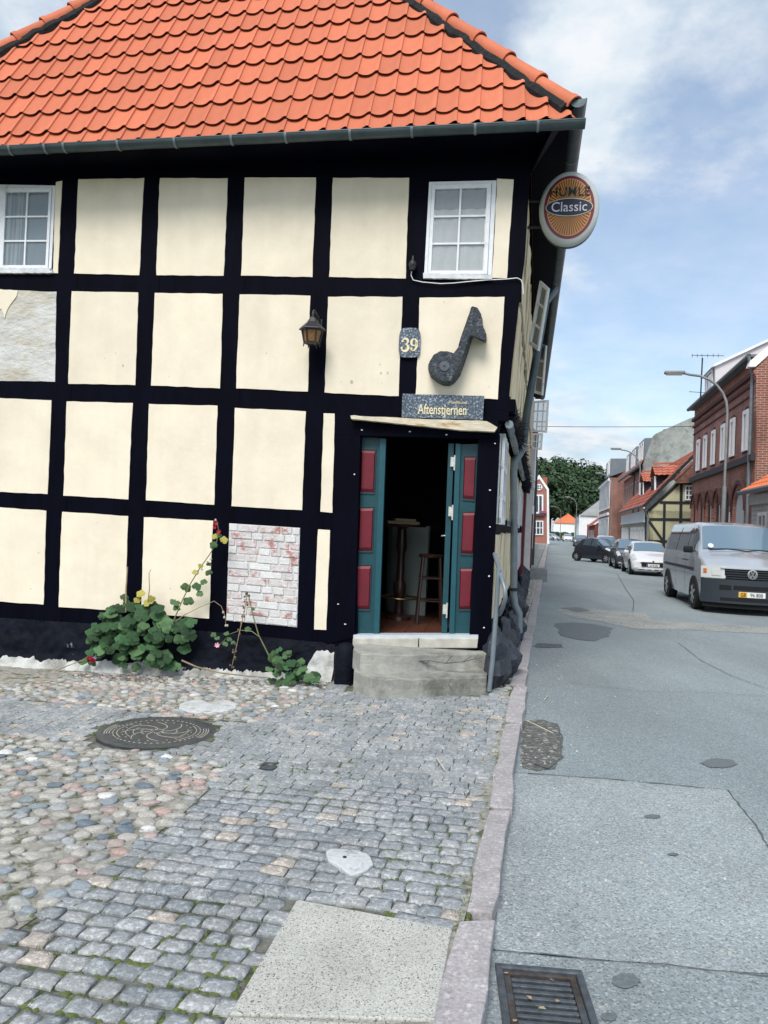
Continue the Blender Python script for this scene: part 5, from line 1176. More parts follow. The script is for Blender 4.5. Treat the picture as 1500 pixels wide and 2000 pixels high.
for (ul, ur) in ((1361, 1369), (1374, 1382.5), (1389, 1398.5), (1407, 1418), (1425, 1436.5), (1449, 1463)):
    a, b = F1.p(ul, 880), F1.p(ur, 880); wd = .82; mid_ = (a+b)/2; a = mid_+KD*wd/2; b = mid_-KD*wd/2
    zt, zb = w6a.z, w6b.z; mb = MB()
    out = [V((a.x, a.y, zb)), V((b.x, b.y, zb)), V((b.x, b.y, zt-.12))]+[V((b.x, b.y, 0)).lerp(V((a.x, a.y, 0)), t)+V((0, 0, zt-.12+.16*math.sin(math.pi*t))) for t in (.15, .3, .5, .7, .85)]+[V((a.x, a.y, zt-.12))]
    mb.prism([q+n1*.012 for q in out], -n1*.03); wo_ = mb.obj('window', mat('window_reveal_shade', (.035, .02, .02), .9, .1, 5), B1)  # flat panel; shade of a reveal painted as dark brown
    cc = sum(out, V((0, 0, 0)))/len(out)
    I = [V((a.x, a.y, zt-.1))-KD*.12, V((b.x, b.y, zt-.1))+KD*.04, V((b.x, b.y, zb+.05))+KD*.04, V((a.x, a.y, zb+.05))-KD*.12]
    s_ = simple_window(wo_, [q+n1*.02 for q in I], n1, WHT, .05, 1, 1, .13) if False else None
    fr = MB(); bw = .15
    for a0, a1, b0, b1 in ((0, 1, 0, .10), (0, 1, .95, 1), (0, .2, .10, .95), (.8, 1, .10, .95)): fr.prism([bil(I, a0, b0)+n1*.07, bil(I, a1, b0)+n1*.07, bil(I, a1, b1)+n1*.07, bil(I, a0, b1)+n1*.07], -n1*.06)
    fr.obj('frame', WHT, wo_); MB().prism([bil(I, .1, .05)+n1*.035, bil(I, .9, .05)+n1*.035, bil(I, .9, .98)+n1*.035, bil(I, .1, .98)+n1*.035], -n1*.02).obj('pane', WGL, wo_)
for (u, vt, wd, dr) in ((1361, 969, 1.0, 0), (1375, 966, 1.0, 0), (1390, 963, 1.0, 0), (1407, 960, 1.0, 0), (1426, 957, 1.15, 0), (1450, 951, 1.55, 1)):
    c = F1.p(u, vt); r_ = wd/2; zc_ = c.z-r_-.05; zb = .0; n = 12
    ring = [(-r_, zb)]+[(-r_*math.cos(math.pi*k/n), zc_+r_*math.sin(math.pi*k/n)) for k in range(n+1)]+[(r_, zb)]
    pt = lambda x, z, o: V((c.x, c.y, 0))-KD*x+V((0, 0, z))+n1*o
    mb = MB(); mb.prism([pt(x, z, .01) for x, z in ring], -n1*.03); ao = mb.obj('arch_panel', mat('deep_arch_shade', (.05, .025, .022), .9, .2, 5) if not dr else mat('white_door_wall', (.45, .47, .48), .8, .1, 3), B1)  # flat panel on the wall; the arch's shade is its dark colour
    for w0, w1, o_ in ((1.0, 1.18, .10), (1.18, 1.36, .17)):
        mb = MB(); inn = [(x*w0, z if z < zc_ else zc_+(z-zc_)*w0) for x, z in ring]; outr = [(x*w1, z if z < zc_ else zc_+(z-zc_)*w1) for x, z in ring]
        if w0 > 1.1: inn = inn[1:-1]; outr = outr[1:-1]
        for i in range(len(inn)-1): mb.prism([pt(*inn[i], o_), pt(*outr[i], o_), pt(*outr[i+1], o_), pt(*inn[i+1], o_)], -n1*(o_+.01))
        mb.obj('arch_moulding', BRKD if w0 > 1.1 else BRK, ao)
    if not dr:
        mb = MB(); mb.prism([pt(.12, .9, .04), pt(.40, .9, .04), pt(.40, zc_+.2, .04), pt(.12, zc_+.3, .04)], -n1*.03); mb.obj('window_frame', WHT, ao)
mb = MB(); q0 = bp(yn, 0)+n1*.10+KD*.35; mb.tube([V((A.x, A.y, ez))+n1*.28+KD*.1, V((A.x, A.y, ez-.15))+n1*.25+KD*.1, V((q0.x, q0.y, ez-.55))-KD*.05, V((q0.x, q0.y, ez-.8)), V((q0.x, q0.y, 0))], .055, 10); mb.obj('downpipe', ZINCP, B1, smooth=50)
an = thing('roof_antenna', tuple(at(1370, 778, 31)), 'thin television antenna mast on the red brick building roof', 'antenna')
mb = MB(); mb.tube([at(1368, 782, 31), at(1372, 699, 31)], .03, 6); mb.tube([at(1351, 694, 31.6), at(1414, 695, 30.4)], .012, 5); mb.tube([at(1346, 765, 31.4), at(1376, 767, 30.8)], .012, 5)
for u in (1352, 1362, 1371, 1382, 1393, 1403): mb.tube([at(u, 691, 31), at(u, 698, 31)], .010, 4)
mb.obj('mast', BLACKM, an)
# ---- low white building in front of it, orange roof
B0 = thing('low_white_building', tuple(bp(21.5, 2)), 'low white building with orange roof at the right edge', 'building')
c0_ = at(1468, 1000, 23.3); F0 = Face(c0_, -KN)
WBRK = brick_mat('white_painted_brick', (.50, .50, .47), (.45, .455, .43), (.30, .30, .28), ang=math.atan2(KD.y, KD.x), bh=.14, bw=.5)
e0 = F0.p(1474, 962).z; P0, P1_ = V((c0_.x, c0_.y, -.06)), V((c0_.x, c0_.y, -.06))-KD*6
MB().prism([P0, P1_, V((P1_.x, P1_.y, e0)), V((P0.x, P0.y, e0))], KN*6).obj('wall', WBRK, B0)
MB().prism([V((P0.x, P0.y, e0-.1))-KN*.12, V((P1_.x, P1_.y, e0-.1))-KN*.12, V((P1_.x, P1_.y, e0-.38))-KN*.12, V((P0.x, P0.y, e0-.38))-KN*.12], KN*.11).obj('cornice', mat('pale_grey_cornice', (.42, .44, .43), .8, .1, 3), B0)
mb = MB(); a, b = V((P0.x, P0.y, e0+.02))-KN*.32+KD*.05, V((P1_.x, P1_.y, e0+.02))-KN*.32; tile_sheet(mb, a, b, b+KN*3.5+V((0, 0, 2.4)), a+KN*3.5+V((0, 0, 2.4))); mb.obj('roof', RTILEO, B0, normals=False)
MB().tube([a+V((0, 0, -.04))-KN*.05, b+V((0, 0, -.04))-KN*.05], .07, 8).obj('gutter', ZINC, B0, smooth=50)
for u in (1484,):
    q = F0.p(u, 985); I = [V((q.x, q.y, e0-.62)), V((q.x, q.y, e0-.62))-KD*.95, V((q.x, q.y, .9))-KD*.95, V((q.x, q.y, .9))]; simple_window(B0, I, -KN, WHT, .06, 2, 2, .1); simple_window(B0, [p-KD*1.9 for p in I], -KN, WHT, .06, 2, 2, .1)
# ---- yellow half-timbered house
Y2 = 39.0; c2_ = at(1264, 1040, Y2); F2 = Face(c2_, -KD); S2 = Face(c2_, -KN)
B2 = thing('yellow_half_timbered_house', (c2_.x+1, c2_.y+2, -.06), 'pale yellow half-timbered gable house with red tiled roof and dormers across the street', 'house')
gpx = [(1264, 1092), (1263, 1003), (1272, 992), (1322, 941), (1352, 941), (1420, 941), (1420, 1092)]
F2.slab(B2, 'gable_wall', YEL, gpx, 0, .3)
gs = [F2.p(u, v) for u, v in gpx]; ez2 = F2.p(1263, 996).z
fa_ = V((c2_.x, c2_.y, -.06)); L2 = 13.5
MB().prism([fa_, fa_+KD*L2, V((fa_.x, fa_.y, ez2))+KD*L2, V((fa_.x, fa_.y, ez2))], KN*5).obj('street_wall', mat('pale_green_wash', (.55, .57, .44), .9, .08, 2), B2)
TB = mat('black_timber_far', (.010, .011, .016), .7, .3, 4)
def tline(par, F_, a, b, w_, off=.03):
    p, q = F_.p(*a, off), F_.p(*b, off); d = (q-p).normalized(); s_ = d.cross(F_.n).normalized()*w_/2; MB().prism([p-s_, q-s_, q+s_, p+s_], -F_.n*(off+.01)).obj('timber', TB, par)
for a, b, w_ in (((1263, 998), (1262, 1090), .15), ((1266, 998), (1324, 946), .13), ((1289, 981), (1420, 983), .13), ((1298, 982), (1296, 1090), .13), ((1331, 944), (1328, 1090), .14), ((1268, 1014), (1420, 1016), .13), ((1268, 1018), (1294, 1055), .12), ((1262, 1057), (1420, 1059), .13), ((1322, 944), (1420, 944), .12)): tline(B2, F2, a, b, w_, .03+.004*R.random())
simple_window(B2, [F2.p(1338, 948, .02), F2.p(1353.5, 948, .02), F2.p(1352.5, 977, .02), F2.p(1337.5, 977, .02)], F2.n, WHT, .05, 2, 3, .06)
# roof slopes: eave from the corner along the street, verge up the gable
ev0 = F2.p(1256, 987, .35); ap = F2.p(1368, 873, .35); rdg = ap+KD*(L2+.5); ev1 = ev0+KD*(L2+.5)
mb = MB(); tile_sheet(mb, ev0, ev1, rdg, ap, .24, .33, .025); ap2 = ap+(ap-ev0)*V((1, 1, 0)).length*0; mb.obj('roof', RTILE, B2, normals=False)
mb = MB(); mb.prism([ev0, ap, ap+V((0, 0, -.22)), ev0+V((0, 0, -.20))], -F2.n*.05); mb.obj('barge_board', TB, B2)
mb = MB(); hpts = [F2.p(u, v, .36) for u, v in ((1318, 944), (1420, 941), (1420, 925), (1345, 912))]; mb.prism([p for p in hpts], -F2.n*.1); mb.obj('hip_tiles', mat('mossy_tiles', (.20, .085, .06), .9, .4, 6, .03, 10, col2=(.10, .09, .07), c2=(.5, .6)), B2)
MB().tube([F2.p(1318, 938, .3), F2.p(1335, 922, .3), F2.p(1354, 903, .3)], .10, 8).obj('verge_ridge', mat('mossy_tiles', (0, 0, 0)), B2, smooth=50)
MB().tube([ev0+V((0, 0, -.02)), ev1+V((0, 0, -.02))], .07, 8).obj('gutter', ZINC, B2, smooth=50)
MB().tube([S2.p(1258, 992, .3), S2.p(1262, 1004, .1), F2.p(1265, 1010, .12), F2.p(1263, 1092, .12)], .05, 8).obj('downpipe', ZINCP, B2, smooth=50)
for z0, z1, o_ in ((ez2-.02, ez2-.55, .14), (ez2-.55, ez2-.62, .20)):
    a = V((fa_.x, fa_.y, 0)); MB().prism([a-KN*o_+V((0, 0, z0)), a-KN*o_+KD*L2+V((0, 0, z0)), a-KN*o_+KD*L2+V((0, 0, z1)), a-KN*o_+V((0, 0, z1))], KN*(o_-.01)).obj('cornice', mat('pale_blue_cornice', (.62, .68, .69), .8, .06, 3), B2)
for i in range(9):
    a = V((fa_.x, fa_.y, 0))+KD*(.8+i*1.42); I = [a+V((0, 0, ez2-.85)), a+KD*.85+V((0, 0, ez2-.85)), a+KD*.85+V((0, 0, .7)), a+V((0, 0, .7))]
    if i == 5: MB().prism([p-KN*.02+V((0, 0, -.6 if k > 1 else 0)) for k, p in enumerate(I)], KN*.015).obj('door', mat('dark_green_door', (.02, .05, .045), .5, .1, 4), B2)
    else: simple_window(B2, I, -KN, WHT, .12, 1, 2, .14)
def dormer(par, y0, rq, chq, wht, th, tile):
    Fd = Face(V((0, y0, 0)), -KD); Fd.slab(par, 'dormer_cheek', mat('navy_dormer_boards', (.012, .016, .028), .7, .2, 4), chq, 0, th)
    P = [Fd.p(u, v, .18) for u, v in rq]; dn = MB(); bk = -Fd.n*(th*.5)
    tile_sheet(dn, P[3]+Fd.n*.15, P[2]+Fd.n*.15, P[1]+bk, P[0]+bk, .24, .3, .025); tile_sheet(dn, P[3]+bk*2.2, P[2]+bk*2.2, P[1]+bk, P[0]+bk, .24, .3, .025); dn.obj('dormer_roof', tile, par, normals=False)
    Fd.slab(par, 'dormer_trim', WHT, wht, .05, .06)
    Fd.slab(par, 'ridge_board', tile, [(rq[0][0]-1, rq[0][1]-2.4), (rq[1][0], rq[1][1]-2.4), (rq[1][0], rq[1][1]+.5), (rq[0][0]-1, rq[0][1]+.5)], -th*.5+.1, .2)
ORT = mat('dormer_clay_tile', (.43, .14, .085), .8, .2, 2.2, .01, 12, col2=(.30, .10, .07), c2=(.56, .68))
dormer(B2, 43.0, [(1278, 906), (1340, 905), (1326, 928), (1279, 929)], [(1280, 929), (1326, 929), (1281, 961)], [(1278, 930), (1281.5, 930), (1281.5, 962), (1278, 962)], 1.9, ORT)
dormer(B2, 48.5, [(1255, 921), (1277, 921), (1278, 941), (1256, 941)], [(1257, 941), (1278, 941), (1277, 950), (1257, 971)], [(1255.5, 942), (1257.5, 942), (1257.5, 968), (1255.5, 968)], 1.9, ORT)
Fw = Face(V((0, 48.2, 0)), (-.1, -1, 0)); simple_window(B2, [Fw.p(u, v) for u, v in ((1248, 943), (1258, 943), (1257, 969), (1247.5, 967))], Fw.n, WHT, .08, 2, 2, .10)
# ---- terrace with grey rendered gable
Y3 = 53.0; F3 = Face(V((0, Y3, 0)), -KD)
B3 = thing('terrace_with_grey_gable', tuple(bp(56, 3)), 'brick terrace with a bare weathered grey gable wall and metal dormers', 'building')
F3.slab(B3, 'gable_wall', CONG, [(1262, 1075), (1262, 935), (1257, 930), (1257, 907), (1270, 867), (1277, 850), (1281, 847), (1345, 818), (1440, 783), (1600, 800), (1600, 1075)], 0, .5)
ez3 = F3.p(1262, 900).z; A3, B3q = bp(Y3+.4), bp(69)
MB().prism([A3, B3q, V((B3q.x, B3q.y, ez3)), V((A3.x, A3.y, ez3))], KN*7).obj('wall', BRKP, B3)
mb = MB(); mb.quad(V((A3.x, A3.y, ez3))-KN*.4, V((B3q.x, B3q.y, ez3))-KN*.4, V((B3q.x, B3q.y, ez3+2.6))+KN*1.1, V((A3.x, A3.y, ez3+2.6))+KN*1.1); mb.quad(V((A3.x, A3.y, ez3+2.6))+KN*1.1, V((B3q.x, B3q.y, ez3+2.6))+KN*1.1, V((B3q.x, B3q.y, ez3+4))+KN*6, V((A3.x, A3.y, ez3+4))+KN*6); mb.obj('roof', RTILE, B3, normals=False)
MB().tube([V((A3.x, A3.y, ez3))-KN*.45, V((B3q.x, B3q.y, ez3))-KN*.45], .1, 8).obj('gutter', ZINC, B3, smooth=50)
for i in range(3):
    a = V((A3.x, A3.y, ez3+.35))+KD*(.6+i*5.2); MB().prism([a-KN*.05, a+KN*3, a+KN*3+V((0, 0, 1.9)), a-KN*.05+V((0, 0, 1.7))], KD*(3.6 if i < 2 else 2.5)).obj('dormer', METAL, B3)
    for k in (0.3, 1.4, 2.5)[:3 if i < 2 else 2]: b = a-KN*.07+KD*k; simple_window(B3, [b+V((0, 0, 1.5)), b+KD*.85+V((0, 0, 1.5)), b+KD*.85+V((0, 0, .2)), b+V((0, 0, .2))], -KN, WHT, .05, 1, 1, .12)
for i in range(8):
    for z0, z1 in ((ez3-.7, ez3-2.5), (ez3-4.0, .9)):
        b = V((A3.x, A3.y, 0))+KD*(1.0+i*1.9); simple_window(B3, [b+V((0, 0, z0)), b+KD*.85+V((0, 0, z0)), b+KD*.85+V((0, 0, z1)), b+V((0, 0, z1))], -KN, mat('pinkish_frame', (.45, .32, .28), .7, .1, 3), .08, 1, 1, .14)
MB().tube([V((A3.x, A3.y, ez3-.1))-KN*.12+KD*6, V((A3.x, A3.y, 0))-KN*.12+KD*6], .06, 8).obj('downpipe', ZINC, B3)
# ---- white-fronted two-storey house with brick gable
Y4 = 72.0; off4 = -.95
B4 = thing('white_fronted_townhouse', tuple(bp(78, 2)), 'two-storey house with a white striped front and plain red brick gable', 'building')
A4, Q4 = bp(Y4, off4), bp(87, off4); F4 = Face(A4, -KD); ez4 = F4.p(1206, 933).z
MB().prism([A4, Q4, V((Q4.x, Q4.y, ez4)), V((A4.x, A4.y, ez4))], KN*6).obj('wall', BRKP, B4)
F4.slab(B4, 'gable_wall', brick_mat('gable_brick', (.27, .10, .075), (.21, .08, .06), (.24, .18, .16), ang=math.atan2(KN.y, KN.x)), [(1206, 1070), (1206, 933), (1221, 919), (1260, 890), (1300, 930), (1300, 1070)], .02, .3)
mb = MB(); mb.quad(V((A4.x, A4.y, ez4))-KN*.3, V((Q4.x, Q4.y, ez4))-KN*.3, V((Q4.x, Q4.y, ez4+1.3))+KN*3, V((A4.x, A4.y, ez4+1.3))+KN*3); mb.obj('roof', SLATE, B4, normals=False)
for i in range(1): a = V((A4.x, A4.y, ez4+.15))+KD*(.6+i*7); MB().prism([a, a+KN*2, a+KN*2+V((0, 0, 1.75)), a+V((0, 0, 1.7))], KD*6).obj('dormer', METAL, B4); [simple_window(B4, [a-KN*.02+KD*k+V((0, 0, 1.6)), a-KN*.02+KD*(k+1)+V((0, 0, 1.6)), a-KN*.02+KD*(k+1)+V((0, 0, .2)), a-KN*.02+KD*k+V((0, 0, .2))], -KN, WHT, .06, 1, 1, .15) for k in (.3, 2.2)]
for z0, z1 in ((ez4-.35, ez4-2.7), (ez4-3.9, .5)):
    a = V((A4.x, A4.y, 0))-KN*.06; MB().prism([a+V((0, 0, z0+.2)), a+KD*14.9+V((0, 0, z0+.2)), a+KD*14.9+V((0, 0, z1-.2)), a+V((0, 0, z1-.2))], KN*.05).obj('white_front', WHT, B4)
    for i in range(8): b = a+KD*(.5+i*1.85)-KN*.01; MB().prism([b+V((0, 0, z0)), b+KD*.40+V((0, 0, z0)), b+KD*.40+V((0, 0, z1)), b+V((0, 0, z1))], KN*.008).obj('window', WGL, B4)
for z_ in (ez4-.05, ez4-3.3): a = V((A4.x, A4.y, z_))-KN*.2; MB().prism([a, a+KD*15, a+KD*15-V((0, 0, .25)), a-V((0, 0, .25))], KN*.19).obj('cornice', WHT, B4)
# ---- further along: low brown-roofed house, white house with grey roof, white house with orange roof
def far_house(name, lab, y0, L_, off, ez_, rh, wm, rm_, depth=8, nw=4, hip=0):
    A_ = bp(y0, off); t_ = thing(name, tuple(A_+KD*L_/2+KN*depth/2), lab, 'house'); up = lambda p, z: V((p.x, p.y, z))
    MB().prism([A_, A_+KD*L_, up(A_+KD*L_, ez_), up(A_, ez_)], KN*depth).obj('wall', wm, t_)
    m = A_+KN*depth/2; hip or MB().prism([up(A_, ez_), up(A_+KN*depth, ez_), up(m, ez_+rh)], KD*.3).obj('gable', wm, t_)
    r_ = MB(); ex = KN*.4; r_.quad(up(A_, ez_-.1)-ex-KD*.2, up(A_+KD*L_, ez_-.1)-ex, up(m+KD*(L_-hip), ez_+rh+.1), up(m+KD*(hip-.2), ez_+rh+.1)); r_.quad(up(A_+KN*depth, ez_-.1)+ex-KD*.2, up(A_+KN*depth+KD*L_, ez_-.1)+ex, up(m+KD*(L_-hip), ez_+rh+.1), up(m+KD*(hip-.2), ez_+rh+.1)); r_.poly([up(A_, ez_-.1)-KD*.25, up(A_+KN*depth, ez_-.1)-KD*.25, up(m+KD*(hip-.2), ez_+rh+.1)]) if hip else None
    r_.obj('roof', rm_, t_, normals=False)
    for i in range(nw): b = A_+KD*(L_*(i+.5)/nw); simple_window(t_, [up(b, ez_-.6), up(b+KD*1.1, ez_-.6), up(b+KD*1.1, 1.0), up(b, 1.0)], -KN, WHT, .06, 2, 1, .14)
    return t_
far_house('brown_roofed_house', 'low red brick house with a brownish tiled roof beyond the white front', 90, 14, -1.2, 2.7, 3.4, mat('far_red_wall', (.22, .07, .05), .9, .2, 2), RTILE)
far_house('white_grey_roofed_house', 'white gabled house with a large grey roof near the street end', 113, 20, -2.2, 4.4, 3.6, WHT, mat('pale_fibre_roof', (.26, .275, .265), .9, .15, 1), 9, 5, 4)
t5 = far_house('orange_roofed_white_house', 'small white house with bright orange roof at the end of the street', 180, 10, -5.6, 4.0, 2.2, WHT, RTILEO, 6.5, 4, 2.6)
a = bp(105, -1.25); MB().prism([a, a+KD*3, a+KD*3+V((0, 0, 3.0)), a+V((0, 0, 3.0))], KN*2).obj('shed', mat('crimson_shed', (.35, .05, .06), .8, .1, 2), None); tag(bpy.data.objects['shed'], 'small crimson red lean-to beside the white grey-roofed house', 'shed')
# ---- left side of the street: white terrace, red gable house
LD = V((.1935, 1, 0)).normalized(); LN = V((LD.y, -LD.x, 0))
B8 = thing('white_terrace', (4.9, 40, -.05), 'narrow white terrace continuing the left side of the street', 'building')
a = V((.1925*25.7, 25.7, -.05)); b = a+LD*68; up = lambda p, z: V((p.x, p.y, z)); wmw = mat('white_limewash', (.62, .63, .62), .9, .1, 4)
MB().prism([a, b, up(b, 4.9), up(a, 4.9)], -LN*6).obj('wall', wmw, B8)
MB().prism([up(a, 4.9)+LN*.12, up(b, 4.9)+LN*.12, up(b, 7.6)-LN*3, up(a, 7.6)-LN*3], -UPZ*.1).obj('roof', RTILE, B8)
for i in range(14):
    q = a+LD*(1.5+i*4.6)+LN*.01
    simple_window(B8, [up(q, 2.5), up(q+LD*1.1, 2.5), up(q+LD*1.1, 1.0), up(q, 1.0)], LN, WHT, .06, 2, 2, .1)
    simple_window(B8, [up(q, 4.5), up(q+LD*1.1, 4.5), up(q+LD*1.1, 3.4), up(q, 3.4)], LN, WHT, .06, 2, 2, .1)
for d_, m_ in ((.5, mat('dark_red_door', (0, 0, 0))), (12, BLACKM)): q = a+LD*d_; MB().prism([up(q, 2.2), up(q+LD*1, 2.2), up(q+LD*1, .1), up(q, .1)], LN*.05).obj('door', m_, B8)
MB().tube([up(a+LD*9, 4.8)+LN*.12, up(a+LD*9, .1)+LN*.12], .06, 8).obj('downpipe', ZINC, B8)
st2 = single(MB().box((5.28, 26.3, .10), (.75, .95, .52), -.2), 'stone_doorstep', mat('grey_doorstep', (.20, .22, .23), .9, .2, 8, .006, 20), 'grey stone doorstep block where the side pavement begins', 'step', bevel=.02)
Y9 = 104.0; F9 = Face(V((0, Y9, 0)), (-.1, -1, 0)); TERRA = mat('terracotta_render', (.34, .145, .11), .85, .08, 1.5)
B9 = thing('terracotta_gable_house', (20, 106, -.05), 'terracotta gabled house with white verge and round window at the street end', 'house')
F9.slab(B9, 'wall', TERRA, [(1020, 1063), (1020, 962), (1053.5, 932), (1068, 958), (1068, 1063)], 0, 9)
F9.slab(B9, 'roof', RTILE, [(1016, 958), (1053.5, 926), (1071, 956), (1068, 958), (1053.5, 932), (1020, 961)], -.3, 8.5)
F9.slab(B9, 'verge_board', WHT, [(1016, 962), (1053.5, 927.5), (1072, 955), (1073, 1063), (1068.5, 1063), (1068, 957), (1053.5, 935), (1018, 967)], .12, .3)
F9.slab(B9, 'chimney', mat('chimney_brick', (.35, .12, .08), .9, .1, 3), [(1060, 932), (1069, 932), (1069, 950), (1060, 950)], -3, 1.2)
c9 = F9.p(1053, 951.5, .05); mb = MB(); mb.lathe(c9, [(.42, 0), (.42, .08)], 18, F9.n); rw_ = mb.obj('round_window', WHT, B9); mb = MB(); [mb.lathe(c9+F9.n*.07+UPZ*dz+V((dx, 0, 0)), [(.13, 0), (.13, .03)], 8, F9.n) for dx in (-.15, .15) for dz in (-.15, .15)]; mb.obj('pane', WGL, rw_)
simple_window(B9, [F9.p(u, v, .02) for u, v in ((1043, 966), (1061, 966), (1061, 1003), (1043, 1003))], F9.n, WHT, .12, 2, 1, .2)
simple_window(B9, [F9.p(u, v, .02) for u, v in ((1041, 1017), (1061, 1017), (1061, 1045), (1041, 1045))], F9.n, WHT, .12, 3, 2, .14)
F9.slab(B9, 'balcony', mat('dark_balcony', (.05, .055, .06), .7, .2, 4), [(1043, 1003), (1063, 1003), (1063, 1007), (1043, 1007)], .5, .5)
MB().box(F9.p(1060, 1000, .35), (.9, .3, .3)).obj('flower_box', mat('pink_flowers', (.35, .08, .16), .9, .5, 12), B9)
# ---- wire, street lamps
single(MB().tube([at(1047+i*30.5, 833+.3*i*(1-i/10), 33+.0*i) for i in range(11)], .012, 4), 'overhead_wire', BLACKM, 'thin wire spanning the street against the sky', 'wire')
def lamp(x, y, h, arm, head_z=None):
    t = thing('street_lamp', (x, y, .0), '', 'street lamp', 'street lamps along the right pavement'); LMM = mat('lamp_post_grey', (.23, .25, .25), .6, .2, 3, metal=.3)
    al = -KN; pts = [V((x, y, 3.2)), V((x, y, h-1.3))]+[V((x, y, h-1.3))+al*(1.15*(1-math.cos(a)))+UPZ*(1.15*math.sin(a)) for a in [math.radians(k*15) for k in range(1, 7)]]+[V((x, y, h-.10))+al*arm]
    MB().tube([V((x, y, 0)), V((x, y, 3.3))], .068, 10).obj('post', LMM, t, smooth=50)
    MB().tube(pts, .040, 10).obj('arm', LMM, t, smooth=60)
    e = V((x, y, h-.10))+al*(arm+.28); A_ = Matrix(((al.x, -al.y, 0), (al.y, al.x, 0), (0, 0, 1)))
    m = MB(); m.box(e+V((0, 0, .02)), (.62, .24, .09), M=A_); m.obj('head', LMM, t, bevel=.025); m = MB(); m.box(e-V((0, 0, .035)), (.5, .18, .05), M=A_); m.obj('diffuser', mat('lamp_diffuser', (.5, .52, .5), .4, .05, 5), t, bevel=.015)
    return t
lA = lamp(*[q for q in at(1412, 1030, 24.3).xy], 7.0, 1.35); lA['label'] = 'nearest tall curved street lamp before the brick building with arches'
lB = lamp(*[q for q in at(1250, 930, 46.8).xy], 7.0, 1.2); lB['label'] = 'street lamp rising behind the yellow half-timbered house'
lC = lamp(bx0(70)-.9, 70, 7.3, 1.0); lC['label'] = 'farther street lamp before the white-fronted townhouse'
lD = lamp(bx0(104)-3.0, 104, 6.6, 1.0); lD['label'] = 'small distant street lamp beside the crimson lean-to'
lE = lamp(bx0(150)-4.5, 150, 6.8, 1.5); lE['label'] = 'farthest street lamp before the dark trees'
# ================================================================ trees
LEAFD = []
for nm, c in (('tree_leaf_dark', (.032, .062, .036)), ('tree_leaf_mid', (.052, .092, .046)), ('tree_leaf_light', (.085, .135, .065))): LEAFD.append(mat(nm, c, .85, .35, .7, spec=.2))
BARK = mat('bark', (.07, .055, .045), .95, .3, 4, .03, 8)
def tree(x, y, h, w_, lab, seed):
    rr = random.Random(seed); t = thing('broadleaf_tree', (x, y, -.4), lab, 'tree', 'trees closing the street')
    tr = MB(); tr.tube([(x, y, -.4), (x+.2, y, h*.3), (x+rr.uniform(-.5, .5), y, h*.6)], [.5, .38, .15], 8)
    for k in range(5): a = rr.uniform(0, 6.3); tr.tube([(x, y, h*(.22+.06*k)), (x+math.cos(a)*w_*.3, y+math.sin(a)*w_*.3, h*(.45+.07*k))], [.2, .07], 6)
    tr.obj('trunk', BARK, t, smooth=50)
    lobes = []
    for k in range(26):
        a = rr.uniform(0, 6.3); e = rr.uniform(-.5, 1); q = math.sqrt(max(0, 1-e*e))*.62*rr.uniform(.6, 1); lobes.append((V((x+math.cos(a)*q*w_, y+math.sin(a)*q*w_*.9, h*.56+e*h*.33)), rr.uniform(.17, .30)*w_))
    mb = MB(); mb.mi = []
    for c, r_ in lobes:
        for _ in range(150):
            d = V((rr.gauss(0, 1), rr.gauss(0, 1), rr.gauss(0, 1))).normalized(); p = c+d*r_*rr.uniform(.7, 1.08)
            s_ = rr.uniform(.28, .62); n = (d+V((rr.uniform(-.6, .6), rr.uniform(-.6, .6), rr.uniform(-.3, .8)))).normalized(); a = n.orthogonal().normalized(); b = n.cross(a)
            mb.cur = rr.choice((0, 0, 1, 1, 1, 2)); mb.poly([p+a*s_*math.cos(k*1.257+.3)*rr.uniform(.6, 1)+b*s_*math.sin(k*1.257+.3)*rr.uniform(.6, 1) for k in range(5)])
    mb.obj('crown', LEAFD, t, normals=False)
for i, (u, top, y, w_) in enumerate(((1030, 905, 190, 11), (1052, 893, 200, 10), (1078, 893, 205, 11), (1104, 902, 215, 10), (1132, 904, 225, 12), (1160, 912, 230, 12), (1186, 915, 240, 12), (1212, 918, 250, 12), (1116, 935, 200, 9), (1150, 948, 212, 9), (1066, 925, 185, 9))):
    p = at(u, top, y); lab = ['leafy dark tree behind the upper left casements, leftmost of the mass', 'tall dark tree directly behind the terracotta gable peak', 'broad-crowned tree just right of the terracotta gable, tallest on the skyline', 'tree whose crown slopes down right of the tallest one', 'tree in the middle of the dark mass, above the orange-roofed house', 'lower tree above the white grey-roofed house', 'tree crown rising beside the farthest townhouse eave', 'rightmost tree of the mass, mostly behind the white-fronted townhouse', 'nearer low tree directly behind the orange-roofed white house', 'nearer low tree behind the grey-roofed house gable', 'nearest low tree right beside the terracotta house wall'][i]
    tree(p.x, y, (p.z+.4)*1.02, w_, lab, 100+i)
hd = MB(); rr = random.Random(5)
for i in range(2600):
    y = 172+rr.random()*3; x = rr.uniform(30, 60); p = V((x, y, rr.uniform(-.4, 1.6))); a = rr.uniform(0, 6.3); s_ = rr.uniform(.2, .4); hd.cur = rr.choice((0, 0, 1)); hd.poly([p+V((math.cos(a+k*1.5)*s_, 0, math.sin(a+k*1.5)*s_)) for k in range(4)])
o = hd.obj('hedge', LEAFD, None, normals=False); tag(o, 'low dark green hedge across the far end of the street', 'hedge')
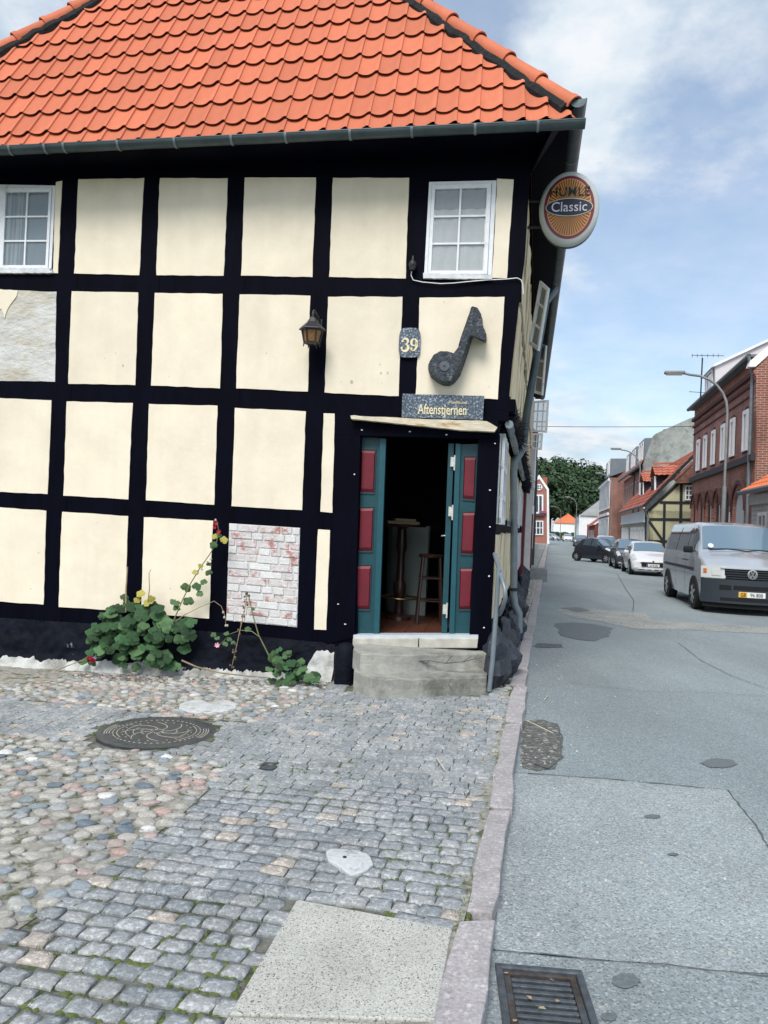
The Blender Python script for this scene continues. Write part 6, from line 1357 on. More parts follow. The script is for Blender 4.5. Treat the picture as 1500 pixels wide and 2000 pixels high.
# ================================================================ vehicles
TYRE = mat('tyre_rubber', (.012, .013, .015), .85, .2, 20); RIMM = mat('silver_wheel', (.42, .44, .46), .35, .1, 5, metal=.7)
CARGL = glass_mat('car_glass', (.035, .055, .07), .03); LENS = glass_mat('headlamp_lens', (.55, .58, .57), .15); LENSO = glass_mat('orange_indicator', (.55, .13, .03), .15)
PLBL = mat('black_plastic', (.020, .028, .038), .5, .1, 20); CHROME = mat('chrome', (.62, .64, .66), .15, .05, 3, metal=.9); WELL = mat('black_trim_and_shade', (.006, .006, .008), .9, .1, 4)
def paint(name, c, metal=0, rough=.25):
    m = mat(name, c, rough, .03, 2, metal=metal); b = m.node_tree.nodes['Principled BSDF']; b.inputs['Coat Weight'].default_value = .8; b.inputs['Coat Roughness'].default_value = .05; return m
class Body:
    """car body lofted over stations (y, zb, w, zbelt, wbelt, ztop, wtop); local: x across, y back from the nose, z up"""
    def __init__(s, st, nose, noseamt): s.st = st; s.nose = nose; s.na = noseamt
    def row(s, y):
        st = s.st
        if y <= st[0][0]: return st[0][1:]
        for a, b in zip(st, st[1:]):
            if a[0] <= y <= b[0]: t = (y-a[0])/(b[0]-a[0]); t2 = t; return [p+(q-p)*t2 for p, q in zip(a[1:], b[1:])]
        return st[-1][1:]
    def prof(s, y, k):
        zb, w, zl, wl, zt, wt = s.row(y); zm = zb+(zl-zb)*.55
        K = [(0, zb), (w*.80, zb), (w*.95, zb+.05), (w*.985, zb+(zl-zb)*.25), (w, zm), (w*.995, zb+(zl-zb)*.8), (wl, zl), (wl+(wt-wl)*.5+.012, zl+(zt-zl)*.5), (wt, zt-.05*(1 if zt-zl > .2 else .3)), (wt*.90, zt-.008), (wt*.5, zt+.012), (0, zt+.018)]
        i = min(int(k), len(K)-2); t = k-i; return K[i][0]+(K[i+1][0]-K[i][0])*t, K[i][1]+(K[i+1][1]-K[i][1])*t
    def S(s, y, k, side=1):
        x, z = s.prof(y, k); bend = s.na*(abs(x)/s.nose)**2.2*max(0, 1-y/1.6) if y < 1.6 else 0
        Lc = s.st[-1][0]; rb = -.12*(abs(x)/s.nose)**2.2*max(0, 1-(Lc-y)/1.0) if y > Lc-1 else 0
        return V((x*side, y+bend+rb, z))
NK = 11
def make_car(name, lab, cat, M, B, L_, pcol, wheels, wr, win, wsh, rear, front, mirror, group=None, ww=.2, doors=()):
    t = bpy.data.objects.new(name, None); link(t, None, M); tag(t, lab, cat, group)
    def X(mb, nm, m_, par=t, **k): mb.v = [tuple(M @ V(p)) for p in mb.v]; return mb.obj(nm, m_, par, **k)
    ys = sorted(set([s_[0] for s_ in B.st]+[L_*i/40 for i in range(41)])); mb = MB(); ks = [i*.5 for i in range(2*NK+1)]
    for side in (1, -1):
        vs = [B.S(y, k, side) for y in ys for k in ks]; n = len(ks); fs = [(i*n+j, i*n+j+1, (i+1)*n+j+1, (i+1)*n+j) for i in range(len(ys)-1) for j in range(n-1)]
        mb.add(vs, fs)
        for yy in (ys[0], ys[-1]): mb.add([B.S(yy, k, side) for k in ks]+[V((0, B.S(yy, 0).y, B.S(yy, 0).z))], [tuple(range(len(ks)))])
    body = X(mb, 'body', pcol, smooth=32)
    def patch_side(y0, y1, k0, k1, side, off, nu=6, nv=3, sl0=0, sl1=0):
        m = MB()
        def fn(a, b):
            k = k0+(k1-k0)*b; y = (y0+sl0*b)+((y1+sl1*b)-(y0+sl0*b))*a; p = B.S(y, k, side); return p+V((side*off, 0, off*.3))
        m.grid(fn, nu, nv); return m
    for (y0, y1, s0, s1) in win:
        for side in (1, -1): X(patch_side(y0, y1, 6.15, 7.75, side, .008, 8, 4, s0, s1), 'side_window', CARGL, smooth=60)
    def patch_top(y0, y1, mm, off, k0=8.3, nu=14, nv=6):
        m = MB()
        def fn(a, b):
            q = (a*2-1); k = NK-(abs(q)**.8)*(NK-k0)*mm; y = y0+(y1-y0)*b; p = B.S(y, k, 1 if q >= 0 else -1); return p+V((0, -off*.7 if y1 < L_*.6 else off*.7, off))
        m.grid(fn, nu, nv); return m
    X(patch_top(wsh[0], wsh[1], 1, .01), 'windscreen', glass_mat('windscreen_glass', (.13, .20, .26), .05) if 'windscreen_glass' not in MATS else MATS['windscreen_glass'], smooth=60)
    X(patch_top(rear[0], rear[1], 1, .01), 'rear_window', CARGL, smooth=60)
    for (wx, wy) in wheels:
        for side in (1, -1):
            m = MB(); c = V((side*(wx-ww*.5), wy, wr)); ax = V((side, 0, 0)); m.lathe(c-ax*ww*.5, [(wr*.6, 0), (wr*.97, .01), (wr, ww*.2), (wr, ww*.8), (wr*.97, ww-.01), (wr*.66, ww)], 24, ax); ty = X(m, 'tyre', TYRE, smooth=40)
            m = MB(); m.lathe(c+ax*(ww*.5-.035), [(wr*.66, 0), (wr*.66, .037), (wr*.60, .030)], 24, ax); X(m, 'rim', RIMM, smooth=40)
            m = MB()
            for k in range(7): a = k*2*math.pi/7; d = V((0, math.cos(a), math.sin(a))); s2 = ax.cross(d)*.022; o2 = c+ax*(ww*.5-.012); m.prism([o2-s2, o2+s2, o2+d*wr*.62+s2*1.3, o2+d*wr*.62-s2*1.3], ax*.022)
            m.lathe(c+ax*(ww*.5-.01), [(.07, 0), (.05, .03)], 12, ax); X(m, 'spokes', RIMM)
            m = MB(); r2 = wr*1.17; zb = B.row(wy)[0]; pts = [V((side*(wx-.035), wy+math.cos(a)*r2, max(zb*.6, wr*1.02+math.sin(a)*r2))) for a in [math.radians(-35+k*10) for k in range(26)]]; m.prism(pts, V((side*.04, 0, 0))); X(m, 'wheel_arch_shade', WELL)  # flat black disc; shade inside the wheel opening is painted on
    for side in (1, -1):
        for (y, z) in ((mirror),): 
            m = MB(); c = V((side*(B.row(y)[3]+.13), y, z)); m.box(c, (.20, .09, .15 if B.st[0][2] > .8 else .12)); X(m, 'door_mirror', mat('mirror_black', (.006, .007, .01), .6, .1, 10, spec=.3) if name == 'parked_van' else pcol, bevel=.03, smooth=40)
            m = MB(); m.box(c-V((side*.12, -.02, .03)), (.12, .04, .04)); X(m, 'mirror_arm', PLBL)
        for (y, z) in doors: m = MB(); c = B.S(y, 5.3, side)+V((side*.015, 0, 0)); m.box(c, (.03, .15, .03)); X(m, 'door_handle', PLBL if name == 'parked_van' else pcol, bevel=.008)
    front(t, B, X); return t
def fr_patch(B, x0, x1, z0, z1, off, nx=8, nz=2, tap=0, y0=0, lean=0, side=1, curve=None):
    """a piece lying on the nose between two widths and heights"""
    m = MB(); na = B.na
    def fn(a, b, o):
        x = x0+(x1-x0)*a; z = z0+(z1-z0)*b; x = x*(1-tap*b); bend = na*(min(abs(x), B.nose)/B.nose)**2.2*(1-max(0, y0)/1.6)
        return V((side*x, y0+bend-o+lean*(z-z0), z+(curve*(x/B.nose)**2 if curve else 0)))
    A = [[fn(i/nx, j/nz, off) for i in range(nx+1)] for j in range(nz+1)]; vs = [p for r_ in A for p in r_]; b_ = len(vs); vs += [p+V((0, off+.03, 0)) for p in vs]
    n = nx+1; fs = [(j*n+i, j*n+i+1, (j+1)*n+i+1, (j+1)*n+i) for j in range(nz) for i in range(nx)]
    edge = [i for i in range(n)]+[j*n+nx for j in range(1, nz+1)]+[nz*n+i for i in range(nx-1, -1, -1)]+[j*n for j in range(nz-1, 0, -1)]
    fs += [(edge[i], edge[(i+1) % len(edge)], edge[(i+1) % len(edge)]+b_, edge[i]+b_) for i in range(len(edge))]
    m.add(vs, fs); return m
def plate_text(M, txt, size, c, nm, m_, t, sx=.8):
    mb = text_mb(txt, size, V(c), V((1, 0, 0)), UPZ, .004, sx); mb.v = [tuple(M @ V(p)) for p in mb.v]; mb.obj(nm, m_, t, normals=False)
# --- silver van
VM = Matrix.Translation(V((8.28, 17.18, ROADZ))) @ Matrix.Rotation(-math.atan(.19), 4, 'Z') @ Matrix.Scale(1.07, 4)
vst = [(0, .30, .90, .80, .86, .93, .74), (.06, .22, .93, .93, .90, 1.00, .80), (.30, .20, .945, 1.10, .92, 1.17, .82), (.62, .20, .95, 1.20, .93, 1.27, .85), (.74, .20, .95, 1.20, .935, 1.33, .84), (1.50, .20, .95, 1.21, .935, 1.88, .74), (1.75, .20, .95, 1.21, .935, 1.945, .73), (2.2, .20, .95, 1.21, .935, 1.97, .73), (4.9, .20, .95, 1.21, .935, 1.965, .73), (5.2, .30, .94, 1.21, .92, 1.90, .71), (5.28, .42, .90, 1.15, .88, 1.75, .68)]
VB = Body(vst, .95, .26)
def van_front(t, B, X):
    X(fr_patch(B, -.945, .945, .24, .74, .055, 24, 4, 0, 0), 'bumper', PLBL, smooth=40)
    X(fr_patch(B, -.90, .90, .14, .26, .02, 20, 1, 0, .03), 'lower_valance', WELL)
    X(fr_patch(B, -.52, .52, .74, .97, .012, 14, 2, 0, 0), 'grille_back', WELL)
    for i in range(4): X(fr_patch(B, -.51, .51, .765+i*.05, .785+i*.05, .03, 14, 1, 0, 0), 'grille_bar', PLBL)
    X(fr_patch(B, -.60, .60, .965, .985, .03, 14, 1), 'grille_trim', B_silver)
    for s_ in (1, -1):
        X(fr_patch(B, .50, .955, .755, 1.0, .02, 8, 2, 0, 0, .12, s_), 'headlamp', LENS, smooth=40); X(fr_patch(B, .855, .915, .86, .945, .030, 3, 2, 0, 0, .12, s_), 'indicator', LENSO, smooth=40)
        X(fr_patch(B, .60, .76, .81, .93, .028, 4, 2, 0, 0, .12, s_), 'reflector', LENS, smooth=40)
        X(fr_patch(B, .40, .62, .52, .62, .062, 4, 1, 0, 0, 0, s_), 'air_intake', WELL)
    X(fr_patch(B, -.36, .36, .53, .62, .060, 8, 1), 'air_intake', WELL); X(fr_patch(B, -.60, .60, .29, .36, .060, 8, 1), 'air_intake', WELL)
    X(fr_patch(B, -.26, .26, .385, .495, .075, 4, 1), 'number_plate', mat('white_plate', (.75, .75, .73), .4, .02, 3)); X(fr_patch(B, -.258, -.10, .387, .493, .079, 2, 1), 'plate_panel', mat('yellow_plate', (.75, .42, .03), .4, .02, 3))
    PK = mat('plate_ink', (.01, .01, .012), .5); plate_text(VM, 'GB', .105, (-.175, -.081, .405), 'plate_lettering', PK, t, .8); plate_text(VM, '96 800', .105, (.085, -.078, .405), 'plate_lettering', PK, t, .85)
    m = MB(); c = V((0, -.035, .865)); m.lathe(c, [(.098, 0), (.098, .014), (.082, .016)], 28, V((0, -1, 0))); X(m, 'badge', CHROME, smooth=40)
    m = MB(); m.lathe(c+V((0, -.0165, 0)), [(.080, 0), (.080, .001)], 28, V((0, -1, 0))); X(m, 'badge_field', PLBL)
    m = MB(); zz = lambda x, z: c+V((x, -.020, z))
    for pts in (((-.036, .068), (0, .002), (.036, .068)), ((-.072, .028), (-.034, -.066), (0, -.004), (.034, -.066), (.072, .028))):
        for a, b in zip(pts, pts[1:]):
            d = V((b[0]-a[0], 0, b[1]-a[1])).normalized(); s2 = V((-d.z, 0, d.x))*.008; m.prism([zz(*a)-s2, zz(*b)-s2, zz(*b)+s2, zz(*a)+s2], V((0, .004, 0)))
    X(m, 'badge_letters', CHROME)
    for x0, x1 in ((-.70, .02), (.02, .62)): m = MB(); m.tube([V((x0, .70, 1.335)), V(((x0+x1)/2, .66, 1.372)), V((x1, .68, 1.345))], .016, 6); X(m, 'wiper', PLBL)
    m = MB(); m.lathe(V((-.66, .79, 1.43)), [(.06, 0), (.06, .004)], 14, V((0, -.75, .6))); X(m, 'parking_disc', mat('pale_disc', (.6, .68, .7), .5), smooth=None)
    for s_ in (1, -1):
        m = MB(); m.grid(lambda a, b: B.S(.95+a*3.9, 4.4+b*.25, s_)+V((s_*.012, 0, 0)), 12, 1); X(m, 'side_rail', PLBL)
        for yy in (.98, 2.02, 3.2): m = MB(); m.grid(lambda a, b: B.S(yy+.012*a, 2.6+b*(3.3 if yy > 1 else 3.3), s_)+V((s_*.006, 0, 0)), 1, 10); X(m, 'door_gap', WELL)
B_silver = paint('silver_paint', (.60, .63, .66), .6, .24)
make_car('parked_van', 'silver van with dark bumper and yellow-white plate parked nearest on the right', 'van', VM, VB, 5.28, B_silver, [(.965, .98), (.965, 4.25)], .34, [(1.22, 1.95, -.02, 0), (2.05, 3.25, 0, 0), (3.35, 4.75, 0, 0)], (.78, 1.48), (5.2, 5.26), van_front, (1.12, 1.32), ww=.24, doors=((1.85, 1.0), (2.2, 1.0)))
# --- small cars
def hatch(H, W_, L_): 
    w = W_/2; return [(0, .26, w*.84, .52, w*.80, .60, w*.62), (.08, .20, w*.95, .60, w*.90, .70, w*.72), (.35, .18, w*.99, .72, w*.94, .82, w*.78), (.85, .18, w, .84, w*.95, .94, w*.82), (1.0, .18, w, .87, w*.95, 1.0, w*.82), (1.72, .18, w, .92, w*.95, H-.07, w*.70), (2.05, .18, w, .93, w*.95, H-.01, w*.70), (L_*.62, .18, w, .95, w*.95, H, w*.70), (L_*.84, .20, w*.99, .97, w*.93, H-.08, w*.66), (L_*.96, .26, w*.95, .95, w*.88, 1.05, w*.70), (L_, .34, w*.86, .80, w*.8, .86, w*.68)]
def small_front(big_plate=None, pm=None, style=0):
    def fn(t, B, X):
        n_ = B.nose
        if style == 0:
            X(fr_patch(B, -n_*.52, n_*.52, .40, .56, .012, 12, 2, .0, .0), 'grille', WELL); X(fr_patch(B, -n_*.56, n_*.56, .565, .585, .02, 12, 1), 'grille_trim', CHROME); X(fr_patch(B, -n_*.66, n_*.66, .25, .285, .016, 12, 1, 0, .02), 'lower_intake', WELL)
        else: X(fr_patch(B, -n_*.6, n_*.6, .30, .48, .02, 12, 2), 'grille', WELL)
        X(fr_patch(B, -.26, .26, .41, .52, .035, 4, 1), 'number_plate', mat('white_plate', (.75, .75, .73), .4))
        X(fr_patch(B, -.258, -.21, .412, .518, .038, 1, 1), 'plate_panel', mat('blue_plate', (.02, .07, .35), .4))
        if big_plate: plate_text(wmat(t), big_plate, .095, (.02, -.041, .43), 'plate_lettering', mat('plate_ink', (.01, .01, .012), .5), t, .8)
        for s_ in (1, -1):
            m = MB()
            def hl(a, b): 
                y = .10+a*.62; k = 6.2+b*1.9; p = B.S(y, k, s_); return p+V((s_*.010, -.012, .010))
            m.grid(hl, 6, 3); X(m, 'headlamp', LENS, smooth=50); X(fr_patch(B, n_*.66, n_*.86, .30, .36, .02, 3, 1, 0, 0, 0, s_), 'fog_lamp', LENS)
            m = MB(); m.grid(lambda a, b: B.S(1.32+a*.012, 2.6+b*3.3, s_)+V((s_*.006, 0, 0)), 1, 8); X(m, 'door_gap', WELL)
        m = MB(); c = V((0, -.02, .62)); m.lathe(c, [(.05, 0), (.045, .012)], 12, V((0, -1, 0))); X(m, 'badge', CHROME)
    return fn
def place(px, py, y, head): p = at(px, py, y); return Matrix.Translation(V((p.x, y, ROADZ))) @ Matrix.Rotation(head, 4, 'Z')
hd_ = -math.atan(.19); WP = paint('white_car_paint', (.72, .73, .75)); BP = paint('black_car_paint', (.010, .012, .02)); GP = paint('dark_grey_paint', (.05, .056, .065), .3); SP = paint('light_silver_paint', (.42, .45, .48), .3)
cB = Body(hatch(1.46, 1.74, 3.96), .87, .34)
p = V((10.8, 33.4, 0)); c_, s_ = math.cos(hd_), math.sin(hd_); off = V((-.82*c_-.80*s_, -.82*s_+.80*c_, 0)); o_ = p-off
make_car('parked_car', 'white hatchback with dark grille parked just behind the silver van', 'car', Matrix.Translation(V((o_.x, o_.y, ROADZ))) @ Matrix.Rotation(hd_, 4, 'Z'), cB, 3.96, WP, [(.885, .80), (.885, 3.34)], .31, [(1.25, 2.15, .12, 0), (2.22, 3.0, 0, -.1)], (1.04, 1.70), (3.45, 3.75), small_front('EU 95 453'), (1.28, .98), 'cars parked along the right kerb', doors=((2.1, .8),))
q = o_+V((.19, 1, 0)).normalized()*5.2
make_car('parked_car', 'dark grey car half hidden behind the white hatchback', 'car', Matrix.Translation(V((q.x-.05, q.y, ROADZ))) @ Matrix.Rotation(hd_, 4, 'Z'), Body(hatch(1.5, 1.76, 4.1), .88, .32), 4.1, GP, [(.89, .85), (.89, 3.4)], .31, [(1.25, 2.15, .12, 0), (2.22, 3.0, 0, -.1)], (1.04, 1.70), (3.5, 3.85), small_front(None, None, 1), (1.28, .98), 'cars parked along the right kerb')
# black car turning out across the street: nearer wheel pair at px (1134,1095) and (1184,1099)
rwp, fwp = at(1134, 1095, 46.6), at(1184, 1099, 44.9); dv = (V((fwp.x, fwp.y, 0))-V((rwp.x, rwp.y, 0))).normalized(); ht = math.atan2(dv.x, -dv.y)     # heading of the nose
Rz = Matrix.Rotation(ht, 4, 'Z'); o_ = V((fwp.x, fwp.y, ROADZ))-(Rz.to_3x3() @ V((-.78, .72, 0)))
make_car('black_car', 'small black hatchback pulling out sideways across the street', 'car', Matrix.Translation(o_) @ Rz, Body(hatch(1.46, 1.62, 3.47), .81, .34), 3.47, BP, [(.825, .72), (.825, 3.06)], .29, [(1.2, 1.95, .12, 0), (2.02, 2.65, 0, -.1)], (1.0, 1.66), (3.0, 3.3), small_front(None, None, 1), (1.22, .98))
def far_car(px, y, m_, lab, sc=1.0, head=hd_, H=1.5):
    p = at(px, 1043, y); return make_car('distant_car', lab, 'car', Matrix.Translation(V((p.x, y, ROADZ))) @ Matrix.Rotation(head, 4, 'Z'), Body(hatch(H, 1.76, 4.2), .88, .3), 4.2, m_, [(.89, .85), (.89, 3.4)], .31, [(1.25, 2.15, .12, 0), (2.22, 3.0, 0, -.1)], (1.04, 1.70), (3.6, 3.9), small_front(None, None, 1), (1.28, .98), 'distant cars along the street')
far_car(1189, 58, WP, 'white car roof showing above the black hatchback', H=1.60); far_car(1137, 96, GP, 'distant dark car in the street before the crimson lean-to'); far_car(1110, 150, WP, 'distant white car far down the street'); far_car(1092, 158, SP, 'farthest silver car at the bend', head=.6)
far_car(1104, 170, paint('yellow_paint', (.65, .42, .12)), 'distant yellow car at the far bend', head=-.5)
# ================================================================ plants at the wall
LFM = [mat('mallow_leaf_green', (.036, .10, .036), .5, .4, 22, .006, 40, objrnd=.5, spec=.4), mat('mallow_leaf_yellow', (.36, .33, .06), .7, .3, 12, objrnd=.2), mat('mallow_leaf_light', (.065, .14, .05), .6, .25, 14, .004, 30, objrnd=.2)]
STEM = mat('green_stem', (.16, .19, .08), .8, .2, 10); DRY = mat('dry_stem', (.30, .24, .15), .9, .3, 12); REDF = mat('crimson_petals', (.50, .012, .05), .6, .2, 20); PINK = mat('pink_petals', (.75, .42, .48), .6, .1, 20); BUD = mat('brown_buds', (.13, .10, .06), .9, .4, 20)
def leaf_mesh(seed, m_):
    rr = random.Random(seed); n = 20; vs = [(0, 0, 0)]; 
    for ring_, k in ((.5, 0), (1, 1)):
        for i in range(n):
            a = 2*math.pi*i/n-math.pi/2; lob = 1+.10*math.cos(5*(a+math.pi/2))+rr.uniform(-.04, .04); notch = .45 if i == 0 else (.85 if i in (1, n-1) else 1); r_ = ring_*lob*(notch if ring_ == 1 else min(1, notch+.3))
            vs.append((math.cos(a)*r_, math.sin(a)*r_, .10*ring_*ring_*(1 if ring_ == .5 else -.6)+.07*math.cos(5*(a+math.pi/2))*ring_+rr.uniform(-.05, .05)+.22*math.sin(a+seed)*ring_))
    fs = [(0, 1+i, 1+(i+1) % n) for i in range(n)]+[(1+i, 1+n+i, 1+n+(i+1) % n, 1+(i+1) % n) for i in range(n)]
    mb = MB(); mb.add(vs, fs); return mb.mesh('leaf', m_, None, smooth=80, normals=False)
LM = [leaf_mesh(i, LFM[0]) for i in range(5)]; LMY = [leaf_mesh(20+i, LFM[1]) for i in range(2)]; LML = [leaf_mesh(30+i, LFM[2]) for i in range(3)]
def put_leaf(par, p, n, s_, me, spin=None):
    n = n.normalized(); up = UPZ if abs(n.z) < .9 else V((0, 1, 0)); x = up.cross(n).normalized(); y = n.cross(x); M = Matrix.Identity(4)
    for i in range(3): M[i][0] = x[i]; M[i][1] = y[i]; M[i][2] = n[i]; M[i][3] = p[i]
    inst('leaf', me, par, M @ Matrix.Rotation(R.uniform(-.7, .7)+(spin if spin is not None else math.pi*R.choice((0, 0, 1))), 4, 'Z') @ Matrix.Diagonal((s_, s_*R.uniform(.8, 1), s_, 1)))
tocam = lambda p: (CAM-p).normalized()
hp = thing('hollyhock', tuple(V((f(280, 1290, .3).x, f(280, 1290, .3).y, -.12))), 'large hollyhock with broad green leaves and tall stem against the cream panels', 'plant')
shape = [(168, 1290), (175, 1235), (195, 1205), (230, 1180), (262, 1185), (300, 1180), (330, 1205), (372, 1208), (385, 1222), (370, 1250), (350, 1300), (330, 1310), (290, 1296), (240, 1290), (205, 1280)]
cnt = 0
while cnt < 135:
    u, v = R.uniform(165, 388), R.uniform(1175, 1312)
    if not inpoly(u, v, shape): continue
    d = (v-1175)/137; edge_ = abs(u-275)/110; off_ = .10+R.uniform(.0, .38)*(1-edge_*.4)*(.5+.5*d); p = f(u, v, off_); s_ = R.uniform(.035, .096)*(1.12-.3*edge_)
    n = tocam(p)+UPZ*R.uniform(.2, 1.1)+V((R.uniform(-.6, .6), 0, R.uniform(-.2, .3))); put_leaf(hp, p, n, s_, R.choice(LM) if R.random() < .72 else R.choice(LML)); cnt += 1
for (u, v, s_, k) in ((275, 1160, .05, 1), (268, 1172, .04, 1), (290, 1176, .06, 1), (297, 1168, .045, 1), (243, 1168, .05, 2), (248, 1180, .05, 2), (420, 1048, .04, 1), (437, 1055, .045, 1), (417, 1065, .045, 2), (382, 1118, .04, 1), (408, 1119, .045, 2), (392, 1105, .03, 1), (398, 1137, .04, 2), (384, 1146, .055, 0), (363, 1148, .06, 2), (390, 1160, .04, 2), (368, 1175, .06, 2), (342, 1176, .06, 2), (345, 1188, .045, 2), (408, 1102, .03, 2), (428, 1045, .03, 2), (162, 1292, .05, 2), (180, 1296, .045, 2), (240, 1300, .06, 0), (266, 1304, .055, 2)):
    p = f(u, v, .2); put_leaf(hp, p, tocam(p)+UPZ*R.uniform(0, .7)+V((R.uniform(-.4, .4), 0, 0)), s_*.95, R.choice((LM, LMY, LML)[k] if k < 2 else LML))
def stem(par, px, r_, m_, off_=.2, nm='stem'): return MB().tube([f(u, v, off_+.03*math.sin(i)) for i, (u, v) in enumerate(px)], [r_*(1-.5*i/len(px)) for i in range(len(px))], 6).obj(nm, m_, par, smooth=60)
stem(hp, [(318, 1250), (340, 1210), (355, 1175), (372, 1140), (390, 1110), (408, 1085), (422, 1062), (428, 1040), (424, 1020)], .008, STEM)
stem(hp, [(246, 1195), (246, 1150), (249, 1107)], .010, DRY); stem(hp, [(288, 1180), (292, 1150), (291, 1120), (295, 1112)], .006, DRY)
stem(hp, [(340, 1215), (362, 1200), (390, 1186), (418, 1174), (432, 1184), (440, 1205), (441, 1222)], .005, DRY); stem(hp, [(88, 1318), (120, 1305), (160, 1290), (190, 1270)], .006, DRY)
stem(hp, [(355, 1290), (385, 1303), (430, 1314), (480, 1320), (528, 1324)], .010, DRY, .3)
def flower(par, u, v, r_, m_, off_=.22, nm='flower'):
    c = f(u, v, off_); n = tocam(c); a = n.orthogonal().normalized(); b = n.cross(a); m = MB()
    for k in range(6):
        t = k*1.047; d = a*math.cos(t)+b*math.sin(t); e = a*math.cos(t+1.2)+b*math.sin(t+1.2); m.poly([c, c+d*r_*.7+n*r_*.5, c+(d+e)*r_*.62+n*r_*.3, c+e*r_*.7+n*r_*.55])
    m.obj(nm, m_, par, normals=False)
for u, v, r_ in ((422, 1022, .026), (427, 1038, .026), (176, 1284, .034), (181, 1290, .03), (419, 1030, .02)): flower(hp, u, v, r_, REDF)
for u, v in ((421, 1016), (412, 1092), (405, 1098), (441, 1222), (438, 1206), (436, 1196), (384, 1120), (394, 1112), (444, 1222)): MB().lathe(f(u, v, .22)-UPZ*.012, [(.004, 0), (.013, .008), (.011, .02), (.003, .028)], 6).obj('bud', mat('pale_bud', (.42, .42, .33), .9, .2, 20), hp)
h2 = thing('young_hollyhock', tuple(f(568, 1330, .35)), 'smaller hollyhock with arching dry stems left of the tarred corner stone', 'plant')
sh2 = [(520, 1290), (540, 1262), (560, 1258), (568, 1285), (600, 1295), (620, 1320), (612, 1352), (560, 1352), (528, 1335)]; cnt = 0
while cnt < 46:
    u, v = R.uniform(518, 622), R.uniform(1256, 1354)
    if not inpoly(u, v, sh2): continue
    p = f(u, v, .22+R.uniform(0, .25)); put_leaf(h2, p, tocam(p)+UPZ*R.uniform(.2, 1)+V((R.uniform(-.6, .6), 0, 0)), R.uniform(.035, .062), R.choice(LM+LML)); cnt += 1
stem(h2, [(535, 1300), (520, 1270), (505, 1240), (495, 1205), (486, 1165), (482, 1155)], .008, STEM, .25); stem(h2, [(483, 1158), (478, 1190), (470, 1225), (462, 1262), (452, 1305)], .006, DRY, .25)
stem(h2, [(515, 1262), (508, 1245), (492, 1233), (470, 1231), (450, 1238), (437, 1252), (426, 1262)], .005, STEM, .25)
for i in range(34): t = R.random(); u, v = (483-31*t+R.uniform(-4, 4), 1158+147*t) if R.random() < .75 else (482+R.uniform(-6, 8), 1160+R.uniform(-5, 40)); MB().lathe(f(u, v, .25+R.uniform(-.02, .02))-UPZ*.01, [(.003, 0), (.011, .006), (.010, .016), (.003, .024)], 5).obj('seed_head', BUD, h2)
for (u, v, s_) in ((442, 1237, .03), (448, 1249, .028), (424, 1246, .03), (484, 1229, .035), (455, 1255, .025), (440, 1258, .03), (494, 1190, .02), (417, 1240, .03)): p = f(u, v, .25); put_leaf(h2, p, tocam(p)+UPZ*.5, s_, R.choice(LML))
flower(h2, 424, 1260, .03, PINK, .27)
sd2 = MB()
for i in range(420):
    u, v = R.uniform(150, 640), R.uniform(1296, 1330); p = f(u, v, .25+R.uniform(0, .3)); z_ = gz(p.x, p.y)+R.uniform(.005, .02); a = R.uniform(0, 6.3); s_ = R.uniform(.008, .022); sd2.poly([V((p.x+math.cos(a+k*1.57)*s_*(1 if k % 2 else .5), p.y+math.sin(a+k*1.57)*s_*(1 if k % 2 else .5), z_+R.uniform(0, .008))) for k in range(4)])
sd2.obj('dry_leaf_litter', mat('brown_litter', (.12, .085, .05), .95, .5, 8), pave, normals=False)['kind'] = 'stuff'
# creeper of black bristles under the jetty
cr_ = MB(); rr = random.Random(9)
core = []
for i in range(60):
    s_ = .25+i*.24; q = sw(s_, z_j-.12, 0, .03); q.z = z_j-.10-.05*math.sin(i*.9); core.append(q)
cr_.tube(core, [.06+.02*math.sin(i*.7) for i in range(60)], 7)
for i in range(5200):
    t = rr.random()*59; k = int(t); c = core[k].lerp(core[min(59, k+1)], t-k); a = rr.uniform(0, 6.3); d = DN*math.cos(a)+UPZ*math.sin(a)+D2*rr.uniform(-.5, .5)+UPZ*-.25; l_ = rr.uniform(.08, .20); w2 = D2.cross(d).normalized()*.006 if rr.random() < .5 else D2*.006
    cr_.poly([c+d*.03-w2, c+d*.03+w2, c+d*l_])
o = cr_.obj('dead_creeper', mat('black_twigs', (.010, .011, .016), .9, .4, 20), None, normals=False); tag(o, 'black bristly dead creeper hanging along the overhang of the side wall', 'creeper')
# orange litter and tuft by the downpipe
p = at(1022, 1222, 12.6); single(MB().lathe(V((p.x, p.y, -.01)), [(.02, 0), (.06, .02), (.05, .05), (.01, .06)], 7), 'orange_litter', mat('orange_plastic', (.70, .13, .04), .5, .2, 10), 'crumpled orange scrap lying beside the downpipe foot', 'litter')
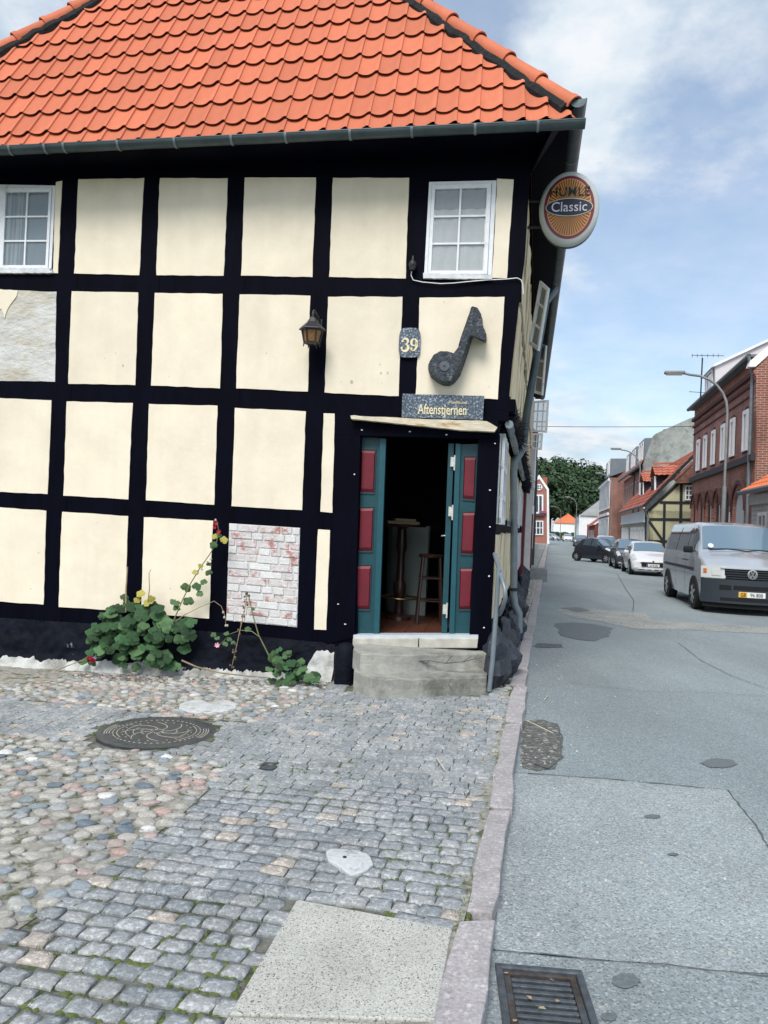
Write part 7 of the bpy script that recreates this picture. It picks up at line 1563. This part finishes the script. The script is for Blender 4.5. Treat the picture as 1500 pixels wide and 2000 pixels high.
# ================================================================ things inside the room (on its floor)
WB = mat('dark_varnished_wood', (.035, .018, .014), .3, .3, 5, .002, 20)
tz = zf; tc_ = at(772, 1100, 9.6); bt_ = thing('bar_table', (tc_.x, tc_.y, tz), 'round dark bar table with turned pedestal and brass foot ring inside the doorway', 'table')
H_ = at(790, 1024, 9.6).z-tz
tc_.z = 0; TC = V((at(783, 1100, 9.6).x, 9.6, tz))
MB().lathe(TC, [(.16, 0), (.15, .04), (.06, .08), (.05, .25), (.075, .32), (.08, .42), (.05, .50), (.045, .8), (.065, .9), (.05, H_-.06), (.09, H_-.03)], 18).obj('pedestal', WB, bt_, smooth=40)
MB().lathe(TC, [(.29, H_-.03), (.30, H_-.015), (.29, H_)], 32).obj('table_top', WB, bt_, smooth=40)
MB().tube([TC+V((math.cos(k*.3142)*.24, math.sin(k*.3142)*.24, .27)) for k in range(21)], .012, 8, False).obj('foot_ring', mat('brass_ring', (.35, .26, .14), .3, .1, 8, metal=.9), bt_, smooth=60)
for i, (dx, w_, h_) in enumerate(((-.10, .20, .035), (.10, .2, .035), (0, .26, .03))): single(MB().box(TC+V((dx if i < 2 else .02, -.05, H_+(.018 if i < 2 else .053))), (w_, .14, h_), R.uniform(-.2, .2)), 'book', mat('pale_book', (.35, .28, .17), .8, .1, 10), ('left book lying flat on the bar table', 'right book lying flat on the bar table', 'upper book lying across the two others on the bar table')[i], 'book', 'books on the bar table')
cpt = V((at(830, 1100, 10.2).x, 10.4, tz)); cm_ = MB()
cm_.grid(lambda a, b: cpt+V((math.cos(math.pi*(1.45-a*.95))*.62+.12, math.sin(math.pi*(1.45-a*.95))*.62+.3, b*(at(800, 1026, 10.2).z-tz))), 20, 1); single(cm_, 'bar_counter', mat('pale_green_counter', (.36, .43, .41), .7, .08, 3), 'pale rounded bar counter in the dim room behind the door', 'counter', smooth=60)
stl = thing('bar_stool', (at(838, 1100, 9.3).x, 9.3, tz), 'tall dark wooden bar stool inside the doorway by the door leaf', 'stool'); SC = V((at(842, 1100, 9.3).x, 9.3, tz)); sh_ = at(838, 1082, 9.3).z-tz
MB().lathe(SC, [(.15, sh_-.04), (.16, sh_-.02), (.14, sh_)], 20).obj('seat', WB, stl, smooth=40)
for sx_, sy_ in ((-1, -1), (1, -1), (-1, 1), (1, 1)): MB().tube([SC+V((sx_*.10, sy_*.10, sh_-.03)), SC+V((sx_*.15, sy_*.15, 0))], .016, 6).obj('leg', WB, stl)
for zz_ in (.28, .55): MB().tube([SC+V((x*.135, y*.135, zz_)) for x, y in ((-1, -1), (1, -1), (1, 1), (-1, 1), (-1, -1))], .010, 6).obj('stretcher', WB, stl)
